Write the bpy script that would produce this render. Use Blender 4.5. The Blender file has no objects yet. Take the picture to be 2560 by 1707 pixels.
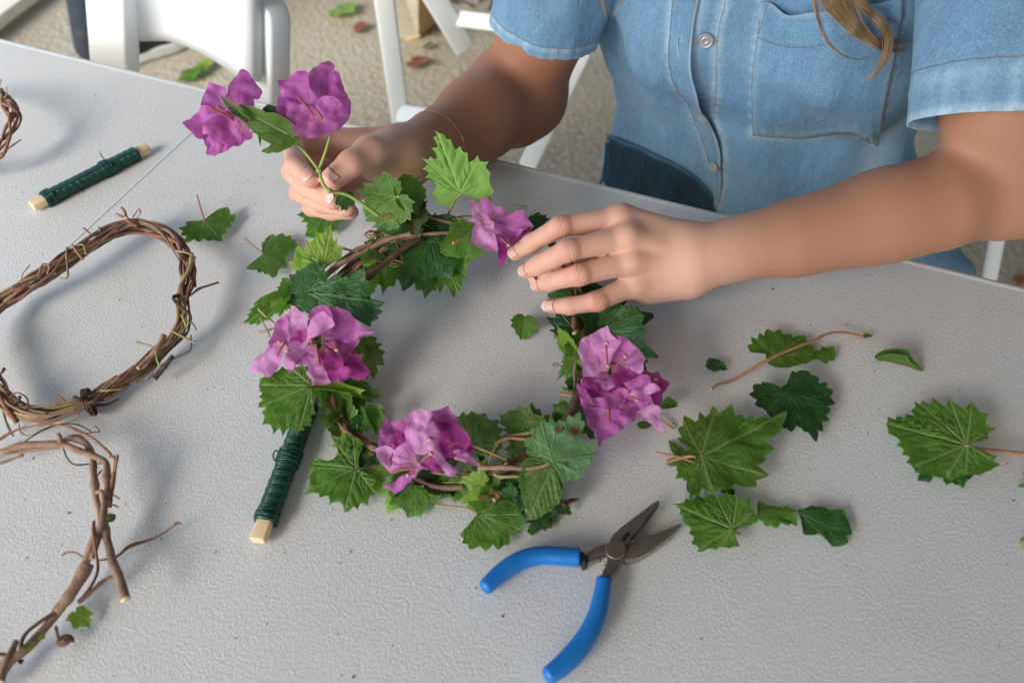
import bpy, math, random
import numpy as np
from mathutils import Vector
random.seed(7)
RNG = np.random.default_rng(11)
SC = bpy.context.scene
COL = SC.collection
# ------------------------------------------------------------------ camera, sky, sun
TILT = math.radians(50.0); FPX = 2000.0; TZ = 0.74; CAMZ = 1.24
cam_d = bpy.data.cameras.new('camera'); cam = bpy.data.objects.new('camera', cam_d); COL.objects.link(cam)
cam.location = (0, 0, CAMZ); cam.rotation_euler = (math.pi / 2 - TILT, 0, 0)
cam_d.sensor_width = 36.0; cam_d.lens = 36.0 * FPX / 2560.0
cam_d.clip_start = 0.02; cam_d.clip_end = 200
cam_d.dof.use_dof = True; cam_d.dof.focus_distance = 0.64; cam_d.dof.aperture_fstop = 6.0
SC.camera = cam
SUN_EL, SUN_AZ = math.radians(33), math.radians(222)      # azimuth the light comes FROM, measured from +Y clockwise
world = bpy.data.worlds.new('World'); SC.world = world; world.use_nodes = True
wn = world.node_tree; bg = wn.nodes['Background']
sky = wn.nodes.new('ShaderNodeTexSky'); sky.sky_type = 'NISHITA'; sky.sun_disc = False
sky.sun_elevation = SUN_EL; sky.sun_rotation = SUN_AZ
wn.links.new(sky.outputs[0], bg.inputs[0]); bg.inputs[1].default_value = 0.15
sun_d = bpy.data.lights.new('sun', 'SUN'); sun_d.energy = 1.75; sun_d.angle = math.radians(30); sun_d.color = (1.0, 0.93, 0.84)
sun = bpy.data.objects.new('sun', sun_d); COL.objects.link(sun)
sdir = Vector((math.sin(SUN_AZ) * math.cos(SUN_EL), math.cos(SUN_AZ) * math.cos(SUN_EL), math.sin(SUN_EL)))
sun.rotation_euler = sdir.to_track_quat('Z', 'Y').to_euler(); sun.location = sdir * 5
SC.view_settings.view_transform = 'Standard'; SC.view_settings.look = 'None'
SC.view_settings.exposure = 1.2; SC.view_settings.gamma = 1.0; SC.view_settings.use_curve_mapping = False

# ------------------------------------------------------------------ measuring helpers
CROPS = dict(V=(0, 0, 1.0884), A=(0, 0, .3954), B=(700, 0, .3954), C=(1500, 0, .4507), D=(0, 500, .3827), E=(600, 420, .3061),
             F=(1150, 420, .3189), G=(600, 850, .3508), H=(1100, 750, .41454), I=(0, 1050, .4192), J=(1100, 1200, .3234),
             K=(1620, 780, .4082), L=(440, 120, .3061), M=(900, 0, .2807), N=(1160, 960, .2551), S=(0, 0, 1.0))
cs, sn = math.cos(TILT), math.sin(TILT)
def uv(c, x, y):
    ox, oy, s = CROPS[c]
    return ((ox + x * s - 1280.0) / FPX, (oy + y * s - 853.5) / FPX)
def Q(c, x, y, z):                     # the point seen there at depth z
    u, v = uv(c, x, y)
    return np.array([u * z, z * (cs - v * sn), CAMZ - z * (sn + v * cs)])
def P(c, x, y, h=0.0):                 # the point seen there at height h above the table top
    u, v = uv(c, x, y)
    return Q(c, x, y, (CAMZ - TZ - h) / (sn + v * cs))
def PP(c, pts, h=0.0):
    return np.array([P(c, p[0], p[1], p[2] if len(p) > 2 else h) for p in pts])
def nrm(a):
    a = np.asarray(a, float); return a / (np.linalg.norm(a, axis=-1, keepdims=True) + 1e-12)
CAMP = np.array([0, 0, CAMZ])

# ------------------------------------------------------------------ mesh helpers
def mesh_np(name, V, Fc, smooth=True, attrs=None, mats=None, mi=None):
    me = bpy.data.meshes.new(name)
    V = np.asarray(V, np.float32)
    if isinstance(Fc, np.ndarray):
        k = Fc.shape[1]; n = len(Fc)
        me.vertices.add(len(V)); me.vertices.foreach_set('co', V.ravel())
        me.loops.add(n * k); me.loops.foreach_set('vertex_index', Fc.astype(np.int32).ravel())
        me.polygons.add(n); me.polygons.foreach_set('loop_start', np.arange(0, n * k, k, dtype=np.int32))
        me.polygons.foreach_set('loop_total', np.full(n, k, np.int32))
    else:
        me.from_pydata([tuple(map(float, v)) for v in V], [], [tuple(int(i) for i in f) for f in Fc])
    if attrs:
        for k, a in attrs.items():
            a = np.asarray(a, np.float32)
            if a.ndim == 1:
                at = me.attributes.new(k, 'FLOAT', 'POINT'); at.data.foreach_set('value', a)
            else:
                at = me.attributes.new(k, 'FLOAT_VECTOR', 'POINT'); at.data.foreach_set('vector', a.ravel())
    for m in (mats or []): me.materials.append(m)
    if mi is not None: me.polygons.foreach_set('material_index', np.asarray(mi, np.int32))
    me.validate(); me.update()
    me.polygons.foreach_set('use_smooth', np.full(len(me.polygons), smooth))
    return me
def root_of(parent):
    o = parent; loc = np.zeros(3)
    while o is not None:
        loc = loc + np.array(o.location); o = o.parent
    return loc
def obj(name, V, Fc, mat, parent=None, loc=None, smooth=True, attrs=None, mi=None, solid=0, bevel=0, sub=0):
    V = np.asarray(V, float)
    off = root_of(parent) if parent is not None else np.zeros(3)
    l = np.array(loc, float) if loc is not None else (V.mean(0) if parent is None else off)
    mats = mat if isinstance(mat, (list, tuple)) else [mat]
    me = mesh_np(name, V - l, Fc, smooth, attrs, mats, mi)
    o = bpy.data.objects.new(name, me); COL.objects.link(o)
    o.location = l - off
    if parent is not None: o.parent = parent
    if bevel:
        m = o.modifiers.new('b', 'BEVEL'); m.width = bevel; m.segments = 3; m.limit_method = 'ANGLE'; m.angle_limit = math.radians(40)
    if solid:
        m = o.modifiers.new('s', 'SOLIDIFY'); m.thickness = solid; m.offset = 0
    if sub:
        m = o.modifiers.new('u', 'SUBSURF'); m.levels = sub; m.render_levels = sub
    return o
def tag(o, label=None, cat=None, group=None, kind=None):
    if label: o['label'] = label
    if cat: o['category'] = cat
    if group: o['group'] = group
    if kind: o['kind'] = kind
    return o
def thing(name, loc, label, cat, group=None):
    o = bpy.data.objects.new(name, None); COL.objects.link(o); o.location = tuple(float(x) for x in loc)
    o.empty_display_size = .02
    return tag(o, label, cat, group)
def spline(pts, n):
    """Catmull-Rom through pts (k,d) sampled at n points by arc length."""
    p = np.asarray(pts, float)
    if len(p) == 2:
        t = np.linspace(0, 1, n)[:, None]; return p[0] * (1 - t) + p[1] * t
    q = np.vstack([2 * p[0] - p[1], p, 2 * p[-1] - p[-2]])
    out = []
    for i in range(1, len(q) - 2):
        t = np.linspace(0, 1, 12, endpoint=False)[:, None]
        a, b, c, d = q[i - 1], q[i], q[i + 1], q[i + 2]
        out.append(.5 * ((2 * b) + (-a + c) * t + (2 * a - 5 * b + 4 * c - d) * t ** 2 + (-a + 3 * b - 3 * c + d) * t ** 3))
    out = np.vstack(out + [p[-1:]])
    s = np.r_[0, np.cumsum(np.linalg.norm(np.diff(out[:, :min(3, out.shape[1])], axis=0), axis=1))]
    ts = np.linspace(0, s[-1], n)
    return np.stack([np.interp(ts, s, out[:, k]) for k in range(out.shape[1])], 1)
def frames(C):
    T = nrm(np.gradient(C, axis=0)); N = np.zeros_like(C)
    up = np.array([0, 0, 1.]) if abs(T[0][2]) < .9 else np.array([1., 0, 0])
    n = nrm(np.cross(np.cross(T[0], up), T[0])); N[0] = n
    for i in range(1, len(C)):
        n = n - T[i] * (n @ T[i]); n = nrm(n); N[i] = n
    return T, N, np.cross(T, N)
def tube_data(C, r, k=8, cap=True, flat=None):
    """Tube around centre line C (n,3); r scalar or (n,); flat=(fn,fb) scale per axis."""
    C = np.asarray(C, float); n = len(C); r = np.broadcast_to(np.asarray(r, float), (n,))
    T, N, B = frames(C)
    a = np.linspace(0, 2 * np.pi, k, endpoint=False)
    fa, fb = flat or (1, 1)
    V = C[:, None] + r[:, None, None] * (np.cos(a)[None, :, None] * N[:, None] * fa + np.sin(a)[None, :, None] * B[:, None] * fb)
    V = V.reshape(-1, 3)
    i = np.arange(n - 1)[:, None] * k; j = np.arange(k)[None]; j2 = (j + 1) % k
    Fq = np.stack([i + j, i + j2, i + k + j2, i + k + j], -1).reshape(-1, 4)
    F = Fq.tolist()
    if cap:
        F.append(list(range(k))[::-1]); F.append([(n - 1) * k + q for q in range(k)])
    s = np.r_[0, np.cumsum(np.linalg.norm(np.diff(C, axis=0), axis=1))]
    return V, F, np.repeat(s, k)
def join(parts):
    Vs, Fs, o = [], [], 0
    for V, F in parts:
        Vs.append(V); Fs += [[i + o for i in f] for f in F]; o += len(V)
    return np.vstack(Vs), Fs
def tube(name, C, r, mat, parent=None, k=8, n=None, **kw):
    C = np.asarray(C, float)
    if n: 
        if np.ndim(r): r = np.interp(np.linspace(0, 1, n), np.linspace(0, 1, len(r)), r)
        C = spline(C, n)
    V, F, s = tube_data(C, r, k)
    return obj(name, V, F, mat, parent, attrs={'along': s}, **kw)
def box_data(c, half, R=None):
    c = np.asarray(c, float); h = np.asarray(half, float)
    V = np.array([[x, y, z] for x in (-1, 1) for y in (-1, 1) for z in (-1, 1)], float) * h
    if R is not None: V = V @ np.asarray(R).T
    F = [(0, 1, 3, 2), (4, 6, 7, 5), (0, 4, 5, 1), (2, 3, 7, 6), (0, 2, 6, 4), (1, 5, 7, 3)]
    return V + c, [list(f) for f in F]
def bar_data(a, b, w, t, up=(0, 0, 1)):
    a, b = np.asarray(a, float), np.asarray(b, float); L = np.linalg.norm(b - a); x = (b - a) / L
    y = nrm(np.cross(up, x)); z = np.cross(x, y)
    return box_data((a + b) / 2, (L / 2, w / 2, t / 2), np.stack([x, y, z], 1))
def prism_data(poly, z0, z1):
    n = len(poly); V = [(x, y, z0) for x, y in poly] + [(x, y, z1) for x, y in poly]
    F = [list(range(n))[::-1], [n + i for i in range(n)]] + [[i, (i + 1) % n, n + (i + 1) % n, n + i] for i in range(n)]
    return np.array(V, float), F
_ph = RNG.uniform(0, 6.28, (8, 24)); _dir = nrm(RNG.normal(size=(24, 3))); _fr = RNG.uniform(.6, 1.6, 24)
def wob(X, scale, ch=0, n=8):
    """Smooth pseudo noise in about -1..1 at feature size `scale` (metres)."""
    X = np.asarray(X, float); s = 0
    for i in range(n):
        k = (i + ch * 3) % 24
        s = s + np.sin((X @ _dir[k]) * (6.283 / scale) * _fr[k] + _ph[ch % 8, k])
    return s / math.sqrt(n)

# ------------------------------------------------------------------ materials
class NT:
    def __init__(s, name):
        s.m = bpy.data.materials.new(name); s.m.use_nodes = True; s.t = s.m.node_tree; s.t.nodes.clear()
        s.out = s.n('ShaderNodeOutputMaterial')
    def n(s, t, **kw):
        nd = s.t.nodes.new(t)
        for k, v in kw.items(): setattr(nd, k, v)
        return nd
    def l(s, a, b): s.t.links.new(a, b)
    def set(s, nd, i, v):
        if hasattr(v, 'is_linked'): s.l(v, nd.inputs[i])
        elif v is not None:
            if isinstance(v, (tuple, list)) and len(v) == 3 and nd.inputs[i].type == 'RGBA': v = (*v, 1)
            nd.inputs[i].default_value = v
    def coord(s, scale=(1, 1, 1), rot=(0, 0, 0), src='Object'):
        tc = s.n('ShaderNodeTexCoord'); mp = s.n('ShaderNodeMapping')
        mp.inputs['Scale'].default_value = scale; mp.inputs['Rotation'].default_value = rot
        s.l(tc.outputs[src], mp.inputs[0]); return mp.outputs[0]
    def noise(s, scale, detail=3, rough=.5, vec=None, dist=0):
        nd = s.n('ShaderNodeTexNoise'); nd.inputs['Scale'].default_value = scale; nd.inputs['Detail'].default_value = detail
        nd.inputs['Roughness'].default_value = rough; nd.inputs['Distortion'].default_value = dist
        s.l(vec if vec is not None else s.coord(), nd.inputs['Vector']); return nd.outputs['Fac']
    def ramp(s, fac, stops):
        nd = s.n('ShaderNodeValToRGB'); e = nd.color_ramp.elements
        while len(e) < len(stops): e.new(.5)
        for q, (p, c) in zip(e, stops): q.position = p; q.color = (*c, 1) if len(c) == 3 else c
        s.l(fac, nd.inputs[0]); return nd.outputs[0]
    def mix(s, fac, a, b, mode='MIX'):
        nd = s.n('ShaderNodeMix', data_type='RGBA', blend_type=mode)
        s.set(nd, 0, fac); s.set(nd, 6, a); s.set(nd, 7, b); return nd.outputs[2]
    def math(s, op, a, b=None, clamp=False):
        nd = s.n('ShaderNodeMath', operation=op); nd.use_clamp = clamp
        s.set(nd, 0, a); s.set(nd, 1, b); return nd.outputs[0]
    def attr(s, name, vec=False):
        nd = s.n('ShaderNodeAttribute'); nd.attribute_name = name; return nd.outputs['Vector' if vec else 'Fac']
    def bump(s, h, strength=.3, dist=.001, normal=None):
        nd = s.n('ShaderNodeBump'); nd.inputs['Strength'].default_value = strength; nd.inputs['Distance'].default_value = dist
        s.l(h, nd.inputs['Height'])
        if normal is not None: s.l(normal, nd.inputs['Normal'])
        return nd.outputs[0]
    def bsdf(s, color, rough=.5, metal=0, normal=None, spec=None, **kw):
        nd = s.n('ShaderNodeBsdfPrincipled'); s.set(nd, 'Base Color', color); s.set(nd, 'Roughness', rough); s.set(nd, 'Metallic', metal)
        if spec is not None: s.set(nd, 'Specular IOR Level', spec)
        if normal is not None: s.l(normal, nd.inputs['Normal'])
        for k, v in kw.items(): s.set(nd, k.replace('_', ' '), v)
        s.b = nd; return nd.outputs[0]
    def done(s, sh): s.l(sh, s.out.inputs[0]); return s.m
def simple(name, col, rough=.5, metal=0, var=.12, bscale=400, bstr=.1, spec=None):
    t = NT(name); f = t.noise(bscale / 8, 4)
    c = t.ramp(f, [(.3, tuple(x * (1 - var) for x in col)), (.7, tuple(min(1, x * (1 + var)) for x in col))])
    return t.done(t.bsdf(c, rough, metal, t.bump(t.noise(bscale, 3), bstr, .0005), spec))
def leaf_mat(name, base, vein, transl=.34, rough=.42, spots=0.0):
    t = NT(name)
    f = t.noise(55, 4, .6); f2 = t.noise(420, 3, .6)
    dk = tuple(x * .72 for x in base); lt = tuple(min(1, x * 1.35) for x in base)
    c = t.ramp(f, [(.30, dk), (.5, base), (.70, lt)])
    br = t.noise(38, 5, .7, t.coord((1, 1, 1), (.4, .8, .2))); c = t.mix(t.ramp(br, [(.66, (0, 0, 0)), (.74, (.7,) * 3)]), c, (base[0] * 1.9 + .03, base[1] * .85, base[2] * .8))
    c = t.mix(t.math('MULTIPLY', f2, .25), c, tuple(x * .5 for x in base))
    v = t.attr('vein'); c = t.mix(t.math('MULTIPLY', v, .75, True), c, vein)
    if spots:
        c = t.mix(t.attr('spot'), c, (.16, .05, .03))
    e = t.attr('edge'); c = t.mix(t.math('MULTIPLY', e, .35, True), c, tuple(min(1, x * 1.7 + .02) for x in base))
    h = t.math('ADD', t.math('MULTIPLY', v, -.8), t.math('ADD', t.math('MULTIPLY', f2, .35), t.math('MULTIPLY', t.noise(160, 4, .6), 1.6)))
    nb = t.bump(h, .8, .0012)
    b = t.bsdf(c, t.math('ADD', t.math('MULTIPLY', f, .18), rough - .09), 0, nb, .4)
    tr = t.n('ShaderNodeBsdfTranslucent'); t.l(t.mix(.5, c, tuple(min(1, x * 1.8) for x in base)), tr.inputs[0])
    mx = t.n('ShaderNodeMixShader'); mx.inputs[0].default_value = transl
    t.l(b, mx.inputs[1]); t.l(tr.outputs[0], mx.inputs[2]); return t.done(mx.outputs[0])
def bract_mat(name, a, b2, vein):
    t = NT(name); f = t.noise(70, 4, .6); f2 = t.noise(260, 4, .65)
    c = t.ramp(f, [(.3, a), (.7, b2)])
    c = t.mix(t.ramp(f2, [(.45, (0, 0, 0)), (.75, (.22,) * 3)]), c, tuple(min(1, x * 1.3 + .07) for x in b2))
    v = t.attr('vein'); c = t.mix(t.math('MULTIPLY', v, .62, True), c, vein)
    e = t.attr('base'); c = t.mix(t.math('MULTIPLY', e, .75, True), c, (.72, .42, .36))
    nb = t.bump(t.math('ADD', t.math('MULTIPLY', v, .9), t.math('MULTIPLY', t.noise(150, 3, .55), 1.2)), .7, .0014)
    b = t.bsdf(c, .55, 0, nb, .3, Sheen_Weight=.15)
    tr = t.n('ShaderNodeBsdfTranslucent'); t.l(c, tr.inputs[0])
    mx = t.n('ShaderNodeMixShader'); mx.inputs[0].default_value = .46
    t.l(b, mx.inputs[1]); t.l(tr.outputs[0], mx.inputs[2]); return t.done(mx.outputs[0])
def bark_mat(name, a, b2, rough=.8):
    t = NT(name); f = t.noise(90, 5, .65); f2 = t.noise(900, 4, .6)
    al = t.attr('along')
    c = t.ramp(f, [(.3, a), (.7, b2)])
    c = t.mix(t.math('MULTIPLY', f2, .5), c, tuple(x * .45 for x in a))
    w = t.math('SINE', t.math('ADD', t.math('MULTIPLY', al, 700.0), t.math('MULTIPLY', f, 20.)))
    h = t.math('ADD', t.math('MULTIPLY', w, .12), f2)
    return t.done(t.bsdf(c, rough, 0, t.bump(h, .7, .0008), .25))
M = {}
M['leaf_mid'] = leaf_mat('leaf_mid', (.085, .205, .022), (.34, .44, .14))
M['leaf_dark'] = leaf_mat('leaf_dark', (.030, .105, .020), (.09, .20, .05), .18, .38)
M['leaf_deep'] = leaf_mat('leaf_deep', (.014, .060, .014), (.045, .12, .03), .14, .40)
M['leaf_pale'] = leaf_mat('leaf_pale', (.215, .44, .075), (.36, .50, .15), .35, .5)
M['leaf_mint'] = leaf_mat('leaf_mint', (.15, .30, .125), (.20, .38, .10), .25, .45, spots=1)
M['leaf_yellow'] = leaf_mat('leaf_yellow', (.20, .36, .035), (.42, .46, .16), .35, .45)
M['leaf_olive'] = leaf_mat('leaf_olive', (.075, .155, .022), (.24, .30, .11), .2, .5)
M['leaf_brown'] = leaf_mat('leaf_brown', (.045, .055, .018), (.16, .20, .05), .15, .6)
M['bract'] = bract_mat('bract', (.45, .080, .36), (.66, .22, .56), (.36, .03, .26))
M['bract_deep'] = bract_mat('bract_deep', (.37, .025, .25), (.52, .08, .38), (.26, .01, .17))
M['bract_light'] = bract_mat('bract_light', (.58, .18, .49), (.80, .40, .71), (.50, .10, .38))
M['bract_sprig'] = bract_mat('bract_sprig', (.42, .070, .37), (.62, .19, .55), (.27, .02, .23))
M['flower_tube'] = simple('flower_tube', (.30, .07, .08), .6)
M['flower_tip'] = simple('flower_tip', (.60, .34, .22), .6)
M['bark'] = bark_mat('bark', (.22, .125, .082), (.46, .305, .215))
M['bark_dark'] = bark_mat('bark_dark', (.060, .036, .026), (.17, .10, .068))
M['bark_red'] = bark_mat('bark_red', (.21, .09, .055), (.40, .20, .12))
M['bark_straw'] = bark_mat('bark_straw', (.30, .22, .10), (.50, .39, .20))
M['cut_wood'] = simple('cut_wood', (.72, .58, .40), .8)
M['stalk_green'] = simple('stalk_green', (.24, .33, .07), .5)
M['stalk_red'] = simple('stalk_red', (.36, .18, .09), .5)
M['white_resin'] = simple('white_resin', (.78, .82, .84), .35, var=.02, bscale=900, bstr=.05)
M['metal'] = simple('metal_brushed', (.40, .36, .33), .33, .95, .15, 1500, .15)
M['metal_face'] = simple('metal_face', (.19, .165, .145), .38, .75, .08, 1800, .15)
M['black_metal'] = simple('black_metal', (.012, .012, .014), .45, .2)
t = NT('blue_grip'); f = t.noise(90, 6, .7); sc2 = t.noise(60, 8, .8, t.coord((1, 7, 1), (0, 0, .5)))
c = t.mix(f, (.003, .125, .42), (.006, .18, .55)); c = t.mix(t.ramp(sc2, [(.64, (0, 0, 0)), (.70, (.5,) * 3)]), c, (.16, .36, .70))
M['blue_grip'] = t.done(t.bsdf(c, t.math('ADD', t.math('MULTIPLY', f, .3), .30), 0, t.bump(t.noise(700, 4), .25, .0005)))
M['button'] = simple('button_metal', (.40, .42, .44), .5, .55, .08, 1500, .1)
M['gold'] = simple('gold', (.75, .45, .16), .25, 1.0)
M['soft_wood'] = simple('soft_wood', (.72, .54, .31), .7, 0, .12, 500, .3)
M['nail'] = None
# ------------------------------------------------------------------ ground
t = NT('concrete')
v1 = t.n('ShaderNodeTexVoronoi'); v1.inputs['Scale'].default_value = 70; t.l(t.coord(), v1.inputs['Vector'])
f1, f2, f3 = t.noise(5, 5, .6), t.noise(60, 5, .65), t.noise(1.3, 3)
c = t.ramp(f2, [(.3, (.27, .22, .15)), (.5, (.41, .35, .25)), (.72, (.56, .49, .37))])
c = t.mix(t.math('MULTIPLY', f1, .55), c, (.32, .28, .21)); c = t.mix(t.ramp(f3, [(.4, (0, 0, 0)), (.65, (.55,) * 3)]), c, (.50, .47, .38))
c = t.mix(t.ramp(v1.outputs['Distance'], [(.0, (.22,) * 3), (.35, (0, 0, 0))]), c, (.68, .64, .55))
m_conc = t.done(t.bsdf(c, .9, 0, t.bump(t.math('ADD', f2, v1.outputs['Distance']), .6, .006), .2))
nx = 40; xs = np.linspace(-30, 30, nx); gx, gy = np.meshgrid(xs, xs)
Vg = np.stack([gx.ravel(), gy.ravel(), 0 * gx.ravel()], 1)
i = (np.arange(nx - 1)[:, None] * nx + np.arange(nx - 1)[None]).ravel()
tag(obj('ground', Vg, np.stack([i, i + 1, i + nx + 1, i + nx], 1), m_conc, smooth=False), 'weathered tan concrete ground under the table', kind='structure')

# ------------------------------------------------------------------ folding table
t = NT('table_plastic')
co = t.coord((1, 1, 1))
n1 = t.noise(520, 4, .6, co, .4); n2 = t.noise(900, 3, .6, co); n3 = t.noise(4, 3, .5, co)
vo = t.n('ShaderNodeTexVoronoi'); vo.inputs['Scale'].default_value = 62; vo.inputs['Randomness'].default_value = 1; t.l(co, vo.inputs['Vector'])
speck = t.ramp(vo.outputs['Distance'], [(.045, (1, 1, 1)), (.075, (0, 0, 0))])
sel = t.ramp(vo.outputs['Color'], [(.72, (0, 0, 0)), (.76, (1, 1, 1))])
c = t.ramp(n3, [(.3, (.63, .64, .635)), (.7, (.69, .70, .69))])
c = t.mix(t.math('MULTIPLY', n1, .10), c, (.45, .45, .46))
c = t.mix(t.math('MULTIPLY', t.math('MULTIPLY', speck, sel), .6), c, (.16, .13, .10))
sc_ = t.n('ShaderNodeTexNoise'); sc_.inputs['Scale'].default_value = 14; sc_.inputs['Detail'].default_value = 8; t.l(t.coord((1, 9, 1), (0, 0, .7)), sc_.inputs['Vector'])
c = t.mix(t.math('MULTIPLY', t.ramp(sc_.outputs['Fac'], [(.68, (0, 0, 0)), (.74, (1, 1, 1))]), .05), c, (.35, .32, .28))
h = t.math('ADD', t.math('MULTIPLY', n1, 1.0), t.math('MULTIPLY', n2, .25))
sm = t.noise(9, 6, .65); c = t.mix(t.ramp(sm, [(.55, (0, 0, 0)), (.75, (.22,) * 3)]), c, (.46, .44, .40))
M['table'] = t.done(t.bsdf(c, t.math('ADD', t.math('MULTIPLY', sm, .35), .30), 0, t.bump(h, .60, .0010), .45))
M['table_rim'] = simple('table_rim', (.60, .60, .60), .4, var=.05, bscale=200, bstr=.05)
M['steel_grey'] = simple('steel_grey', (.30, .31, .32), .45, .4)
E0, E1 = P('S', 0, 93), P('S', 2560, 713)
eu = nrm(E1 - E0); en = np.array([eu[1], -eu[0], 0.0])       # en points to the camera side
s0 = P('S', 476, 334); sd = nrm(P('S', 146, 620) - s0)
seam = s0 - eu * ((s0 - E0) @ en) * 0                        # the fold line crosses here
q = (s0 - E0) @ eu
th = math.atan2(eu[1], eu[0])
TR = np.stack([eu, -en, [0, 0, 1]], 1)                       # table frame: x along the far edge, y away from camera
T0 = E0 + eu * q                                             # far end of the fold
table = thing('folding_table', (*(T0 + en * .38)[:2], 0), 'white plastic folding table with pebbled top, holding the wreaths and tools', 'table')
def table_panel(x0, x1, side):
    r = .0045
    prof = [(-.034, .012), (-.03, .006), (-.016, .0), (-.008, -.0005), (-.003, -.003), (0, -.009), (0, -.036), (-.004, -.040)]
    # ring offsets inward from the panel outline: (inset (neg = inside), height)
    rings = []
    for ins, z in [(.0095, 0), (.0065, .0007), (.0045, .0006), (.0022, -.0006), (.0006, -.0030), (0, -.0065), (0, -.036), (.006, -.042), (.03, -.042)]:
        pts = []
        q0, q1 = x0 + ins * (.06 if side < 0 else 1), x1 - ins * (.06 if side > 0 else 1)
        hx, hy = (q1 - q0) / 2, .38 - ins; crr = max(.004, .022 - ins)
        cx = (q0 + q1) / 2
        for kx, ky, a0 in ((1, 1, 0), (-1, 1, 90), (-1, -1, 180), (1, -1, 270)):
            cr = .0008 if kx == side else crr
            for k in range(6):
                a = math.radians(a0 + k * 18); pts.append((cx + kx * (hx - cr) + cr * math.cos(a), ky * (hy - cr) + cr * math.sin(a), z))
        rings.append(pts)
    n = len(rings[0]); V = np.array([p for rr in rings for p in rr]); F = [list(range(n))]; mi = [0]
    for a in range(len(rings) - 1):
        for k in range(n):
            F.append([a * n + k, (a + 1) * n + k, (a + 1) * n + (k + 1) % n, a * n + (k + 1) % n]); mi.append(0 if a == 0 else 1)
    F.append([(len(rings) - 1) * n + k for k in range(n)][::-1]); mi.append(1)
    V = V @ TR.T + T0 + en * .38
    return obj('tabletop_panel', V, F, [M['table'], M['table_rim']], table, smooth=False, mi=mi)
table_panel(-.9144, -.0004, 1); table_panel(.0004, .9144, -1)
V, F = box_data(T0 + en * .38 + np.array([0, 0, .00015]), (.0012, .372, .0004), TR); obj('fold_strip', V, F, M['white_resin'], table, smooth=False)
for sx in (-.66, .66):
    for sy in (-.27, .27):
        a = T0 + en * .38 + TR @ np.array([sx, sy, -.043]); b = T0 + en * .38 + TR @ np.array([sx * 1.06, sy, -.735])
        tube('leg', [a, b], .0135, M['steel_grey'], table, 12)
    a = T0 + en * .38 + TR @ np.array([sx * 1.04, -.27, -.55]); b = T0 + en * .38 + TR @ np.array([sx * 1.04, .27, -.55])
    tube('stretcher', [a, b], .009, M['steel_grey'], table, 10)

# ------------------------------------------------------------------ white chairs
WR = M['white_resin']
def ext_floor(a, b, z=0.0):
    a, b = np.asarray(a), np.asarray(b); k = (z - a[2]) / (b[2] - a[2]); return a + (b - a) * k
def rounded_bar(name, a, b, w, tk, parent, up, mat=WR, bev=.006):
    V, F = bar_data(a, b, w, tk, up); return obj(name, V, F, mat, parent, smooth=True, bevel=bev)
# chair whose backrest shows upper left
Rt, Rb = Q('A', 1690, -20, .965), Q('A', 1692, 640, 1.06)
Lt, Lb = Q('A', 690, -330, .99), Q('A', 728, 420, 1.115)
ch1 = thing('folding_chair', (*((Rb + Lb) / 2)[:2], 0), 'white folding chair with curved backrest, drawn up to the far table edge', 'chair', 'white folding chairs')
d1 = nrm((Rt - Lt) * [1, 1, 0]); f1_ = np.array([-d1[1], d1[0], 0])
for k, (a, b) in enumerate(((Rt, Rb), (Lt, Lb))):
    bb = ext_floor(a, b)
    # post with rounded top: profile swept, extruded plate
    yv = nrm(a - bb); xv = nrm(np.cross(yv, f1_)) if k == 0 else nrm(np.cross(yv, f1_)); zv = np.cross(xv, yv)
    if k == 0:
        ca, sa = math.cos(.45), math.sin(.45); xv, zv = xv * ca + zv * sa, -xv * sa + zv * ca
    L = np.linalg.norm(a - bb); w = .0285 if k == 0 else .029
    poly = [(-w, 0), (w, 0), (w, L - .025)] + [(w * math.cos(q_), L - .025 + w * math.sin(q_)) for q_ in np.linspace(.15, math.pi - .15, 9)] + [(-w, L - .025)]
    V, F = prism_data(poly, -.016, .016)
    obj('back_post', V @ np.stack([xv, yv, zv], 0) + bb, F, WR, ch1, bevel=.005)
# backrest panel with arched lower edge, bowed away
nu, nv = 25, 9
Va = []
low = spline([(640, 200), (850, 228), (1100, 240), (1300, 320), (1450, 410), (1600, 520)], nu)
for j in range(nv):
    for i_ in range(nu):
        s = i_ / (nu - 1); x, y = low[i_]; yy = y + (-260 - y) * j / (nv - 1)
        z = 1.085 + (1.0 - 1.085) * s + .05 * math.sin(math.pi * s) - .10 * j / (nv - 1)
        Va.append(Q('A', x, yy, z))
i = (np.arange(nv - 1)[:, None] * nu + np.arange(nu - 1)[None]).ravel()
obj('backrest', np.array(Va), np.stack([i, i + 1, i + nu + 1, i + nu], 1), WR, ch1, solid=.022)
cm = (Rb + Lb) / 2; ft = -f1_ if (-f1_)[1] < 0 else f1_
sc0 = np.array([cm[0], cm[1], .44])
rounded_bar('seat', sc0 + ft * .13, sc0 + ft * .40, .36, .03, ch1, (0, 0, 1), bev=.012)
for sx in (-.17, .17):
    rounded_bar('front_leg', sc0 + d1 * sx + ft * .05 + [0, 0, .1], np.array([*(sc0 + d1 * sx + ft * .42)[:2], .0]), .03, .022, ch1, d1)
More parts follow.
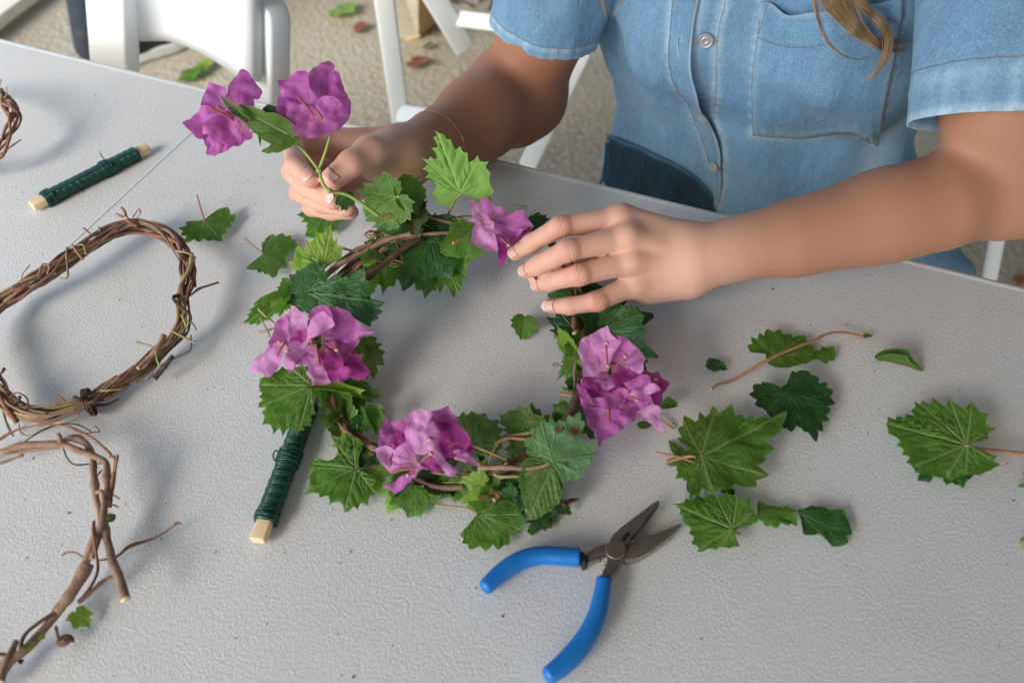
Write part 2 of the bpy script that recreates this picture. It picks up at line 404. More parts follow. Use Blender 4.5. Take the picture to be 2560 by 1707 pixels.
# chair seen between the flowers and the arm
ch2 = thing('folding_chair', (*Q('M', 350, 800, 1.45)[:2], 0), 'white folding chair standing behind the bent arm, legs showing', 'chair', 'white folding chairs')
def mbar(name, p0, p1, w, tk=.022, parent=ch2):
    a, b = Q('M', *p0), Q('M', *p1); vd = nrm((a + b) / 2 - CAMP)
    rounded_bar(name, a, b, w, tk, parent, vd, bev=.005)
    return a, b
a, b = mbar('rear_leg', (180, -260, 1.42), (372, 1120, 1.62), .037)
rounded_bar('rear_leg', b, ext_floor(a, b), .037, .022, ch2, nrm(b - CAMP), bev=.005)
mbar('stretcher', (350, 1010, 1.60), (1150, 1130, 1.50), .036)
mbar('front_leg', (500, -300, 1.75), (940, 440, 1.95), .052)
mbar('front_leg', (1180, 1050, 1.48), (1120, 1700, 1.7), .034)
mbar('stretcher', (760, 150, 1.90), (1500, 250, 1.80), .036)
V, F = bar_data(Q('B', 1975, 200, 1.42), Q('B', 1560, 1060, 1.50), .034, .022, nrm(Q('B', 1700, 600, 1.5) - CAMP)); obj('rear_leg', V, F, WR, ch2, bevel=.005)
# wooden crate-like post behind the chair
crate = thing('wooden_stand', (*Q('M', 480, 330, 2.25)[:2], 0), 'pale and tan wooden stand on the ground behind white chair legs', 'stand')
M['pale_board'] = simple('pale_board', (.72, .68, .56), .7); M['tan_board'] = simple('tan_board', (.50, .34, .17), .7)
def mquad(name, pts, mat, tk):
    V = np.array([Q('M', *p) for p in pts]); obj(name, V, [[0, 1, 2, 3]], mat, crate, smooth=False, solid=tk)
mquad('side_board', [(285, -350, 2.0), (520, -350, 1.98), (520, 300, 2.36), (345, 350, 2.38)], M['pale_board'], .012)
mquad('side_board', [(520, -350, 1.98), (640, -350, 2.08), (700, 240, 2.47), (520, 300, 2.36)], M['tan_board'], .012)
mquad('base_board', [(345, 352, 2.375), (520, 302, 2.355), (705, 242, 2.46), (430, 405, 2.40)], M['tan_board'], .02)
# plank on the ground, upper left corner
pl = [P('S', 0, 22, -.70), P('S', 26, 0, -.70), P('S', 72, 0, -.72), P('S', 0, 52, -.72)]
a = (pl[0] + pl[3]) / 2; b = (pl[1] + pl[2]) / 2; dr = nrm(b - a)
V, F = bar_data(a - dr * .5, b + dr * 1.2, .09, .035, (0, 0, 1)); V[:, 2] += .02 - V[:, 2].min()
tag(obj('board', V, F, M['pale_board'], bevel=.004), 'long pale board lying on the ground at the upper left corner', 'board')

# generic white folding chair for the seats around
def white_chair(c0, face, label, seat_z=.45, scale=1.0):
    f = nrm(np.array([*face, 0.])); s = np.array([f[1], -f[0], 0.]); U = np.array([0, 0, 1.]); c0 = np.array([*c0, 0.])
    r = thing('folding_chair', c0, label, 'chair', 'white folding chairs')
    pt = lambda x, y, z: c0 + s * x + f * y + U * z
    rounded_bar('seat', pt(0, -.19, seat_z), pt(0, .2, seat_z), .38, .03, r, (0, 0, 1), bev=.012)
    rounded_bar('backrest', pt(-.17, -.24, .74), pt(.17, -.24, .74), .022, .15, r, (0, 0, 1), bev=.008)
    for k in (-1, 1):
        rounded_bar('back_post', pt(k * .2, .16, 0), pt(k * .2, -.25, .82), .036, .022, r, tuple(s), bev=.005)
        rounded_bar('rear_leg', pt(k * .172, -.22, 0), pt(k * .172, .12, .46), .03, .02, r, tuple(s), bev=.005)
    rounded_bar('stretcher', pt(-.19, .115, .1), pt(.19, .115, .1), .03, .02, r, (0, 0, 1), bev=.005)
    rounded_bar('stretcher', pt(-.165, -.15, .1), pt(.165, -.15, .1), .03, .02, r, (0, 0, 1), bev=.005)
    return r

# ------------------------------------------------------------------ wreckage of leaves on the ground is built after the leaf maker

# ------------------------------------------------------------------ unseen canopy added overhead; its edges and tone shape the shade below
M['shade_canopy'] = simple('shade_canopy_cloth', (.36, .35, .32), .8, var=.03)
pts = [(-1.66, -2.6), (1.9, -2.6), (1.9, 4.2), (-1.66, 4.2)]
V = np.array([(*p, 2.55) for p in pts] + [(.2, .8, 3.2)]); V2 = np.array([(*p, 2.30) for p in pts])
tag(obj('shade_canopy', np.vstack([V, V2]), [[0, 1, 4], [1, 2, 4], [2, 3, 4], [3, 0, 4]] + [[k, 5 + k, 5 + (k + 1) % 4, (k + 1) % 4] for k in range(4)], M['shade_canopy'], smooth=False, solid=.004), 'unseen fabric canopy, added to shade the table', kind='structure')
for k, p in enumerate(pts):
    tag(tube('shade_canopy_post', [(*p, 0), (*p, 2.55)], .02, WR, None, 12, n=2), ('added white canopy post, front left', 'added white canopy post, front right', 'added white canopy post, back right', 'added white canopy post, back left')[k], 'post', 'added canopy posts')

M['shade_wall_cloth'] = simple('shade_wall_cloth', (.30, .25, .20), .85, var=.05)  # unseen wall, added to darken and warm the light from the right
nx_ = 60; yy_ = np.linspace(-2.6, 4.2, nx_); V = np.array([(1.9 + .03 * math.sin(y * 9), y, z) for z in (0.0, 1.2, 2.5) for y in yy_])
i = (np.arange(2)[:, None] * nx_ + np.arange(nx_ - 1)[None]).ravel()
tag(obj('shade_side_wall', V, np.stack([i, i + 1, i + nx_ + 1, i + nx_], 1), M['shade_wall_cloth'], solid=.003), 'unseen tan cloth wall, added on the right to darken that side', kind='structure')
# ------------------------------------------------------------------ implicit surfaces
def cap(p, a, b, ra, rb):
    a, b = np.asarray(a, np.float32), np.asarray(b, np.float32); ab = b - a
    t = np.clip(((p - a) @ ab) / (ab @ ab + 1e-12), 0, 1)
    d = p - a - t[:, None] * ab
    return np.sqrt((d * d).sum(1)) - (ra + (rb - ra) * t)
def ell(p, c, r, R=None):
    q = p - np.asarray(c, np.float32)
    if R is not None: q = q @ np.asarray(R, np.float32)
    r = np.asarray(r, np.float32); k0 = np.linalg.norm(q / r, axis=1); k1 = np.linalg.norm(q / (r * r), axis=1)
    return k0 * (k0 - 1) / (k1 + 1e-9)
def smin(a, b, k):
    h = np.clip(.5 + .5 * (b - a) / k, 0, 1); return b + (a - b) * h - k * h * (1 - h)
def smax(a, b, k): return -smin(-a, -b, k)
def polymesh(f, lo, hi, vox, B=8):
    """Surface nets of f over the box, evaluated only in blocks near the surface."""
    lo = np.asarray(lo, float); nb = np.maximum(1, np.ceil((np.asarray(hi) - lo) / (vox * B)).astype(int)); bs = vox * B
    g = np.stack(np.meshgrid(*[np.arange(n) for n in nb], indexing='ij'), -1).reshape(-1, 3)
    d = f((lo + (g + .5) * bs).astype(np.float32))
    g = g[np.abs(d) < bs * 1.25]
    o = np.stack(np.meshgrid(*[np.arange(B + 1)] * 3, indexing='ij'), -1).reshape(-1, 3)
    D = np.empty((len(g), (B + 1) ** 3), np.float32)
    for s in range(0, len(g), 400):
        X = lo + (g[s:s + 400, None] * B + o[None]) * vox
        D[s:s + 400] = f(X.reshape(-1, 3).astype(np.float32)).reshape(-1, (B + 1) ** 3)
    D = D.reshape(-1, B + 1, B + 1, B + 1)
    neg = D < 0
    corners = [(i, j, k) for i in (0, 1) for j in (0, 1) for k in (0, 1)]
    cnt = sum(neg[:, i:B + i, j:B + j, k:B + k].astype(np.int8) for i, j, k in corners)
    bi, ci, cj, ck = np.nonzero((cnt > 0) & (cnt < 8))
    val = {c: D[bi, ci + c[0], cj + c[1], ck + c[2]] for c in corners}
    acc = np.zeros((len(bi), 3)); n = np.zeros(len(bi))
    for c in corners:
        for ax in range(3):
            if c[ax] == 0:
                c2 = list(c); c2[ax] = 1; c2 = tuple(c2); a, b = val[c], val[c2]
                m = (a < 0) != (b < 0); t = np.where(m, a / np.where(a - b == 0, 1, a - b), 0)
                pt = np.tile(np.array(c, float), (len(bi), 1)); pt[:, ax] += t
                acc += pt * m[:, None]; n += m
    cell = g[bi] * B + np.stack([ci, cj, ck], 1)
    V = lo + (cell + acc / n[:, None]) * vox
    S = nb.max() * B + 4
    key = lambda q: ((q[:, 0] + 1) * S + q[:, 1] + 1) * S + q[:, 2] + 1
    kk = key(cell); od = np.argsort(kk); ks = kk[od]
    def look(q):
        k = key(q); i = np.clip(np.searchsorted(ks, k), 0, len(ks) - 1); return np.where(ks[i] == k, od[i], -1)
    Fs = []
    for ax in range(3):
        sl0 = [slice(0, B)] * 3; sl1 = list(sl0); sl1[ax] = slice(1, B + 1)
        a, b = neg[(slice(None), *sl0)], neg[(slice(None), *sl1)]
        e, x, y, z = np.nonzero(a != b); base = g[e] * B + np.stack([x, y, z], 1); inn = a[e, x, y, z]
        u, w = (ax + 1) % 3, (ax + 2) % 3; du = np.eye(3, dtype=int)[u]; dw = np.eye(3, dtype=int)[w]
        q = np.stack([look(base), look(base - du), look(base - du - dw), look(base - dw)], 1)
        q = np.where(inn[:, None], q, q[:, ::-1]); Fs.append(q[(q >= 0).all(1)])
    F = np.vstack(Fs)
    for _ in range(2):
        d, G = f(V.astype(np.float32)), grad(f, V, vox * .5); V = V - np.clip(d, -vox, vox)[:, None] * G
    return V, F
def grad(f, V, e=.0005):
    V = np.asarray(V, np.float32); G = np.stack([f(V + np.float32(e) * np.eye(3, dtype=np.float32)[k]) - f(V - np.float32(e) * np.eye(3, dtype=np.float32)[k]) for k in range(3)], 1)
    return nrm(G)
def march(f, o, d, t0, t1, relax=.8):
    """Distance along rays o + t d until f is hit (nan when missed)."""
    t = np.full(len(d), float(t0))
    for _ in range(70):
        r = f((o + d * t[:, None]).astype(np.float32)); t = t + r * relax
        if np.abs(r).max() < 2e-4: break
    t = np.clip(t, t0, t1); return o + d * t[:, None]
def onto(f, c, pts, lift=0.0, t0=.5, t1=1.4):
    """Points of crop c (n,2) carried onto surface f, lifted along its normal."""
    pts = np.asarray(pts, float); ux = np.array([uv(c, x, y) for x, y in pts])
    d = nrm(np.stack([ux[:, 0], cs - ux[:, 1] * sn, -(sn + ux[:, 1] * cs)], 1))
    X = march(f, CAMP[None], d, t0, t1)
    if np.any(np.asarray(lift) != 0): X = X + grad(f, X, .002) * np.asarray(lift).reshape(-1, 1)
    return X

# ------------------------------------------------------------------ the seated person: skeleton measured in the photograph
HR = dict(  # right hand (left in the picture): palm open to the camera, fingers curled over
    idx=[('L', 1265, 770, .700, .0105), ('L', 968, 800, .676, .0093), ('L', 975, 960, .650, .0085), ('L', 1095, 1075, .640, .0072)],
    mid=[('L', 1240, 890, .712, .0108), ('L', 960, 1010, .686, .0096), ('L', 1075, 1135, .656, .0089), ('L', 1285, 1250, .645, .0076)],
    rng=[('L', 1250, 1010, .718, .0104), ('L', 1015, 1180, .692, .0090), ('L', 1180, 1265, .666, .0082), ('L', 1400, 1310, .655, .0070)],
    pnk=[('L', 1290, 1110, .718, .0095), ('L', 1110, 1300, .700, .0080), ('L', 1270, 1335, .678, .0073), ('L', 1430, 1340, .664, .0062)],
    thb=[('L', 1790, 860, .690, .0155), ('L', 1600, 850, .655, .0128), ('L', 1430, 945, .638, .0104), ('L', 1275, 1080, .634, .0093)])
HL = dict(  # left hand (right in the picture), seen from the back
    idx=[('F', 1260, 400, .636, .0106), ('F', 790, 458, .626, .0083), ('F', 560, 590, .638, .0073), ('F', 438, 668, .647, .0062)],
    mid=[('F', 1320, 545, .626, .0108), ('F', 850, 643, .613, .0086), ('F', 620, 760, .628, .0076), ('F', 520, 808, .637, .0064)],
    rng=[('F', 1350, 730, .628, .0104), ('F', 935, 838, .617, .0084), ('F', 710, 888, .632, .0073), ('F', 615, 915, .641, .0062)],
    pnk=[('F', 1390, 900, .637, .0098), ('F', 1075, 1045, .628, .0079), ('F', 860, 1082, .632, .0068), ('F', 705, 1082, .639, .0058)],
    thb=[('F', 1600, 560, .668, .0130), ('F', 1250, 540, .680, .0110), ('F', 950, 640, .683, .0098), ('F', 760, 760, .680, .0085)])
def jts(H): return {k: [(Q(*j[:4]), j[4]) for j in v] for k, v in H.items()}
HR, HL = jts(HR), jts(HL)
WRr, ELr, SLr, SHr = Q('L', 1870, 895, .698), Q('B', 1545, 610, .850), Q('B', 1640, 250, .800), np.array([.125, .82, CAMZ - .30])
WRl, ELl, SLl, SHl = Q('F', 1830, 715, .640), Q('V', 2330, 425, .655), Q('C', 2240, 620, .625), np.array([.415, .70, CAMZ - .20])
def fing(p, J):
    d = cap(p, J[0][0], J[1][0], J[0][1], J[1][1] * .97)
    for k in (1, 2): d = smin(d, cap(p, J[k][0], J[k + 1][0], J[k][1], J[k + 1][1]), .0035)
    return d
def hand(p, H, W, wr, rad_palm, hyp, kb=.012):
    pal = None
    for k in ('idx', 'mid', 'rng', 'pnk'):
        m = H[k][0]; a = W + (m[0] - W) * .12 + wr[k]
        d = cap(p, a, m[0], .0130, m[1] + rad_palm); pal = d if pal is None else smin(pal, d, .009)
    for a, b, ra, rb in hyp: pal = smin(pal, cap(p, a, b, ra, rb), .014)
    T = H['thb']; th_ = smin(cap(p, T[0][0], T[1][0], T[0][1], T[1][1]), cap(p, T[1][0], T[2][0], T[1][1] * .97, T[2][1]), .006)
    th_ = smin(th_, cap(p, T[2][0], T[3][0], T[2][1], T[3][1]), .004)
    F = None
    for k in ('idx', 'mid', 'rng', 'pnk'):
        d = fing(p, H[k]); F = d if F is None else smin(F, d, .0012)
    d = smin(smin(pal, th_, kb), F, .0075)
    if H is HL:
        for k, u_, r in (('idx', .006, .0062), ('mid', .0075, .0070), ('rng', .0065, .0062), ('pnk', .005, .0056)):
            c0 = H[k][0][0]; n_ = nrm(CAMP - c0); d = smin(d, cap(p, c0 + n_ * u_, c0 + n_ * u_ * .6 + (W - c0) * .10, r, r * .8), .007)
            c1 = H[k][1][0]; d = smin(d, cap(p, c1 + nrm(CAMP - c1) * .0028 + [.002, 0, 0], c1 + nrm(CAMP - c1) * .0028 - [.002, 0, 0], H[k][1][1] * .78, H[k][1][1] * .78), .003)
            e = (W - c0) * .5 + c0 + n_ * .008; d = smin(d, cap(p, c0 + n_ * .006, e, .003, .002), .008)
    return d
# palms
sideR = nrm(Q('L', 1850, 1100, .70) - Q('L', 1850, 700, .70)); sideL = nrm(Q('F', 1800, 1000, .64) - Q('F', 1800, 450, .64))
wrR = dict(idx=-sideR * .012, mid=-sideR * .003, rng=sideR * .006, pnk=sideR * .013)
wrL = dict(idx=-sideL * .013, mid=-sideL * .004, rng=sideL * .005, pnk=sideL * .013)
hypR = [(Q('L', 1850, 1010, .700), Q('L', 1440, 1130, .700), .0160, .0125), (Q('L', 1800, 880, .688), Q('L', 1560, 900, .668), .0165, .0140)]
hypL = [(Q('F', 1760, 850, .648), Q('F', 1480, 950, .650), .0165, .0125), (Q('F', 1700, 600, .655), Q('F', 1350, 500, .660), .0150, .0110)]
def arm(p, W, E, S, SH, r, mus):
    m = E + (W - E) * .42
    d = cap(p, W, m, r[0], r[1]); d = smin(d, cap(p, m, E, r[1], r[2]), .02)
    d = smin(d, cap(p, E, S, r[2] * .97, r[3]), .028); d = smin(d, cap(p, S, SH, r[3], r[3] + .006), .02)
    for a, b, ra, rb in mus: d = smin(d, cap(p, a, b, ra, rb), .02)
    return d
def skinR(p): 
    d = arm(p, WRr, ELr, SLr, SHr, (.0245, .036, .0385, .0385), [(Q('B', 1380, 560, .83), Q('B', 1180, 800, .775), .036, .030), (Q('B', 1560, 640, .85), Q('B', 1500, 760, .83), .032, .025)])
    return smin(d, hand(p, HR, WRr, wrR, .0015, hypR), .013)
def skinL(p):
    d = arm(p, WRl, ELl, SLl, SHl, (.0250, .0318, .0385, .0400), [(Q('V', 2150, 470, .645), Q('V', 1830, 555, .645), .034, .024)])
    return smin(d, hand(p, HL, WRl, wrL, .0012, hypL), .013)
t = NT('skin')
f = t.noise(28, 4, .6); f2 = t.noise(1600, 3, .6); f3 = t.noise(130, 4, .6)
tan = t.attr('tan'); bl = t.attr('blush')
c = t.mix(tan, (.62, .375, .275), (.36, .165, .095))
c = t.mix(t.math('MULTIPLY', f, .42), c, t.mix(tan, (.74, .42, .33), (.29, .125, .07)))
c = t.mix(t.math('MULTIPLY', f3, .22), c, t.mix(tan, (.56, .30, .22), (.31, .14, .08)))
c = t.mix(t.math('MULTIPLY', bl, .62, True), c, (.60, .20, .15))
vm = t.n('ShaderNodeTexVoronoi'); vm.inputs['Scale'].default_value = 26; t.l(t.coord(), vm.inputs['Vector'])
mole = t.math('MULTIPLY', t.ramp(vm.outputs['Distance'], [(.022, (1, 1, 1)), (.034, (0, 0, 0))]), t.ramp(vm.outputs['Color'], [(.70, (0, 0, 0)), (.74, (1, 1, 1))]))
c = t.mix(t.math('MULTIPLY', mole, .7), c, (.10, .04, .02))
vs = t.n('ShaderNodeTexVoronoi'); vs.inputs['Scale'].default_value = 900; t.l(t.coord(), vs.inputs['Vector'])
hh = t.math('ADD', t.math('MULTIPLY', t.attr('crease'), -1.0), t.math('MULTIPLY', t.math('ADD', f2, vs.outputs['Distance']), .22))
M['skin'] = t.done(t.bsdf(c, t.math('ADD', t.math('MULTIPLY', f3, .15), .47), 0, t.bump(hh, .42, .0008), .28,
                          Subsurface_Weight=.16, Subsurface_Radius=(1, .32, .16), Subsurface_Scale=.006))
t = NT('nail_mat')
c = t.mix(t.attr('free'), (.66, .37, .31), (.82, .74, .68))
M['nail'] = t.done(t.bsdf(c, .22, 0, None, .5, Subsurface_Weight=.1, Subsurface_Radius=(1, .4, .3), Subsurface_Scale=.003))
BC = np.array([.272, .795]); BL = np.array([.94, -.342]); BF = np.array([-.342, -.94])      # body centre, her left, her front
def bodyP(x, y, h): q = BC + BL * x + BF * y; return np.array([q[0], q[1], TZ + h])
person = thing('person', bodyP(0, 0, -TZ), 'person in a light blue denim shirt seated at the table, making the flower wreath', 'person')
chair_her = white_chair(BC - BF * .05 + BL * .075, BF, 'white folding chair the person in the denim shirt sits on')
# --- skin
def headneck(p):
    n0, n1 = bodyP(0, -.02, .28), bodyP(0, .10, .46); hc = bodyP(0, .15, .56)
    R = np.array([[BL[0], BL[1], 0], [BF[0] * .9, BF[1] * .9, -.44], [BF[0] * .44, BF[1] * .44, .9]]).T
    d = smin(cap(p, n0, n1, .058, .052), ell(p, hc, (.074, .095, .112), R), .03)
    q = lambda x, y, z: hc + R @ np.array([x, y, z])
    d = smin(d, cap(p, q(0, .088, .005), q(0, .104, -.022), .009, .012), .012)          # nose
    d = smin(d, ell(p, q(0, .070, -.085), (.035, .03, .025), R), .02)                   # chin
    d = smin(d, ell(p, q(0, .088, -.052), (.022, .010, .008), R), .006)                 # lips
    for s in (-1, 1):
        d = smax(d, -ell(p, q(s * .031, .094, .008), (.016, .012, .011), R), .008)      # eye sockets
        d = smin(d, ell(p, q(s * .031, .080, .008), (.012, .012, .012), R), .003)
        d = smin(d, ell(p, q(s * .075, -.005, -.005), (.008, .02, .031), R), .004)      # ears
    return smin(d, ell(p, bodyP(0, -.03, .22), (.09, .06, .06)), .03)
Vs, Fs, off = [], [], 0
kn = []
for H in (HR, HL):
    for k in ('idx', 'mid', 'rng', 'pnk'): kn += [(H[k][1][0], 1.0, .011, H is HR), (H[k][2][0], .5, .007, H is HR), (H[k][3][0], .8, .008, H is HR), (H[k][0][0], .35, .012, H is HR)]
    kn += [(H['thb'][3][0], .8, .010, H is HR), (H['thb'][2][0], .5, .010, H is HR)]
def skin_attrs(V, which):
    n = len(V); bl = np.zeros(n); cr = np.zeros(n); tn = np.zeros(n)
    if which in 'RL':
        W, E = (WRr, ELr) if which == 'R' else (WRl, ELl)
        ax = nrm(E - W); s = (V - W) @ ax
        tn = np.clip((s + (.035 if which == 'R' else .015)) / (.07 if which == 'R' else .09), 0, 1); tn = tn * tn * (3 - 2 * tn)
        tn = tn * (1.0 if which == 'R' else .80)
        for c0, w, r, isr in kn:
            if isr == (which == 'R'): bl = np.maximum(bl, w * np.exp(-((V - c0) ** 2).sum(1) / (r * r * 1.2)))
        H = HR if which == 'R' else HL
        for k in ('idx', 'mid', 'rng', 'pnk', 'thb'):
            for j, lam in ((1, .0026), (2, .0022)):
                J = H[k]; a = nrm(J[j + 1][0] - J[j - 1][0]); q_ = V - J[j][0]; s_ = q_ @ a
                rr = np.linalg.norm(q_ - s_[:, None] * a, axis=1)
                w = np.exp(-(s_ / (.0036 if j == 1 else .0026)) ** 2) * (rr < J[j][1] * 1.5)
                cr = np.maximum(cr, w * (.5 + .5 * np.cos(2 * np.pi * s_ / lam)))
        s2 = s + .008; per = wob(V, .03, 2) * .0015                                       # wrist folds
        for o_ in (-.004, .003, .012):
            cr = np.maximum(cr, .16 * np.exp(-((s2 + per - o_) / .0007) ** 2))
    else: tn[:] = .6
    return tn, bl, cr
allT = []
for f_, nm in ((skinR, 'R'), (skinL, 'L'), (headneck, 'H')):
    if nm == 'R': lo, hi, vx = np.array([-.20, .44, TZ - .06]), np.array([.19, .90, TZ + .33]), .0015
    elif nm == 'L': lo, hi, vx = np.array([-.03, .38, TZ - .02]), np.array([.52, .78, TZ + .36]), .0015
    else: lo, hi, vx = np.array([.02, .45, TZ + .12]), np.array([.50, 1.0, TZ + .76]), .004
    V, F = polymesh(f_, lo, hi, vx)
    allT.append(skin_attrs(V, nm)); Vs.append(V); Fs.append(F + off); off += len(V)
Vb, Fb = np.vstack(Vs), np.vstack(Fs)
tn = np.concatenate([a[0] for a in allT]); bl = np.concatenate([a[1] for a in allT]); cr = np.concatenate([a[2] for a in allT])
body = obj('body', Vb, Fb, M['skin'], person, attrs=dict(tan=tn, blush=bl, crease=cr))
print('body verts', len(Vb))
# --- nails
def nail(f_, J, hint, L=.0105, W=.80, ext=.0009, back=.5):
    W = min(W, .78)
    a0, a1 = J[2][0], J[3][0]; r = J[3][1]; ax = nrm(a1 - a0); h = np.asarray(hint, float); h = nrm(h - ax * (h @ ax)); sd_ = np.cross(ax, h)
    tip = a1 + ax * r * .92; n, m = 9, 9; V = []; fr = []
    for i_ in range(n):
        s = i_ / (n - 1)
        for j_ in range(m):
            q_ = (j_ / (m - 1)) * 2 - 1
            x = -L * (1 - s) - (abs(q_) ** 3) * .0012 * (1 if s < .5 else 0) * (1 - s) - (q_ * q_) * .0046 * s + .0002
            ang = q_ * W * (.92 if i_ == 0 else 1)
            c_ = tip + ax * x; dirn = h * math.cos(ang) + sd_ * math.sin(ang)
            cen = a1 + ax * min(0, (c_ - a1) @ ax)
            o_ = cen + ax * max(0, (c_ - a1) @ ax) * .55
            X = march(f_, (o_ + dirn * r * 2.2)[None], -dirn[None], 0, r * 2.2)[0]
            V.append(X + dirn * .00045); fr.append(0.)
    V = np.array(V).reshape(n, m, 3)
    last = V[-1] + ax * ext - h * ext * .25; V = np.vstack([V, last[None]]).reshape(-1, 3)
    fr = np.r_[np.zeros(n * m - m), np.full(m, .35), np.ones(m)]
    i = (np.arange(n)[:, None] * m + np.arange(m - 1)[None]).ravel()
    obj('fingernail', V, np.stack([i, i + 1, i + m + 1, i + m], 1), M['nail'], person, attrs=dict(free=fr), solid=.0005)
def tocam(J, side=(0, 0, 0), k=0): return nrm(CAMP - J[3][0]) + np.asarray(side) * k
upi = nrm(Q('L', 1000, 800, .65) - Q('L', 1000, 1100, .65)); lfi = nrm(Q('L', 800, 1000, .65) - Q('L', 1100, 1000, .65))
nail(skinR, HR['idx'], tocam(HR['idx']) + upi * .1, .0105)
nail(skinR, HR['mid'], tocam(HR['mid']) + upi * .12, .0110, .8, .0007)
nail(skinR, HR['rng'], tocam(HR['rng']) + upi * .15, .0100, .85)
nail(skinR, HR['pnk'], tocam(HR['pnk']) + upi * .15, .0085, .8)
nail(skinR, HR['thb'], tocam(HR['thb']) + upi * .75, .0125, .95, .0002)
nail(skinL, HL['idx'], tocam(HL['idx']) * .8 + lfi * .9, .0095)
nail(skinL, HL['mid'], tocam(HL['mid']) * .8 + lfi * .9, .0095)
nail(skinL, HL['rng'], tocam(HL['rng']) * .8 + lfi * .8, .0095)
nail(skinL, HL['pnk'], tocam(HL['pnk']) * 1.0 + lfi * .25, .0105, .9, .0022)
# --- denim
t = NT('denim')
co = t.coord()
f = t.noise(16, 5, .6, co); f2 = t.noise(620, 3, .7, co); f4 = t.noise(120, 5, .7, t.coord((1, 1, .22)))
wv = t.n('ShaderNodeTexWave', wave_type='BANDS', bands_direction='DIAGONAL'); wv.inputs['Scale'].default_value = 420; wv.inputs['Distortion'].default_value = 2.5; wv.inputs['Detail'].default_value = 2; t.l(co, wv.inputs['Vector'])
c = t.ramp(f, [(.25, (.055, .175, .32)), (.5, (.085, .235, .405)), (.75, (.13, .305, .48))])
c = t.mix(t.ramp(f4, [(.30, (.8,) * 3), (.6, (0, 0, 0))]), c, (.038, .125, .265)); c = t.mix(t.ramp(f2, [(.45, (0, 0, 0)), (.68, (.55,) * 3)]), c, (.25, .43, .59))
c = t.mix(t.math('MULTIPLY', t.noise(900, 3, .7, t.coord((1, 1, .22))), .30), c, (.45, .60, .74))
c = t.mix(t.math('MULTIPLY', t.attr('fade'), t.math('MULTIPLY', t.noise(240, 3, .7), 1.5), True), c, (.50, .66, .78))
hh = t.math('ADD', t.math('MULTIPLY', t.noise(700, 2, .6, t.coord((1, .4, .4))), .5), t.math('ADD', f2, t.math('MULTIPLY', f4, .9)))
M['denim'] = t.done(t.bsdf(c, .85, 0, t.bump(hh, .75, .0011, t.bump(t.noise(26, 4, .55, t.coord((1, 1, .5)), 1.2), .55, .006)), .15, Sheen_Weight=.12))
M['thread'] = simple('thread', (.30, .17, .08), .7); M['thread_blue'] = simple('thread_blue', (.42, .58, .70), .8)
def torso(p):
    q = p - np.array([BC[0], BC[1], TZ], np.float32)
    x = q[:, 0] * BL[0] + q[:, 1] * BL[1]; y = q[:, 0] * BF[0] + q[:, 1] * BF[1]; h = q[:, 2]
    hh_ = np.clip(h, -.35, .33)
    a = .172 + .018 * np.clip((-hh_ + .02) / .2, 0, 1) + .012 * np.sin(np.clip(hh_ / .2, -1, 1) * 1.5) - .07 * np.clip((hh_ - .22) / .12, 0, 1) ** 2
    b = .098 + .028 * np.exp(-((hh_ - .10) / .085) ** 2) + .022 * np.clip((-hh_ - .02) / .2, 0, 1) - .04 * np.clip((hh_ - .22) / .12, 0, 1)
    # drape folds
    X = q.astype(float)
    fo = .0042 * wob(X * [1, 1, .28], .085, 1, 6) + .0022 * wob(X * [1, 1, .6], .045, 3, 6)
    fo = fo + .006 * np.sin(x * 46 + 2.2 * h * 9) * np.exp(-((h + .09) / .06) ** 2)
    yy = y - .035 * np.clip(h, -.1, .3)
    sg = 1 / (1 + np.exp(np.clip((h + .004 + .34 * (x + .12)) / .010, -30, 30))) * (1 / (1 + np.exp(np.clip((x - .02) / .02, -30, 30))))
    b = b - .018 * sg
    x = np.where(x < 0, x * (1 + .13 / (1 + np.exp(np.clip((h - .005) / .02, -30, 30)))), x)
    k = np.sqrt((x / a) ** 2 + (yy / b) ** 2 + 1e-9); n = 2.4
    k = ((np.abs(x / a) ** n) + (np.abs(yy / b) ** n) + 1e-9) ** (1 / n)
    gk = k ** (1 - n) * np.sqrt((np.abs(x / a) ** (n - 1) / a) ** 2 + (np.abs(yy / b) ** (n - 1) / b) ** 2)
    d = np.clip((k - 1) / np.maximum(gk, 4.), -.12, .3) * .95
    for s in (-1, 1):
        m_ = np.sqrt(((x - s * .075) / .062) ** 2 + ((yy - .075) / .058) ** 2 + ((h - .115) / .075) ** 2)
        d = smin(d, (m_ - 1) * .055, .05)
    d = d - fo.astype(np.float32)
    d = smax(d, h - .30 - .06 * (1 - np.abs(x) / .2), .05); d = smax(d, -(h + .36), .01)
    for SHH, SLL in ((SHr, SLr), (SHl, SLl)):
        d = smin(d, cap(p, SHH, bodyP(0, 0, .26), .066, .066), .05); d = smin(d, cap(p, SHH, SHH + (SLL - SHH) * .45, .066, .054), .03)
    d = smin(d, cap(p, bodyP(.13, .0, -.10), np.array([.505, .665, TZ - .17]), .07, .035) - fo.astype(np.float32), .03)
    return d.astype(np.float32)
V, F = polymesh(torso, [-.02, .5, TZ - .38], [.56, 1.05, TZ + .40], .0034)
def curve_dist(V, C):
    C = np.asarray(C); out = np.full(len(V), 9.)
    for c_ in C: out = np.minimum(out, ((V - c_) ** 2).sum(1))
    return np.sqrt(out)
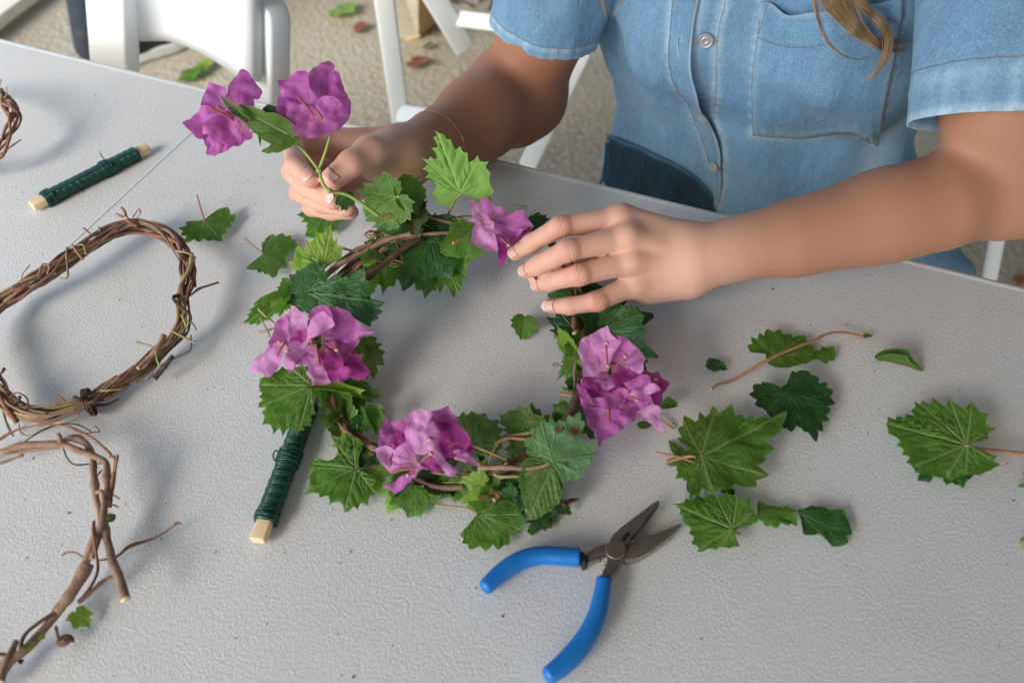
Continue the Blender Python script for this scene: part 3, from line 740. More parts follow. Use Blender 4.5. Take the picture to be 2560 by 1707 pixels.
# curves on the shirt front (crop C)
edgeC = spline([(556, -60), (545, 30), (528, 110), (512, 240), (512, 340), (530, 430), (562, 520), (600, 600), (640, 680), (668, 760), (682, 850), (676, 950), (672, 1040), (640, 1150)], 70)
lstC = spline([(405, -60), (398, 60), (386, 200), (380, 320), (395, 420), (430, 500), (480, 560), (520, 660), (560, 760), (590, 850), (610, 930)], 60)
rstC = spline([(700, -60), (690, 30), (660, 150), (645, 300), (645, 420), (640, 560), (632, 620)], 40)
E_ = onto(torso, 'C', edgeC); L_ = onto(torso, 'C', lstC); R_ = onto(torso, 'C', rstC)
pkL = spline([(890, 12), (880, 100), (872, 190), (855, 330), (846, 450), (843, 600), (850, 742)], 24)
pkR = spline([(1672, -20), (1660, 140), (1632, 300), (1600, 450), (1570, 600), (1550, 720), (1532, 808)], 24)
pkT = spline([(890, 12), (945, 12), (985, 38), (1040, 72), (1130, 84), (1240, 86), (1330, 62), (1420, 30), (1540, 10), (1672, -20)], 40)
pkB = spline([(850, 742), (950, 752), (1130, 758), (1290, 738), (1420, 735), (1475, 765), (1532, 808)], 40)
U_, W_ = np.meshgrid(np.linspace(0, 1, 40), np.linspace(0, 1, 24))
cL = pkL[:, None]; cR = pkR[:, None]
Uu, Ww = U_[..., None], W_[..., None]
coons = (1 - Ww) * pkT[None] + Ww * pkB[None] + (1 - Uu) * cL + Uu * cR - ((1 - Uu) * (1 - Ww) * pkT[0] + Uu * (1 - Ww) * pkT[-1] + (1 - Uu) * Ww * pkB[0] + Uu * Ww * pkB[-1])
PKc = coons.reshape(-1, 2)
fade = np.zeros(len(V))
for C_, w in ((E_, .006), (L_, .004), (R_, .005), (onto(torso, 'C', pkL), .004), (onto(torso, 'C', pkR), .005), (onto(torso, 'C', pkB), .006)):
    fade = np.maximum(fade, .8 * np.exp(-(curve_dist(V, C_[::2]) / w) ** 2))
fade = np.maximum(fade, .65 * np.exp(-((V - bodyP(.135, .06, -.04)) ** 2 / np.array([.02, .03, .09]) ** 2).sum(1)))
shirt = obj('denim_shirt', V, F, M['denim'], person, attrs=dict(fade=fade))
def sheet(name, c, grid, nu, nv, lift, mat, parent, thick, fade=None, f_=torso):
    X = onto(f_, c, grid, lift)
    i = (np.arange(nv - 1)[:, None] * nu + np.arange(nu - 1)[None]).ravel()
    return obj(name, X, np.stack([i, i + nu, i + nu + 1, i + 1], 1), mat, parent, attrs=dict(fade=np.zeros(len(X)) if fade is None else fade), solid=thick)
# pocket
edge = np.minimum.reduce([U_.ravel() * 1.2, (1 - U_.ravel()) * 1.2, (1 - W_.ravel()), W_.ravel() + .02])
lift = .0022 + .0011 * np.sin(np.linspace(0, 40, 960)) * 0 + .0016 * np.clip(edge * 6, 0, 1) + np.where(W_.ravel() < .02, .0150 * np.sin(np.pi * U_.ravel()), 0) + np.where((W_.ravel() < .15) & (W_.ravel() >= .02), .0022, 0) \
    + .0005 * np.sin(PKc[:, 0] * .06 + 2.5 * np.sin(PKc[:, 0] * .021)) * np.exp(-(((1 - W_.ravel()) / .14) ** 2)) \
    + .0009 * np.sin(PKc[:, 0] * .07) * np.exp(-((W_.ravel() - .16) / .10) ** 2)
sheet('pocket', 'C', PKc, 40, 24, lift, M['denim'], person, .0014, .55 * np.exp(-(edge / .03) ** 2) + .25 * np.clip(np.sin(PKc[:, 0] * .085), 0, 1) * np.exp(-(((1 - W_.ravel()) / .10) ** 2)))
# placket: from left stitch line to overlapping edge
n_ = 60; A_, B_ = spline(lstC, n_), spline(edgeC, n_); nu = 9
B_[:, 1] = B_[:, 1]
g = np.array([A_[j] * (1 - s) + B_[j] * s for j in range(n_) for s in np.linspace(0, 1, nu)])
ss = np.tile(np.linspace(0, 1, nu), n_); jj = np.repeat(np.arange(n_) / n_, nu)
lf = .0008 + .0030 * ss + .0095 * ss ** 2 * (np.exp(-((jj - .42) / .20) ** 2)) + .0007 * np.sin(jj * 70) * np.exp(-((ss - .2) / .4) ** 2)
sheet('button_band', 'C', g, nu, n_, lf, M['denim'], person, .0012, .8 * np.exp(-((1 - ss) / .06) ** 2) + .35 * np.exp(-(ss / .10) ** 2) * (.5 + .5 * np.sin(jj * 90)))
def welt(name, c, pts, lift, r, mat, parent, f_=torso, n=60):
    tube(name, onto(f_, c, spline(pts, n), lift), r, mat, parent, 6)
def stitches(c, pts, lift, parent, f_=torso, L=.0026, gap=.0009, r=.00032, mat=None, X=None):
    X = onto(f_, c, spline(pts, 80), lift) if X is None else X
    s = np.r_[0, np.cumsum(np.linalg.norm(np.diff(X, axis=0), axis=1))]; parts = []
    a = 0
    while a + L < s[-1]:
        q_ = np.array([[np.interp(z_, s, X[:, k]) for k in range(3)] for z_ in (a, a + L / 2, a + L)])
        V, F, _ = tube_data(q_, [r * .8, r, r * .8], 4); parts.append((V, F)); a += L + gap
    V, F = join(parts); o = obj('stitching', V, F, mat or M['thread'], parent); o['kind'] = 'stuff'; return o
inset = lambda C_, dx: C_ + np.array([dx, 0])
stitches('C', inset(lstC, 4), .0024, person); stitches('C', inset(rstC, 0), .0012, person)
stitches('C', inset(edgeC, -16), .0072, person)
stitches('C', inset(pkL[1:], 7), .0048, person); stitches('C', inset(pkR, -10), .0048, person); stitches('C', pkB - [0, 7], .0050, person)
stitches('C', [(878, 190), (940, 215), (1010, 240), (1130, 252), (1230, 242), (1330, 208), (1440, 150), (1530, 105), (1590, 96), (1660, 140)], .0066, person)
stitches('C', [(925, 20), (905, 100), (878, 185)], .0060, person)
# dark sheet over the lower shirt front, standing in for its shade
t = NT('denim_shade'); f = t.noise(90, 5, .7, t.coord((1, 1, .3))); f2 = t.noise(650, 3, .7)
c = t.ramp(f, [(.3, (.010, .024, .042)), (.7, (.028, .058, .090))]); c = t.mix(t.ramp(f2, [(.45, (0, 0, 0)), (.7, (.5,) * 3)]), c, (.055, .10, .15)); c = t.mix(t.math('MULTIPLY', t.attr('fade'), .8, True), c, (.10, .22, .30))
M['denim_shade'] = t.done(t.bsdf(c, .9, 0, t.bump(f2, .6, .001), .1))
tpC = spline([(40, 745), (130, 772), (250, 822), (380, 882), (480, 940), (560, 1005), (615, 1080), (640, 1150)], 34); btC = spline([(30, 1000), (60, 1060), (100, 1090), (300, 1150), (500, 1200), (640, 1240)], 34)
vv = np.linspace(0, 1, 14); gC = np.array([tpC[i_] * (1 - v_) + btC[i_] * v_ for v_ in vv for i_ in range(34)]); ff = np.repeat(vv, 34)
sheet('shirt_shade_sheet', 'C', gC, 34, 14, .0030 + .0012 * np.sin(gC[:, 0] * .03 + gC[:, 1] * .02), M['denim_shade'], person, .002, np.exp(-(ff / .05) ** 2))
# buttons
def button(x, y, r, sx=1.0, lift=.004, tilt=0):
    c_ = onto(torso, 'C', [(x, y)], lift)[0]; n3_ = grad(torso, c_[None], .006)[0]; n3_ = nrm(n3_ + BLx * tilt)
    a_ = nrm(np.cross(n3_, [0, 0, 1])); b_ = np.cross(n3_, a_); V = []
    prof = [(0, .0006), (.30, .0006), (.36, .0011), (.44, .0011), (.50, .0005), (.80, .0005), (.88, .0013), (.97, .0011), (1, .0004), (.9, -.0012), (0, -.0014)]
    k_ = 28
    for rr, z_ in prof:
        for q_ in range(k_):
            an = q_ * 2 * math.pi / k_; V.append(c_ + a_ * r * rr * math.cos(an) + b_ * r * rr * math.sin(an) + n3_ * z_)
    F = [[i_ * k_ + q_, i_ * k_ + (q_ + 1) % k_, (i_ + 1) * k_ + (q_ + 1) % k_, (i_ + 1) * k_ + q_] for i_ in range(len(prof) - 1) for q_ in range(k_)]
    obj('button', np.array(V), F, M['button'], person)
BLx = np.array([*BL, 0])
button(585, 218, .0072, lift=.0035, tilt=.1); button(580, 628, .0070, lift=.0062, tilt=-.45); button(642, 905, .0070, lift=.0062, tilt=-.45)
# buttonhole
hole = spline([(455, 185), (462, 230), (458, 290), (440, 305), (436, 250), (440, 200), (455, 185)], 30)
stitches('C', hole, .0042, person, L=.0012, gap=.0001, r=.0006, mat=M['thread_blue'])
# sleeves
def sleeve(name, top, mouth, r0, r1, side, sq, amp, seed, cuff, f2_):
    ax = nrm(mouth - top); a_ = nrm(side - ax * (side @ ax)); b_ = np.cross(ax, a_); n, k_ = 34, 64; V = []; fd = []
    for i_ in range(n):
        s = i_ / (n - 1); c_ = top + (mouth - top) * s; r = r0 + (r1 - r0) * s
        for q_ in range(k_):
            an = q_ * 2 * math.pi / k_
            w = amp * (math.sin(3 * an + seed + 2 * s) * .5 + math.sin(5 * an - 3 * s + seed * 2) * .35 + .3 * math.sin(9 * an + 5 * s))
            rr = r * (1 + w) + (.0012 if s > cuff else 0) + .0008 * math.sin(an * 34 + 2 * math.sin(an * 5)) * (math.exp(-((s - cuff) / .05) ** 2) + math.exp(-((s - 1) / .04) ** 2))
            V.append(c_ + a_ * rr * math.cos(an) + b_ * rr * sq * math.sin(an))
            fd.append(.9 * math.exp(-((1 - s) / .02) ** 2) + .55 * max(0, math.sin(an * 34 + 2 * math.sin(an * 5) + 3 * math.sin(an * 2))) * (s > cuff - .03) * (.4 + .6 * math.sin(an * 7 + 1) ** 2) + .35 * math.exp(-((s - cuff) / .03) ** 2))
    F = [[i_ * k_ + q_, i_ * k_ + (q_ + 1) % k_, (i_ + 1) * k_ + (q_ + 1) % k_, (i_ + 1) * k_ + q_] for i_ in range(n - 1) for q_ in range(k_)]
    V = np.array(V); o = obj(name, V, F, M['denim'], person, attrs=dict(fade=fd), solid=.0016)
    j = int(cuff * (n - 1)) - 1; ring = V[j * k_:(j + 1) * k_]; cen = ring.mean(0); ring = ring + nrm(ring - cen) * .0016
    stitches('', None, 0, person, X=spline(np.vstack([ring, ring[:1]]), 160)); return o
sleeve('sleeve', Q('B', 1800, -330, .735), Q('B', 1672, 205, .80), .062, .0530, np.array([1., 0, 0]), .86, .045, 1.0, .89, None)
sleeve('sleeve', np.array([.395, .70, TZ + .31]), Q('C', 2250, 690, .622), .075, .0690, np.array([1., 0, 0]), .80, .035, 2.4, .885, None)
# trousers
def legs(p):
    d = None
    for s in (-1, 1):
        a_, k_, f3_ = bodyP(s * .09, -.02, -.23), bodyP(s * .11, .36, -.27), bodyP(s * .11, .30, -.66)
        e = smin(cap(p, a_, k_, .085, .062), cap(p, k_, f3_, .060, .045), .03); d = e if d is None else smin(d, e, .02)
    return d
V, F = polymesh(legs, [-.25, .2, .0], [.6, 1.05, .72], .008)
M['jeans'] = simple('dark_jeans', (.018, .026, .045), .85, var=.3, bscale=500, bstr=.3)
obj('trousers', V, F, M['jeans'], person)
def shoe_data(heel, fwd):
    f = nrm(np.array([*fwd, 0.])); s = np.array([-f[1], f[0], 0.]); heel = np.asarray(heel, float)
    fn = lambda p: smin(smin(cap(p, heel + f * .03 + [0, 0, .05], heel + f * .20 + [0, 0, .035], .040, .034), cap(p, heel + f * .03 + [0, 0, .05], heel + f * .01 + [0, 0, .11], .038, .040), .03), cap(p, heel + f * .2 + [0, 0, .035], heel + f * .235 + [0, 0, .035], .036, .030), .02)
    fn2 = lambda p: smax(fn(p), -(p[:, 2] - .028).astype(np.float32), .004)
    V1, F1 = polymesh(fn2, heel - .1, heel + f * .3 + [.12, .12, .2], .006)
    poly = [((heel + f * a_ + s * b_)[0], (heel + f * a_ + s * b_)[1]) for a_, b_ in [(-.02, 0), (-.012, -.03), (.03, -.04), (.12, -.034), (.2, -.044), (.25, -.034), (.275, 0), (.25, .034), (.2, .046), (.12, .038), (.03, .04), (-.012, .03)]]
    V2, F2 = prism_data(poly, .003, .036); return V1, F1, V2, F2
M['shoe_black'] = simple('shoe_black', (.012, .012, .016), .7); M['sole_white'] = simple('sole_white', (.68, .70, .70), .6)
for s in (-1, 1):
    V1, F1, V2, F2 = shoe_data(bodyP(s * .11, .26, -TZ), BF)
    o = obj('shoe', V1, F1, M['shoe_black'], person); obj('sole', V2, F2, M['sole_white'], o, bevel=.006)
rounded_bar('back_post', Q('S', 2500, 560, 1.10), ext_floor(Q('S', 2500, 560, 1.10), Q('S', 2462, 760, 1.17)), .020, .022, chair_her, nrm(Q('S', 2480, 660, 1.1) - CAMP), bev=.005)
# --- hair: cap of hair plus the loose locks that hang in front of the shirt
t = NT('hair')
f = t.noise(60, 4, .6, t.coord((1, 1, .2)))
c = t.ramp(f, [(.3, (.17, .10, .05)), (.5, (.36, .235, .125)), (.7, (.62, .45, .26))])
M['hair'] = t.done(t.bsdf(c, .38, 0, None, .5))
def haircap(p):
    hc = bodyP(0, .135, .575); d = ell(p, hc, (.088, .108, .118)); d = smax(d, -ell(p, bodyP(0, .27, .50), (.075, .10, .12)), .01)
    d = smin(d, cap(p, bodyP(-.07, .08, .55), bodyP(-.10, .06, .36), .03, .022), .03); d = smin(d, cap(p, bodyP(.07, .08, .55), bodyP(.10, .07, .36), .03, .024), .03)
    d = smin(d, cap(p, bodyP(.08, .09, .50), Q('C', 1380, -440, .60), .022, .013), .02); d = smin(d, cap(p, bodyP(-.08, .09, .50), Q('C', 85, -440, .60), .020, .008), .02)
    return d + .0025 * np.sin(p[:, 0] * 330).astype(np.float32)
V, F = polymesh(haircap, [.0, .45, TZ + .18], [.52, .98, TZ + .76], .005)
obj('hair', V, F, M['hair'], person)
def lock(pts, n, spread, r, endr, z0, z1, c='C', seed=0, conv=.3):
    rg = random.Random(seed); parts = []
    base = spline([(x, y) for x, y in pts], 30)
    for k in range(n):
        ox, oy, oz = rg.gauss(0, spread), rg.gauss(0, spread * .6), rg.uniform(-.006, .006); ph = rg.uniform(0, 6); ln = rg.uniform(.82, 1.0)
        Cc = []
        for i_ in range(30):
            s = i_ / 29 * ln; b_ = base[min(29, int(s * 29))] * (1 - (s * 29) % 1) + base[min(29, int(s * 29) + 1)] * ((s * 29) % 1)
            w = 1 - (1 - conv) * s
            Cc.append(Q(c, b_[0] + ox * w + 3 * math.sin(ph + 5 * s), b_[1] + oy * w, z0 + (z1 - z0) * s + oz * w))
        V, F, _ = tube_data(np.array(Cc), np.interp(np.linspace(0, 1, 30), [0, .7, 1], [r, r * .8, endr]), 5); parts.append((V, F))
    V, F = join(parts); o = obj('hair_lock', V, F, M['hair'], person); o['kind'] = 'stuff'; return o
Z0, Z1 = .60, .675
lock([(1320, -420), (1250, -150), (1260, 0), (1340, 90), (1440, 190), (1560, 235), (1720, 232)], 90, 40, .00030, .00012, Z0, Z1, seed=1, conv=.34)
lock([(1400, -420), (1330, -150), (1350, 0), (1400, 110), (1480, 210), (1580, 275), (1700, 275)], 70, 34, .00030, .00012, Z0, Z1, seed=2, conv=.36)
lock([(1480, -420), (1410, -120), (1440, 20), (1540, 110), (1595, 210), (1580, 320), (1520, 410), (1445, 462)], 50, 28, .00030, .00012, Z0, Z1, seed=3, conv=.32)
lock([(1240, -420), (1185, -120), (1190, 10), (1215, 120), (1260, 230), (1340, 305), (1430, 330), (1500, 318)], 16, 9, .0004, .00012, Z0, Z1, seed=4, conv=.3)
lock([(60, -420), (10, -150), (15, 0), (40, 115)], 22, 14, .00045, .00012, .60, .66, seed=5, conv=.15)
lock([(150, -420), (110, -150), (130, 0), (90, 60), (50, 118)], 8, 10, .00045, .00012, .60, .66, seed=6, conv=.2)
# bracelet: fine gold chain round the right wrist
cM = [Q('M', 470, 1250, .715)]; ax = nrm(ELr - WRr); cw = WRr + ax * .047
a_ = nrm(np.cross(ax, [0, 0, 1])); b_ = np.cross(ax, a_); ring = []
for q_ in np.linspace(0, 2 * math.pi, 150, endpoint=False):
    dn = a_ * math.cos(q_) + b_ * math.sin(q_); o_ = cw + ax * .004 * math.sin(q_ + .6)
    X = march(skinR, (o_ + dn * .07)[None], -dn[None], 0, .07)[0]; ring.append(X + dn * .0006)
parts = []
for k in range(0, 150):
    a2, b2 = ring[k], ring[(k + 1) % 150]; V, F, _ = tube_data(np.array([a2, (a2 + b2) / 2, b2]), [.00022, .00045, .00022], 5); parts.append((V, F))
V, F = join(parts); obj('bracelet', V, F, M['gold'], person)
# bystander whose shoe shows through the chair back
T_ = lambda x, y, z: Q('S', x * .2041, y * .2041, z)
by = thing('person', (*Q('S', 262, 165, 2.33)[:2], 0), 'person in dark trousers and black white-soled shoes standing beyond the white chair', 'person')
hl = P('S', 228, 190, -TZ); tp = P('S', 455, 112, -TZ); fw = nrm((tp - hl))[:2]
V1, F1, V2, F2 = shoe_data(hl + np.array([*fw, 0]) * .03, fw)
o = obj('shoe', V1, F1, M['shoe_black'], by); obj('sole', V2, F2, M['sole_white'], o, bevel=.006)
sd2 = np.array([-fw[1], fw[0], 0]); hl2 = hl + sd2 * .12 + np.array([*fw, 0]) * .42
V1, F1, V2, F2 = shoe_data(hl2, fw); o = obj('shoe', V1, F1, M['shoe_black'], by); obj('sole', V2, F2, M['sole_white'], o, bevel=.006)
ank = np.array([*hl[:2], .08]) + np.array([*fw, 0]) * .03; kne = Q('S', 212, -60, 2.12); hip = kne + (kne - ank) * .95; hip[2] = .86; ank2 = ank + sd2 * .12 + np.array([*fw, 0]) * .42; kne2 = kne + sd2 * .2; hip2 = hip + sd2 * .17
def bl_(p):
    d = smin(cap(p, ank, kne, .042, .055), cap(p, kne, hip, .055, .082), .02); e = smin(cap(p, ank2, kne2, .042, .055), cap(p, kne2, hip2, .055, .082), .02)
    return smin(smin(d, e, .02), cap(p, hip + [0, 0, .03], hip2 + [0, 0, .03], .095, .095), .04)
bb_ = np.stack([ank, hip, ank2, hip2, kne]); V, F = polymesh(bl_, bb_.min(0) - .16, bb_.max(0) + .17, .010)
M['slate'] = simple('slate_trousers', (.016, .024, .038), .85, var=.2); obj('trousers', V, F, M['slate'], by)
hm = (hip + hip2) / 2
def bt_(p):
    d = cap(p, hm + [0, 0, .05], hm + [0, 0, .45], .13, .15)
    for s in (-1, 1): d = smin(d, smin(cap(p, hm + sd2 * s * .17 + [0, 0, .48], hm + sd2 * s * .23 + [0, 0, .2], .05, .04), cap(p, hm + sd2 * s * .23 + [0, 0, .2], hm + sd2 * s * .22 + [0, 0, -.05], .04, .032), .02), .04)
    return d
V, F = polymesh(bt_, hm - [.5, .5, .2], hm + [.5, .5, .75], .012); obj('top', V, F, simple('grey_top', (.3, .3, .32), .9), by)
def bh_(p): return smin(cap(p, hm + [0, 0, .55], hm + [0, 0, .68], .055, .05), ell(p, hm + [0, 0, .78], (.078, .09, .115)), .03)
V, F = polymesh(bh_, hm + [-.2, -.2, .45], hm + [.2, .2, .95], .008); obj('body', V, F, M['skin'], by, attrs=dict(tan=np.full(len(V), .4)))
V, F = polymesh(lambda p: smax(ell(p, hm + [0, 0, .80], (.09, .102, .12)), -ell(p, hm + np.array([*fw, 0]) * .13 + [0, 0, .74], (.08, .08, .10)), .01), hm + [-.2, -.2, .6], hm + [.2, .2, 1.0], .008); obj('hair', V, F, M['hair'], by)
# ------------------------------------------------------------------ leaves, bracts, twigs
def pt(q): return (Q(*q) if q[3] > .4 else P(*q)) if len(q) == 4 else P(q[0], q[1], q[2], .004)      # 4th value: height over the table, or depth when > .4
def frame_of(B, T, roll, camw=.5):
    ax = nrm(T - B); n0 = nrm(np.array([0, 0, 1.]) * (1 - camw) + nrm(CAMP - B) * camw); n0 = nrm(n0 - ax * (n0 @ ax)); s = np.cross(ax, n0)
    c_, s_ = math.cos(roll), math.sin(roll); return ax, s * c_ + n0 * s_, n0 * c_ - s * s_
VL = dict(  # outline of a vine leaf: angle from the tip direction (deg) -> radius (tip = 1)
    vine=[(0, 1.0), (14, .86), (26, .74), (38, .76), (50, .86), (62, .78), (78, .66), (92, .68), (104, .64), (118, .52), (135, .40), (150, .31), (163, .20), (172, .11), (180, .05)],
    wide=[(0, 1.0), (16, .86), (32, .78), (46, .90), (60, .86), (80, .76), (98, .78), (112, .70), (130, .52), (148, .38), (163, .22), (173, .12), (180, .05)],
    long=[(0, 1.0), (10, .90), (22, .80), (33, .70), (46, .72), (56, .66), (70, .54), (84, .50), (98, .47), (112, .42), (126, .38), (140, .32), (154, .26), (166, .16), (180, .05)],
    star=[(0, 1.0), (12, .80), (24, .56), (36, .60), (50, .98), (62, .80), (78, .62), (92, .76), (102, .78), (118, .50), (135, .36), (155, .22), (170, .11), (180, .05)],
    half=[(0, 1.0), (15, .85), (35, .75), (55, .8), (75, .62), (95, .40), (120, .25), (150, .14), (180, .05)],
    ovate=[(0, 1.0), (8, .88), (16, .76), (26, .66), (40, .56), (60, .48), (80, .42), (100, .36), (125, .29), (150, .20), (170, .10), (180, .03)],
    heart=[(0, 1.0), (7, .90), (15, .80), (25, .74), (40, .70), (60, .66), (80, .60), (100, .52), (125, .42), (150, .30), (170, .12), (180, .03)])
nleaf = 0
def leaf_geo(kind, seed, w=1.0, fold=0., curl=.15, rip=.05, teeth=1.0, asym=0., cup=0., spots=None, dense=1.0, twist=0.):
    rg = np.random.default_rng(seed)
    na = int(168 * dense) // 2 * 2; nr = max(6, int(15 * dense)); phi = np.linspace(-np.pi, np.pi, na, endpoint=False)
    tab = np.array(VL[kind], float); ja = rg.normal(0, .06, len(tab)); jb = rg.normal(0, .06, len(tab)); ja[0] = jb[0]
    deg = np.degrees(np.abs(phi))
    r = np.where(phi >= 0, np.interp(deg, tab[:, 0], tab[:, 1] * (1 + ja)), np.interp(deg, tab[:, 0], tab[:, 1] * (1 + jb)))
    if kind in ('ovate', 'heart'):
        n_t, amp = (34, .020) if kind == 'heart' else (10, .006)
    else: n_t, amp = 20, .165
    ph = phi / (2 * np.pi) * n_t + rg.uniform() ; ph = ph + .25 * np.sin(phi * 3 + rg.uniform(0, 6)); fr = ph - np.floor(ph)
    kt = np.floor(ph).astype(int) % 64; jt = rg.uniform(.4, 1.2, 64)
    pk = rg.uniform(.45, .75, 64)[kt]; tooth = np.where(fr < pk, fr / pk, (1 - fr) / (1 - pk)) ** 1.6 * jt[kt]
    amp_ = amp * teeth * (1 + .5 * np.sin(phi * 4 + rg.uniform(0, 6))) * np.clip((180 - deg) / 25, 0, 1)
    rr = np.linspace(0, 1, nr) ** .85
    V = [np.zeros((1, 2))]
    R2 = []
    for t_ in rr[1:]:
        rad = r * t_ + (tooth - .38) * amp_ * (.35 + .65 * r) * np.clip((t_ - .72) / .28, 0, 1) ** 1.3
        V.append(np.stack([np.sin(phi) * rad, np.cos(phi) * rad], 1))
    XY = np.vstack(V); tt = np.r_[0, np.repeat(rr[1:], na)]
    segs = []
    mains = [0] if kind in ('ovate', 'heart') else [0, 50, -50, 102, -102]
    if kind == 'half': mains = [0, 45, -45]
    for a in mains:
        ar = math.radians(a); L = np.interp(abs(a), tab[:, 0], tab[:, 1]) * .95; d = np.array([math.sin(ar), math.cos(ar)]); segs.append((np.zeros(2), d * L, 1.0))
        ns = 6 if kind in ('ovate', 'heart') else 4
        for k in range(ns):
            s = (k + .8 + rg.uniform(-.15, .15)) / (ns + .6); l2 = L * (.62 * (1 - s) + .10) * (1.0 if kind == 'vine' else .95)
            for sg in (-1, 1):
                if abs(a) > 90 and sg * a > 0 and k == 0: continue
                a2 = ar + sg * math.radians(42); d2 = np.array([math.sin(a2), math.cos(a2)]); p0 = d * L * (s + (.04 if sg > 0 else 0)); segs.append((p0, p0 + d2 * l2, .5))
                if kind == 'heart':
                    for q_ in (.3, .55, .8):
                        for s3 in (-1, 1):
                            a3 = a2 + s3 * math.radians(60); d3 = np.array([math.sin(a3), math.cos(a3)]); p1 = p0 + d2 * l2 * q_; segs.append((p1, p1 + d3 * l2 * .30, .3))
    vein = np.zeros(len(XY)); q2 = np.full(len(XY), 9.)
    for a, b, wt in segs:
        ab = b - a; t_ = np.clip(((XY - a) @ ab) / (ab @ ab), 0, 1); dd = np.linalg.norm(XY - a - t_[:, None] * ab, axis=1)
        wd = (.015 if wt == 1 else .010) * (1 - .45 * t_)
        vein = np.maximum(vein, wt * np.exp(-(dd / wd) ** 2)); q2 = np.minimum(q2, dd)
    x, y = XY[:, 0], XY[:, 1]; rad = np.hypot(x, y)
    z = .020 * (1 - np.exp(-(q2 / .045) ** 2)) + .010 * wob(np.stack([x, y, 0 * x + seed], 1), .35, 2) * np.clip(rad * 3, 0, 1) + fold * np.abs(x) + cup * rad ** 2 - curl * np.clip(y, 0, None) ** 2
    z += rip * np.sin(3 * np.arctan2(x, y) + rg.uniform(0, 6)) * rad ** 2 + rip * .6 * np.sin(7 * np.arctan2(x, y) + rg.uniform(0, 6)) * rad ** 3 + asym * x
    z += twist * x * y
    X3 = np.stack([x * w, y, z], 1)
    F = [[0, 1 + j, 1 + (j + 1) % na] for j in range(na)]
    b0 = 1
    for k in range(nr - 2):
        for j in range(na):
            F.append([b0 + k * na + j, b0 + (k + 1) * na + j, b0 + (k + 1) * na + (j + 1) % na, b0 + k * na + (j + 1) % na])
    sp = np.zeros(len(XY))
    for sx, sy, sr in (spots or []): sp = np.maximum(sp, np.clip(1.6 * np.exp(-((np.hypot(x - sx, y - sy)) / sr) ** 4), 0, 1))
    return X3, F, dict(vein=vein, edge=np.clip((tt - .93) / .07, 0, 1) ** 2, spot=sp)
def leaf(base, tip, mat, kind='vine', w=1.0, roll=0., parent=None, name='leaf', camw=.5, size=None, stalk=None, smat='stalk_red', sr=.0008, **kw):
    global nleaf; nleaf += 1
    B, T = pt(base), pt(tip); L = np.linalg.norm(T - B)
    ax, s, n = frame_of(B, T, roll, camw)
    X, F, at = leaf_geo(kind, nleaf * 13 + 5, w, **kw)
    V = B + (X[:, :1] * s + X[:, 1:2] * ax + X[:, 2:] * n) * L
    o = obj(name, V, F, M[mat], parent, loc=None if parent is not None else B, attrs=at)
    if stalk is not None:
        C = np.array([pt(q_) for q_ in stalk]); C = np.vstack([C, (B + ax * .001 - n * .0006)[None]])
        tube('stalk', C, sr, M[smat], o, 6, n=20)
    return o
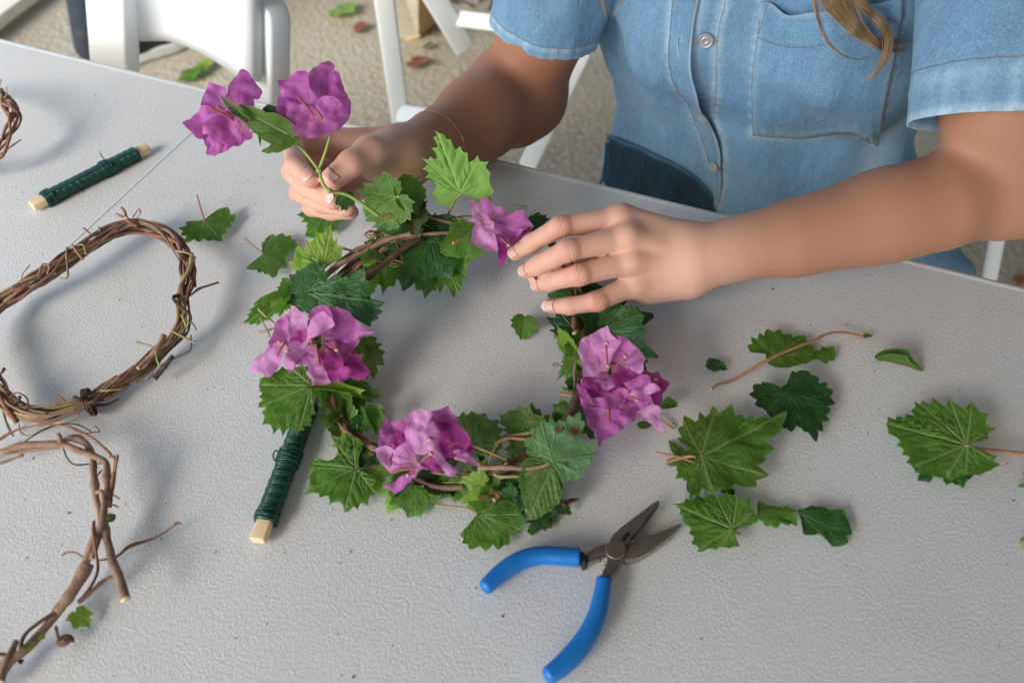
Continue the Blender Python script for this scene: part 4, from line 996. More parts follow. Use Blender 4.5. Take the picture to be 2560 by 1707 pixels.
def leafp(c, base, outline, veins, mat, hb=.008, ht=.004, tip=None, roll=0., camw=.12, parent=None, name='leaf', rip=.05, cup=0., curl=0., bumpy=.012, spots=None, stalk=None, smat='stalk_red', sr=.0009, serr=0., nsec=4):
    """Leaf whose margin was measured point by point; laid on its own plane through base and tip."""
    global nleaf; nleaf += 1; rg = np.random.default_rng(nleaf + 900); tip = tip or veins[0]
    B, T = P(c, *base, hb), P(c, *tip, ht); L = np.linalg.norm(T - B); ax, s, n = frame_of(B, T, roll, camw)
    def pl(x, y):
        u, v = uv(c, x, y); d = np.array([u, cs - v * sn, -(sn + v * cs)]); k = ((B - CAMP) @ n) / (d @ n); X = CAMP + d * k - B; return np.array([X @ s, X @ ax]) / L
    O = np.array([pl(*q) for q in outline]); m = len(O); R = []
    for i_ in range(m):
        a, b = O[i_], O[(i_ + 1) % m]; k = max(2, int(np.linalg.norm(b - a) / .035)); t_ = np.arange(k)[:, None] / k; e = b - a; nn = np.array([-e[1], e[0]])
        R.append(a + e * t_ + nn * (.07 * np.sin(np.pi * t_)) + (nn / (np.linalg.norm(nn) + 1e-9)) * serr * (np.arange(k)[:, None] % 2))
    R = np.vstack(R); na = len(R); nr = 16; rr = np.linspace(0, 1, nr) ** .85
    XY = np.vstack([np.zeros((1, 2))] + [R * t_ for t_ in rr[1:]]); tt = np.r_[0, np.repeat(rr[1:], na)]
    segs = []
    for j, q in enumerate(veins):
        d = pl(*q); Lv = np.linalg.norm(d); dn = d / Lv; segs.append((np.zeros(2), d * .97, 1.0))
        for k in range(nsec):
            f_ = (k + .9 + rg.uniform(-.15, .15)) / (nsec + .7)
            for sg in (-1, 1):
                a2 = sg * math.radians(rg.uniform(36, 50)); d2 = np.array([dn[0] * math.cos(a2) - dn[1] * math.sin(a2), dn[0] * math.sin(a2) + dn[1] * math.cos(a2)]); p0 = d * (f_ + .03 * sg); l2 = Lv * (.42 * (1 - f_) + .08)
                p1 = p0 + d2 * l2 * .6; segs.append((p0, p1, .5)); d3 = nrm(d2 * .8 + dn * .45); segs.append((p1, p1 + d3 * l2 * .45, .4))
    vein = np.zeros(len(XY)); q2 = np.full(len(XY), 9.)
    for a, b, wt in segs:
        ab = b - a; t_ = np.clip(((XY - a) @ ab) / (ab @ ab), 0, 1); dd = np.linalg.norm(XY - a - t_[:, None] * ab, axis=1); wd = (.017 if wt == 1 else .011) * (1 - .4 * t_)
        vein = np.maximum(vein, wt * np.exp(-(dd / wd) ** 2)); q2 = np.minimum(q2, dd)
    x, y = XY[:, 0], XY[:, 1]; rad = np.hypot(x, y); an = np.arctan2(x, y)
    z = .020 * (1 - np.exp(-(q2 / .045) ** 2)) + bumpy * wob(np.stack([x, y, 0 * x + nleaf], 1), .34, 2) * np.clip(rad * 3, 0, 1) + cup * rad ** 2 - curl * np.clip(y, 0, None) ** 2
    z += rip * (.7 * np.sin(3 * an + rg.uniform(0, 6)) + .4 * np.sin(7 * an + rg.uniform(0, 6))) * rad ** 2.5
    F = [[0, 1 + j, 1 + (j + 1) % na] for j in range(na)] + [[1 + k * na + j, 1 + (k + 1) * na + j, 1 + (k + 1) * na + (j + 1) % na, 1 + k * na + (j + 1) % na] for k in range(nr - 2) for j in range(na)]
    sp = np.zeros(len(XY))
    for sx, sy, r_ in (spots or []): q = pl(sx, sy); r2 = np.linalg.norm(pl(sx + r_, sy) - q); sp = np.maximum(sp, np.clip(1.5 * np.exp(-(np.hypot(x - q[0], y - q[1]) / r2) ** 4), 0, 1))
    V = B + (x[:, None] * s + y[:, None] * ax + z[:, None] * n) * L
    o = obj(name, V, F, M[mat], parent, loc=None if parent is not None else B, attrs=dict(vein=vein, edge=np.clip((tt - .95) / .05, 0, 1) ** 2, spot=sp))
    if stalk is not None:
        C = np.vstack([np.array([pt(q_) for q_ in stalk]), (B + ax * .001 - n * .0004)[None]]); tube('stalk', C, sr, M[smat], o, 6, n=20)
    return o
def tubes_flower(parent, lst, name='flower'):
    """Slender flower tubes in the middle of a cluster; returns the mesh the bracts are parented to."""
    parts = []
    for a, b in lst:
        A_, B_ = pt(a), pt(b); mid = (A_ + B_) / 2 + [0, 0, .001]
        C = spline([A_, mid, B_], 12); V, F, _ = tube_data(C, np.interp(np.linspace(0, 1, 12), [0, .4, .8, .93, 1], [.0005, .0009, .0008, .0014, .0005]), 7); parts.append((V, F))
    V, F = join(parts); return obj(name, V, F, M['flower_tube'], parent)
def tips(parent, lst):
    for q_ in lst:
        c_ = pt(q_); th_ = np.linspace(0, 2 * np.pi, 12, endpoint=False); V = [c_ + [0, 0, .0012]]
        for k, a in enumerate(th_): rr = .0021 if k % 2 else .0012; V.append(c_ + np.array([rr * math.cos(a), rr * math.sin(a), .0004 + .0006 * (k % 2)]))
        obj('flower_tip', np.array(V), [[0, 1 + k, 1 + (k + 1) % 12] for k in range(12)], M['flower_tip'], parent, solid=.0004)
TWS = .82
def twig(name, pts, r, mat='bark', parent=None, k=8, n=None, cut=True, wobb=.0006, seed=0, ch='C'):
    """pts: (crop,x,y,h) list; r px-free radius (m) or list."""
    C = np.array([pt(p) for p in pts]); n = n or max(16, int(np.sum(np.linalg.norm(np.diff(C, axis=0), axis=1)) / .0032))
    r = np.asarray(r) * TWS if np.size(r) > 1 else r * TWS
    C = spline(C, n); C = C + np.stack([wob(C + seed * .37, .022, k_ + seed % 3) for k_ in range(3)], 1) * wobb * .5
    rr = np.interp(np.linspace(0, 1, n), np.linspace(0, 1, np.size(r)) if np.size(r) > 1 else [0, 1], r if np.size(r) > 1 else [r, r])
    rr = rr * (1 + .10 * wob(C, .012, 4)); 
    rg = random.Random(seed + 3)
    for _ in range(max(1, int(n / 16))):
        c0 = rg.randrange(n); rr = rr * (1 + .38 * np.exp(-((np.arange(n) - c0) / 1.3) ** 2))
    V, F, s = tube_data(C, rr, k); mi = [0] * len(F)
    mats = [M[mat]]
    if cut: mats.append(M['cut_wood']); mi[-1] = 1; mi[-2] = 1
    o = obj(name, V, F, mats, parent, attrs={'along': s}, mi=mi)
    return o
def ring_strands(parent, pts, n, rb, rr, seed, mats, frac=(.45, 1.0), turns=(1.5, 4), flat=.8):
    rg = random.Random(seed); C = np.array([pt(p) for p in pts]); C = spline(np.vstack([C, C[:1]]), 220)
    T = nrm(np.roll(C, -1, 0) - np.roll(C, 1, 0)); U = np.tile([0, 0, 1.], (len(C), 1)); S = nrm(np.cross(T, U))
    for q_ in range(n):
        ln = rg.uniform(*frac); s0_ = rg.random(); m = max(30, int(ln * 170)); idx = (s0_ + np.linspace(0, ln, m)) % 1 * (len(C) - 1)
        i0 = idx.astype(int); fr = (idx - i0)[:, None]; i1 = (i0 + 1) % len(C)
        cc = C[i0] * (1 - fr) + C[i1] * fr; ss = S[i0]; tw = rg.uniform(*turns) * rg.choice((-1, 1)); ph = rg.uniform(0, 6.28)
        a = ph + np.linspace(0, 2 * np.pi * tw * ln, m); ro = rb * (rg.uniform(.45, 1.0) + .28 * np.sin(np.linspace(0, 9, m) + ph))
        cc = cc + ss * (ro * np.cos(a))[:, None] + np.array([0, 0, 1.]) * (ro * flat * np.sin(a))[:, None]
        cc = cc + np.stack([wob(cc + q_, .03, k) for k in range(3)], 1) * .0007
        r = rg.uniform(*rr); rad = np.interp(np.linspace(0, 1, m), [0, .1, .8, 1], [r, r, r * .8, r * .45]) * (1 + .12 * wob(cc, .014, 5))
        for _ in range(5): rad = rad * (1 + .35 * np.exp(-((np.arange(m) - rg.randrange(m)) / 1.2) ** 2))
        cc[:, 2] = np.maximum(cc[:, 2], TZ + rad + .0005)
        V, F, s_ = tube_data(cc, rad, 8); mi = [0] * len(F); mi[-1] = mi[-2] = 1
        obj('vine_strand', V, F, [M[rg.choice(mats)], M['cut_wood']], parent, attrs={'along': s_}, mi=mi)
def curl_(name, c, x, y, h, r, turns, mat, parent, rad=.0004, seed=0, stem=None):
    o_ = P(c, x, y, h); k = np.linspace(0, 1, 60); a = k * turns * 6.283 + seed; rr = r * (1 - .75 * k)
    C = o_ + np.stack([rr * np.cos(a), rr * np.sin(a) * .8, .004 * k + 0 * a], 1)
    if stem is not None: C = np.vstack([spline([P(*q_) for q_ in stem] + [C[0]], 20)[:-1], C])
    V, F, s_ = tube_data(C, rad, 5); obj(name, V, F, M[mat], parent, attrs={'along': s_})

# ------------------------------------------------------------------ the flower wreath
ringV = [(1080, 512, .050), (1010, 520, .052), (940, 545, .050), (870, 580, .044), (800, 625, .034), (752, 690, .026), (745, 770, .020), (762, 880, .014), (785, 975, .011), (850, 1035, .010), (950, 1085, .010),
         (1060, 1100, .010), (1160, 1080, .010), (1225, 1045, .011), (1280, 985, .013), (1312, 910, .017), (1330, 830, .018), (1336, 740, .016), (1322, 660, .018), (1290, 590, .028), (1230, 545, .046), (1150, 518, .050)]
fw_ = thing('flower_wreath', P('V', 1040, 830, 0), 'round vine wreath of green leaves with four pink bougainvillea clusters, held by both hands', 'wreath')
ring_strands(fw_, [('V', *q_) for q_ in ringV], 11, .0045, (.0010, .0018), 5, ['bark', 'bark_dark', 'bark_red', 'bark'], (.35, .8))
ring_strands(fw_, [('V', *q_) for q_ in ringV], 5, .0085, (.0004, .0007), 8, ['bark_red', 'bark_straw', 'stalk_green'], (.1, .3), (2, 5))
tw = lambda p, r, mat='bark', s=1, **k: twig('vine_stem', p, r, mat, fw_, seed=s, **k)
tw([('E', 1285, 352, .060), ('E', 1550, 412, .058), ('E', 1760, 458, .055), ('E', 1960, 520, .052)], [.0018, .0020, .0021], 'bark', 1)
tw([('E', 1560, 400, .056), ('E', 1720, 395, .056), ('E', 1920, 470, .054), ('E', 2060, 500, .05)], .0014, 'bark_red', 2)
tw([('E', 660, 930, .034), ('E', 790, 800, .046), ('E', 1010, 690, .050), ('E', 1190, 590, .054), ('E', 1380, 545, .056), ('E', 1600, 535, .054), ('E', 1900, 520, .05)], [.0024, .0024, .0017], 'bark', 3)
tw([('E', 700, 860, .030), ('E', 860, 730, .042), ('E', 1040, 630, .050), ('E', 1240, 560, .054), ('E', 1500, 570, .05)], .0019, 'bark_red', 4)
tw([('E', 880, 1010, .034), ('E', 1060, 870, .044), ('E', 1230, 740, .050), ('E', 1350, 650, .052), ('E', 1500, 570, .052)], [.0040, .0032, .0022], 'bark_dark', 5)
tw([('E', 740, 628, .050), ('E', 860, 660, .048), ('E', 1000, 700, .046), ('E', 1150, 765, .044)], [.0016, .0010, .0008], 'bark_straw', 6)
tw([('E', 1288, 235, .085), ('E', 1284, 350, .066), ('E', 1292, 500, .056)], .0010, 'bark_red', 7)
tw([('E', 1735, 615, .050), ('E', 1830, 570, .050), ('E', 1910, 535, .05)], [.0018, .0012], 'stalk_red', 8)
tw([('E', 1265, 605, .05), ('E', 1300, 680, .05), ('E', 1328, 770, .046)], .0007, 'bark_red', 9, cut=False)
tw([('G', 640, 330, .018), ('G', 665, 440, .015), ('G', 690, 510, .012), ('G', 790, 620, .010), ('G', 900, 720, .010), ('G', 980, 790, .010), ('G', 1100, 900, .012)], [.0026, .0024, .0020], 'bark', 10)
tw([('G', 690, 510, .012), ('G', 730, 590, .010), ('G', 745, 670, .008)], .0009, 'stalk_red', 11, cut=False)
tw([('G', 1250, 980, .014), ('G', 1350, 1040, .013), ('G', 1450, 1055, .013), ('G', 1600, 1045, .012)], .0026, 'bark', 12)
tw([('H', 230, 1012, .020), ('H', 400, 1008, .024), ('H', 520, 1020, .027), ('H', 620, 1005, .030), ('H', 675, 970, .036)], [.0026, .0024, .0016, .0010], 'bark', 13)
tw([('H', 400, 1000, .022), ('H', 460, 960, .020), ('H', 560, 905, .018), ('H', 640, 850, .016)], [.0030, .0028], 'bark_dark', 14)
tw([('H', 330, 870, .020), ('H', 400, 835, .022), ('H', 520, 838, .022)], .0015, 'stalk_red', 15)
tw([('H', 290, 1000, .012), ('H', 320, 920, .016), ('H', 400, 830, .020), ('H', 550, 795, .022)], [.0010, .0010, .0016], 'bark_straw', 16, cut=False)
tw([('H', 205, 880, .020), ('H', 300, 920, .020), ('H', 405, 965, .020)], .0009, 'bark_straw', 17, cut=False)
tw([('H', 325, 1045, .018), ('H', 370, 1062, .017), ('H', 480, 1060, .016)], .0014, 'bark_straw', 18)
tw([('H', 230, 1195, .010), ('H', 340, 1165, .011), ('H', 480, 1130, .012)], .0018, 'bark_red', 19)
tw([('H', 325, 1205, .012), ('H', 370, 1165, .012)], .0024, 'bark_red', 20)
tw([('H', 700, 880, .018), ('H', 760, 740, .020), ('H', 820, 600, .024), ('H', 850, 520, .026)], [.0044, .0040, .0032], 'bark_dark', 21)
tw([('H', 720, 560, .026), ('H', 780, 572, .026), ('H', 850, 590, .024)], [.0016, .0016], 'bark', 22)
tw([('H', 840, 600, .020), ('H', 870, 680, .014), ('H', 890, 770, .008)], .0008, 'bark_dark', 23, cut=False)
tw([('H', 805, 60, .016), ('H', 812, 130, .018), ('H', 820, 200, .02)], .0030, 'bark_red', 24)
tw([('H', 690, 212, .026), ('H', 750, 218, .026)], [.0024, .0016], 'bark_dark', 25)
tw([('H', 740, 1235, .010), ('H', 790, 1210, .010), ('H', 838, 1200, .008)], [.0022, .0024, .0008], 'bark_dark', 26, cut=False)
tw([('F', 735, 1135, .014), ('F', 790, 1170, .016), ('F', 850, 1185, .018)], .0006, 'bark_dark', 27, cut=False)
tw([('F', 820, 1155, .015), ('F', 890, 1195, .018)], .0009, 'bark_straw', 28, cut=False)
tw([('G', 1390, 1172, .010), ('G', 1500, 1185, .010), ('G', 1600, 1192, .010), ('H', 225, 1283, .010)], .0009, 'bark_straw', 29, cut=False)
tw([('E', 150, 1345, .026), ('E', 230, 1325, .028), ('E', 330, 1300, .03)], .0010, 'bark_straw', 30)
tw([('E', 128, 1125, .036), ('E', 200, 1200, .034), ('E', 290, 1275, .03)], .0010, 'bark_straw', 31)
tw([('E', 168, 1230, .034), ('E', 215, 1320, .03), ('E', 255, 1395, .026)], .0008, 'bark_straw', 32)
curl_('tendril', 'E', 1075, 550, .056, .0058, 2.6, 'bark_red', fw_, .0008, 1.0, [('E', 1250, 560, .055), ('E', 1160, 530, .056)])
curl_('tendril', 'E', 1205, 405, .07, .0050, 1.6, 'bark_red', fw_, .0004, 2.0, [('E', 1250, 480, .06), ('E', 1262, 330, .074), ('E', 1280, 290, .076), ('E', 1225, 370, .072)])
curl_('tendril', 'E', 1270, 790, .048, .0060, 2.2, 'bark_straw', fw_, .0003, 0.3)
curl_('tendril', 'F', 500, 320, .055, .0040, 2.0, 'stalk_green', fw_, .0003, 0.8, [('F', 355, 320, .05), ('F', 440, 290, .055)])
curl_('tendril', 'H', 700, 400, .022, .0035, 1.2, 'bark_dark', fw_, .0003, 0.2, [('H', 770, 400, .022)])
curl_('tendril', 'G', 625, 520, .015, .0040, 1.2, 'stalk_green', fw_, .0004, 0.9, [('G', 680, 490, .016)])
curl_('tendril', 'G', 1000, 525, .016, .0035, 1.0, 'stalk_green', fw_, .0005, 0.0, [('G', 870, 560, .015), ('G', 900, 515, .016)])
lp_ = lambda c_, b, o, v, m, hb, ht, **k: leafp(c_, b, o, v, m, hb, ht, parent=fw_, **k)
lf_ = lambda b, t_, m, kind='vine', w=1., roll=0., **k: leaf(b, t_, m, kind, w, roll, fw_, **k)
lp_('B', (1135, 1222), [(1155,1230),(1240,1235),(1290,1250),(1340,1290),(1335,1240),(1355,1210),(1325,1160),(1330,1090),(1300,1060),(1320,1020),(1265,1020),(1250,980),(1195,1030),(1185,965),(1160,965),(1140,925),(1110,950),(1080,880),(1060,885),(1035,850),(1010,845),(975,820),(995,855),(970,870),(1000,930),(955,935),(985,960),(990,1010),(950,990),(940,1010),(888,995),(930,1040),(900,1070),(945,1095),(915,1125),(975,1160),(990,1180),(945,1235),(990,1250),(990,1290),(1050,1300),(1070,1325),(1095,1300),(1115,1260)], [(990,835),(895,1000),(1255,985),(955,1240),(1340,1240),(1070,1310)], 'leaf_pale', .075, .120, camw=.9, rip=.03, stalk=[('B', 1050, 1380, .052), ('B', 1085, 1310, .062)], sr=.0011, spots=[(1072, 1042, 14), (1050, 1285, 9)])
lf_(('E', 1275, 238, .084), ('E', 990, 440, .062), 'leaf_mid', 'vine', .80, .15, camw=.8, fold=.1, curl=.1)
lf_(('E', 1290, 236, .084), ('E', 1550, 180, .075), 'leaf_mid', 'half', .80, -.2, camw=.8, fold=.2)
lf_(('E', 1280, 350, .062), ('E', 1130, 560, .052), 'leaf_mint', 'wide', .75, .2, camw=.8)
lf_(('E', 1290, 330, .068), ('E', 1450, 325, .066), 'leaf_mint', 'vine', .7, .3, camw=.8)
lf_(('E', 1400, 350, .066), ('E', 1425, 545, .062), 'leaf_brown', 'wide', .70, 0, camw=.9, fold=.3, teeth=.6)
lp_('E', (670, 820), [(690,830),(740,790),(830,740),(850,640),(800,640),(800,560),(775,590),(770,610),(755,540),(745,450),(700,500),(680,540),(620,515),(600,590),(565,600),(535,575),(540,650),(530,665),(480,620),(460,650),(445,700),(430,760),(450,800),(540,800),(620,810)], [(742,455),(540,585),(475,630),(845,642)], 'leaf_yellow', .046, .072, camw=.8, rip=.06, bumpy=.02)
lf_(('E', 575, 985, .045), ('E', 375, 865, .050), 'leaf_dark', 'wide', 1.1, .1, curl=.25, camw=.6)
lp_('E', (560, 1010), [(590,1000),(620,960),(625,900),(680,925),(740,940),(750,890),(775,865),(830,900),(860,905),(890,855),(925,870),(1005,800),(1010,905),(1040,920),(1030,970),(1060,985),(1050,1060),(1120,1075),(1165,1085),(1120,1135),(1160,1170),(1100,1200),(1135,1215),(1060,1250),(1065,1280),(1040,1290),(980,1230),(900,1200),(760,1150),(650,1160),(560,1190),(500,1140),(470,1090),(520,1050)], [(1160,1087),(1005,812),(1050,1280),(630,910),(830,905)], 'leaf_dark', .050, .060, camw=.7, cup=-.06, rip=.05)

lf_(('E', 1560, 590, .048), ('E', 1330, 975, .034), 'leaf_dark', 'wide', .78, .1, camw=.6, curl=.1)
lf_(('E', 1620, 600, .040), ('E', 1800, 1055, .022), 'leaf_mid', 'vine', .68, -.1, camw=.5, curl=.0, stalk=[('E', 1600, 540, .05)])
lf_(('E', 1560, 745, .034), ('E', 1500, 1040, .020), 'leaf_olive', 'vine', .9, .1, camw=.5)
lf_(('E', 1905, 508, .054), ('E', 1635, 705, .046), 'leaf_mid', 'half', .85, .5, camw=.8, fold=.4, teeth=.3)
lf_(('E', 1540, 470, .056), ('E', 1880, 520, .052), 'leaf_deep', 'half', .5, .0, camw=.6)
lf_(('E', 1180, 700, .040), ('E', 1200, 1035, .024), 'leaf_mid', 'vine', .72, .0, camw=.5)
lf_(('E', 1040, 880, .034), ('E', 1090, 1035, .028), 'leaf_yellow', 'vine', .7, .1, camw=.5)
lf_(('E', 1250, 480, .052), ('E', 1130, 500, .050), 'leaf_mint', 'vine', .9, .2, camw=.7)
lf_(('E', 1100, 640, .046), ('E', 1005, 595, .044), 'leaf_dark', 'vine', .6, .2, camw=.7)
lf_(('E', 1400, 600, .046), ('E', 1200, 720, .040), 'leaf_dark', 'wide', .7, .2, camw=.6)
lf_(('E', 1010, 760, .034), ('E', 1150, 850, .034), 'leaf_mid', 'half', .8, 0, camw=.6)
lf_(('E', 370, 1045, .040), ('E', 2, 1292, .022), 'leaf_mid', 'half', .30, .5, camw=.3, fold=.5)
lf_(('E', 330, 1060, .040), ('E', 330, 1220, .030), 'leaf_yellow', 'vine', .7, .2, camw=.6)
lf_(('E', 420, 960, .044), ('E', 350, 1110, .036), 'leaf_mid', 'vine', .8, .2, camw=.6)
lf_(('E', 640, 850, .046), ('E', 385, 780, .050), 'leaf_yellow', 'half', .6, .3, camw=.6)
lp_('G', (505, 325), [(490,300),(480,190),(440,185),(370,190),(345,215),(300,190),(270,225),(240,235),(195,260),(145,280),(135,330),(140,370),(160,380),(130,410),(160,425),(135,450),(130,485),(185,480),(150,515),(175,545),(155,605),(215,600),(235,665),(255,620),(280,625),(300,685),(325,640),(365,620),(405,690),(430,640),(455,650),(460,610),(515,620),(500,540),(540,530),(515,480),(530,435),(490,400),(488,350)], [(235,650),(140,330),(140,485),(405,685),(510,610),(350,200)], 'leaf_mid', .030, .024, camw=.4, rip=.05, stalk=[('G', 560, 300, .030)])

lf_(('G', 690, 380, .016), ('G', 972, 385, .016), 'leaf_mid', 'wide', .62, -.2, camw=.6, fold=.1)
lf_(('G', 760, 330, .016), ('G', 820, 515, .012), 'leaf_mid', 'wide', .9, .2, camw=.6)
lf_(('G', 850, 60, .022), ('G', 960, 290, .018), 'leaf_olive', 'vine', .7, .1, camw=.6)
lf_(('G', 840, 120, .022), ('G', 875, 20, .026), 'leaf_mid', 'vine', .8, .1, camw=.6)
lf_(('G', 510, 340, .022), ('G', 885, 375, .024), 'leaf_yellow', 'half', .26, .5, camw=.9, fold=.4)
lf_(('G', 560, 330, .018), ('G', 600, 485, .016), 'leaf_pale', 'half', .65, .4, camw=.7, fold=.3)
lf_(('G', 480, 300, .020), ('G', 500, 400, .02), 'leaf_yellow', 'half', .6, .4, camw=.7)
lf_(('G', 900, 525, .018), ('G', 960, 690, .012), 'leaf_mid', 'vine', .62, .5, camw=.8, fold=.5, cup=.3)
lf_(('G', 880, 560, .016), ('G', 800, 670, .012), 'leaf_dark', 'half', .9, .4, camw=.8, fold=.3)
lf_(('G', 870, 540, .015), ('G', 795, 560, .012), 'leaf_dark', 'half', .7, -.3, camw=.8)
lp_('G', (820, 915), [(845,880),(885,740),(850,700),(800,680),(760,660),(740,700),(690,690),(640,682),(685,740),(695,800),(660,850),(600,862),(535,840),(525,870),(490,885),(520,920),(480,975),(500,1000),(458,1095),(560,1090),(565,1125),(630,1110),(635,1170),(700,1150),(735,1180),(740,1235),(785,1225),(810,1190),(840,1215),(865,1160),(915,1180),(925,1110),(965,1105),(965,1000),(930,960),(870,930)], [(740,1230),(640,685),(800,690),(490,880),(460,1093),(965,1100)], 'leaf_mid', .013, .008, camw=.3, rip=.05, stalk=[('G', 990, 880, .013), ('G', 900, 905, .013)], smat='bark_dark')



lf_(('G', 870, 895, .010), ('G', 1000, 1075, .006), 'leaf_yellow', 'wide', .9, .1, camw=.4)
lf_(('G', 900, 760, .011), ('G', 880, 880, .010), 'leaf_mid', 'wide', .8, .1, camw=.5)
lf_(('G', 1180, 1010, .008), ('G', 1040, 1215, .006), 'leaf_pale', 'vine', .75, .1, camw=.4)
lf_(('G', 1240, 1010, .009), ('G', 1250, 1270, .006), 'leaf_mid', 'wide', .90, -.1, camw=.4, fold=.05)
lf_(('G', 1150, 960, .012), ('G', 1120, 1110, .010), 'leaf_dark', 'half', .6, .2, camw=.6)
lf_(('G', 1330, 970, .010), ('G', 1460, 1100, .008), 'leaf_mid', 'vine', .8, .2, camw=.5)
lf_(('H', 190, 880, .014), ('H', 140, 645, .020), 'leaf_olive', 'wide', 1.0, .1, camw=.5, curl=.1)
lf_(('H', 220, 860, .014), ('H', 345, 770, .016), 'leaf_olive', 'vine', .8, .1, camw=.5)
lf_(('H', 560, 790, .018), ('H', 345, 695, .022), 'leaf_olive', 'vine', .70, .2, camw=.5)
lf_(('H', 560, 800, .018), ('H', 560, 630, .024), 'leaf_mid', 'wide', .95, .0, camw=.6)
lf_(('H', 560, 850, .014), ('H', 372, 910, .012), 'leaf_olive', 'wide', .75, .1, camw=.4)
lp_('H', (678, 965), [(600,945),(520,930),(530,890),(510,875),(520,830),(555,825),(545,775),(600,770),(610,735),(650,740),(670,705),(700,765),(715,720),(760,740),(775,690),(800,705),(845,670),(850,720),(875,730),(850,790),(860,840),(890,860),(950,860),(920,895),(945,930),(900,960),(905,990),(870,1010),(870,1045),(820,1085),(790,1070),(745,1105),(720,1050),(700,1010)], [(850,680),(520,872),(610,740),(945,930),(750,1095)], 'leaf_mint', .037, .044, camw=.55, rip=.05, cup=-.05, spots=[(718,780,20),(815,785,30),(765,985,14)])
lp_('H', (680, 985), [(640,960),(560,940),(500,950),(490,1000),(470,1060),(475,1130),(490,1200),(510,1270),(522,1335),(580,1325),(620,1300),(680,1270),(725,1220),(745,1150),(750,1090),(735,1040),(710,1000)], [(525,1330),(500,1060),(560,1250)], 'leaf_olive', .030, .016, camw=.6, rip=.03, bumpy=.006, serr=.012, nsec=7)
lp_('H', (225, 1287), [(230,1278),(222,1240),(170,1215),(260,1210),(320,1225),(400,1200),(455,1230),(490,1290),(512,1380),(450,1395),(415,1400),(420,1470),(385,1475),(350,1505),(320,1470),(280,1512),(240,1480),(180,1505),(165,1470),(130,1465),(150,1440),(120,1412),(170,1385),(205,1350),(220,1310)], [(415,1472),(490,1290),(505,1385),(185,1497),(125,1412),(400,1205)], 'leaf_mid', .012, .006, camw=.4, rip=.04)

lf_(('H', 640, 1240, .008), ('H', 540, 1430, .004), 'leaf_dark', 'vine', .55, .2, camw=.4)
lf_(('H', 640, 1240, .008), ('H', 690, 1338, .005), 'leaf_dark', 'vine', .6, 0, camw=.4)
lf_(('H', 715, 1225, .010), ('H', 797, 1293, .006), 'leaf_mid', 'half', .6, .3, camw=.5)
for (a, b, c_, d_, m_, k_, w_, r_) in ((250, 1130, 85, 1190, 'leaf_yellow', 'wide', .8, .2), (280, 1080, 440, 1150, 'leaf_mid', 'half', .6, .5), (265, 1160, 482, 1172, 'leaf_mid', 'half', .35, .3),
        (360, 1225, 400, 1275, 'leaf_dark', 'vine', .8, .2), (450, 1200, 340, 1265, 'leaf_dark', 'wide', .9, 0), (500, 1120, 420, 1250, 'leaf_dark', 'wide', .8, .1), (330, 1110, 250, 1060, 'leaf_mid', 'vine', .8, .3),
        (120, 1120, 20, 1180, 'leaf_mid', 'vine', .8, .1), (230, 870, 260, 980, 'leaf_dark', 'half', .6, .5), (190, 1040, 120, 1110, 'leaf_mid', 'vine', .9, .2), (420, 1100, 470, 1200, 'leaf_deep', 'vine', .9, .1),
        (60, 1080, 10, 1120, 'leaf_mid', 'wide', .9, .2), (550, 1200, 480, 1300, 'leaf_deep', 'wide', .9, .1), (600, 1180, 700, 1250, 'leaf_deep', 'vine', .9, .1)):
    lf_(('H', a, b, .012), ('H', c_, d_, .009), m_, k_, w_, r_, camw=.5, fold=.15, dense=.7)
lf_(('F', 560, 450, .046), ('F', 708, 375, .052), 'leaf_dark', 'vine', .62, .2, camw=.7, fold=.15, stalk=[('F', 520, 480, .044)])
lf_(('F', 985, 965, .010), ('F', 665, 1010, .010), 'leaf_dark', 'wide', .45, .2, camw=.6)
lf_(('F', 1000, 960, .011), ('F', 1140, 925, .010), 'leaf_dark', 'vine', .8, 0, camw=.6)
lf_(('F', 930, 1000, .011), ('F', 960, 925, .010), 'leaf_dark', 'vine', .8, 0, camw=.6)
lf_(('F', 370, 700, .042), ('F', 380, 690, .044), 'leaf_pale', 'vine', .8, 0, camw=.6, dense=.5)
lf_(('H', 860, 235, .012), ('H', 1262, 75, .022), 'leaf_deep', 'wide', .80, .1, camw=.7, curl=.12, rip=.04, dense=1.3)
lf_(('H', 950, 200, .013), ('H', 1255, 345, .022), 'leaf_dark', 'wide', .80, -.1, camw=.7, curl=.1)
lf_(('H', 930, 230, .012), ('H', 990, 10, .014), 'leaf_dark', 'vine', .70, -.1, camw=.7, curl=.1)
lf_(('H', 810, 300, .028), ('H', 692, 155, .034), 'leaf_yellow', 'half', .42, .4, camw=.8, fold=.4, twist=.3)
lf_(('H', 800, 330, .028), ('H', 860, 170, .034), 'leaf_mid', 'half', .5, .2, camw=.8, fold=.2)
lf_(('H', 845, 345, .024), ('H', 712, 466, .016), 'leaf_mid', 'half', .55, .1, camw=.5)
lf_(('H', 800, 470, .02), ('H', 780, 560, .016), 'leaf_dark', 'half', .6, .1, camw=.5)
lf_(('H', 890, 800, .016), ('H', 935, 790, .012), 'leaf_dark', 'vine', 1.1, .1, camw=.5, dense=.6)

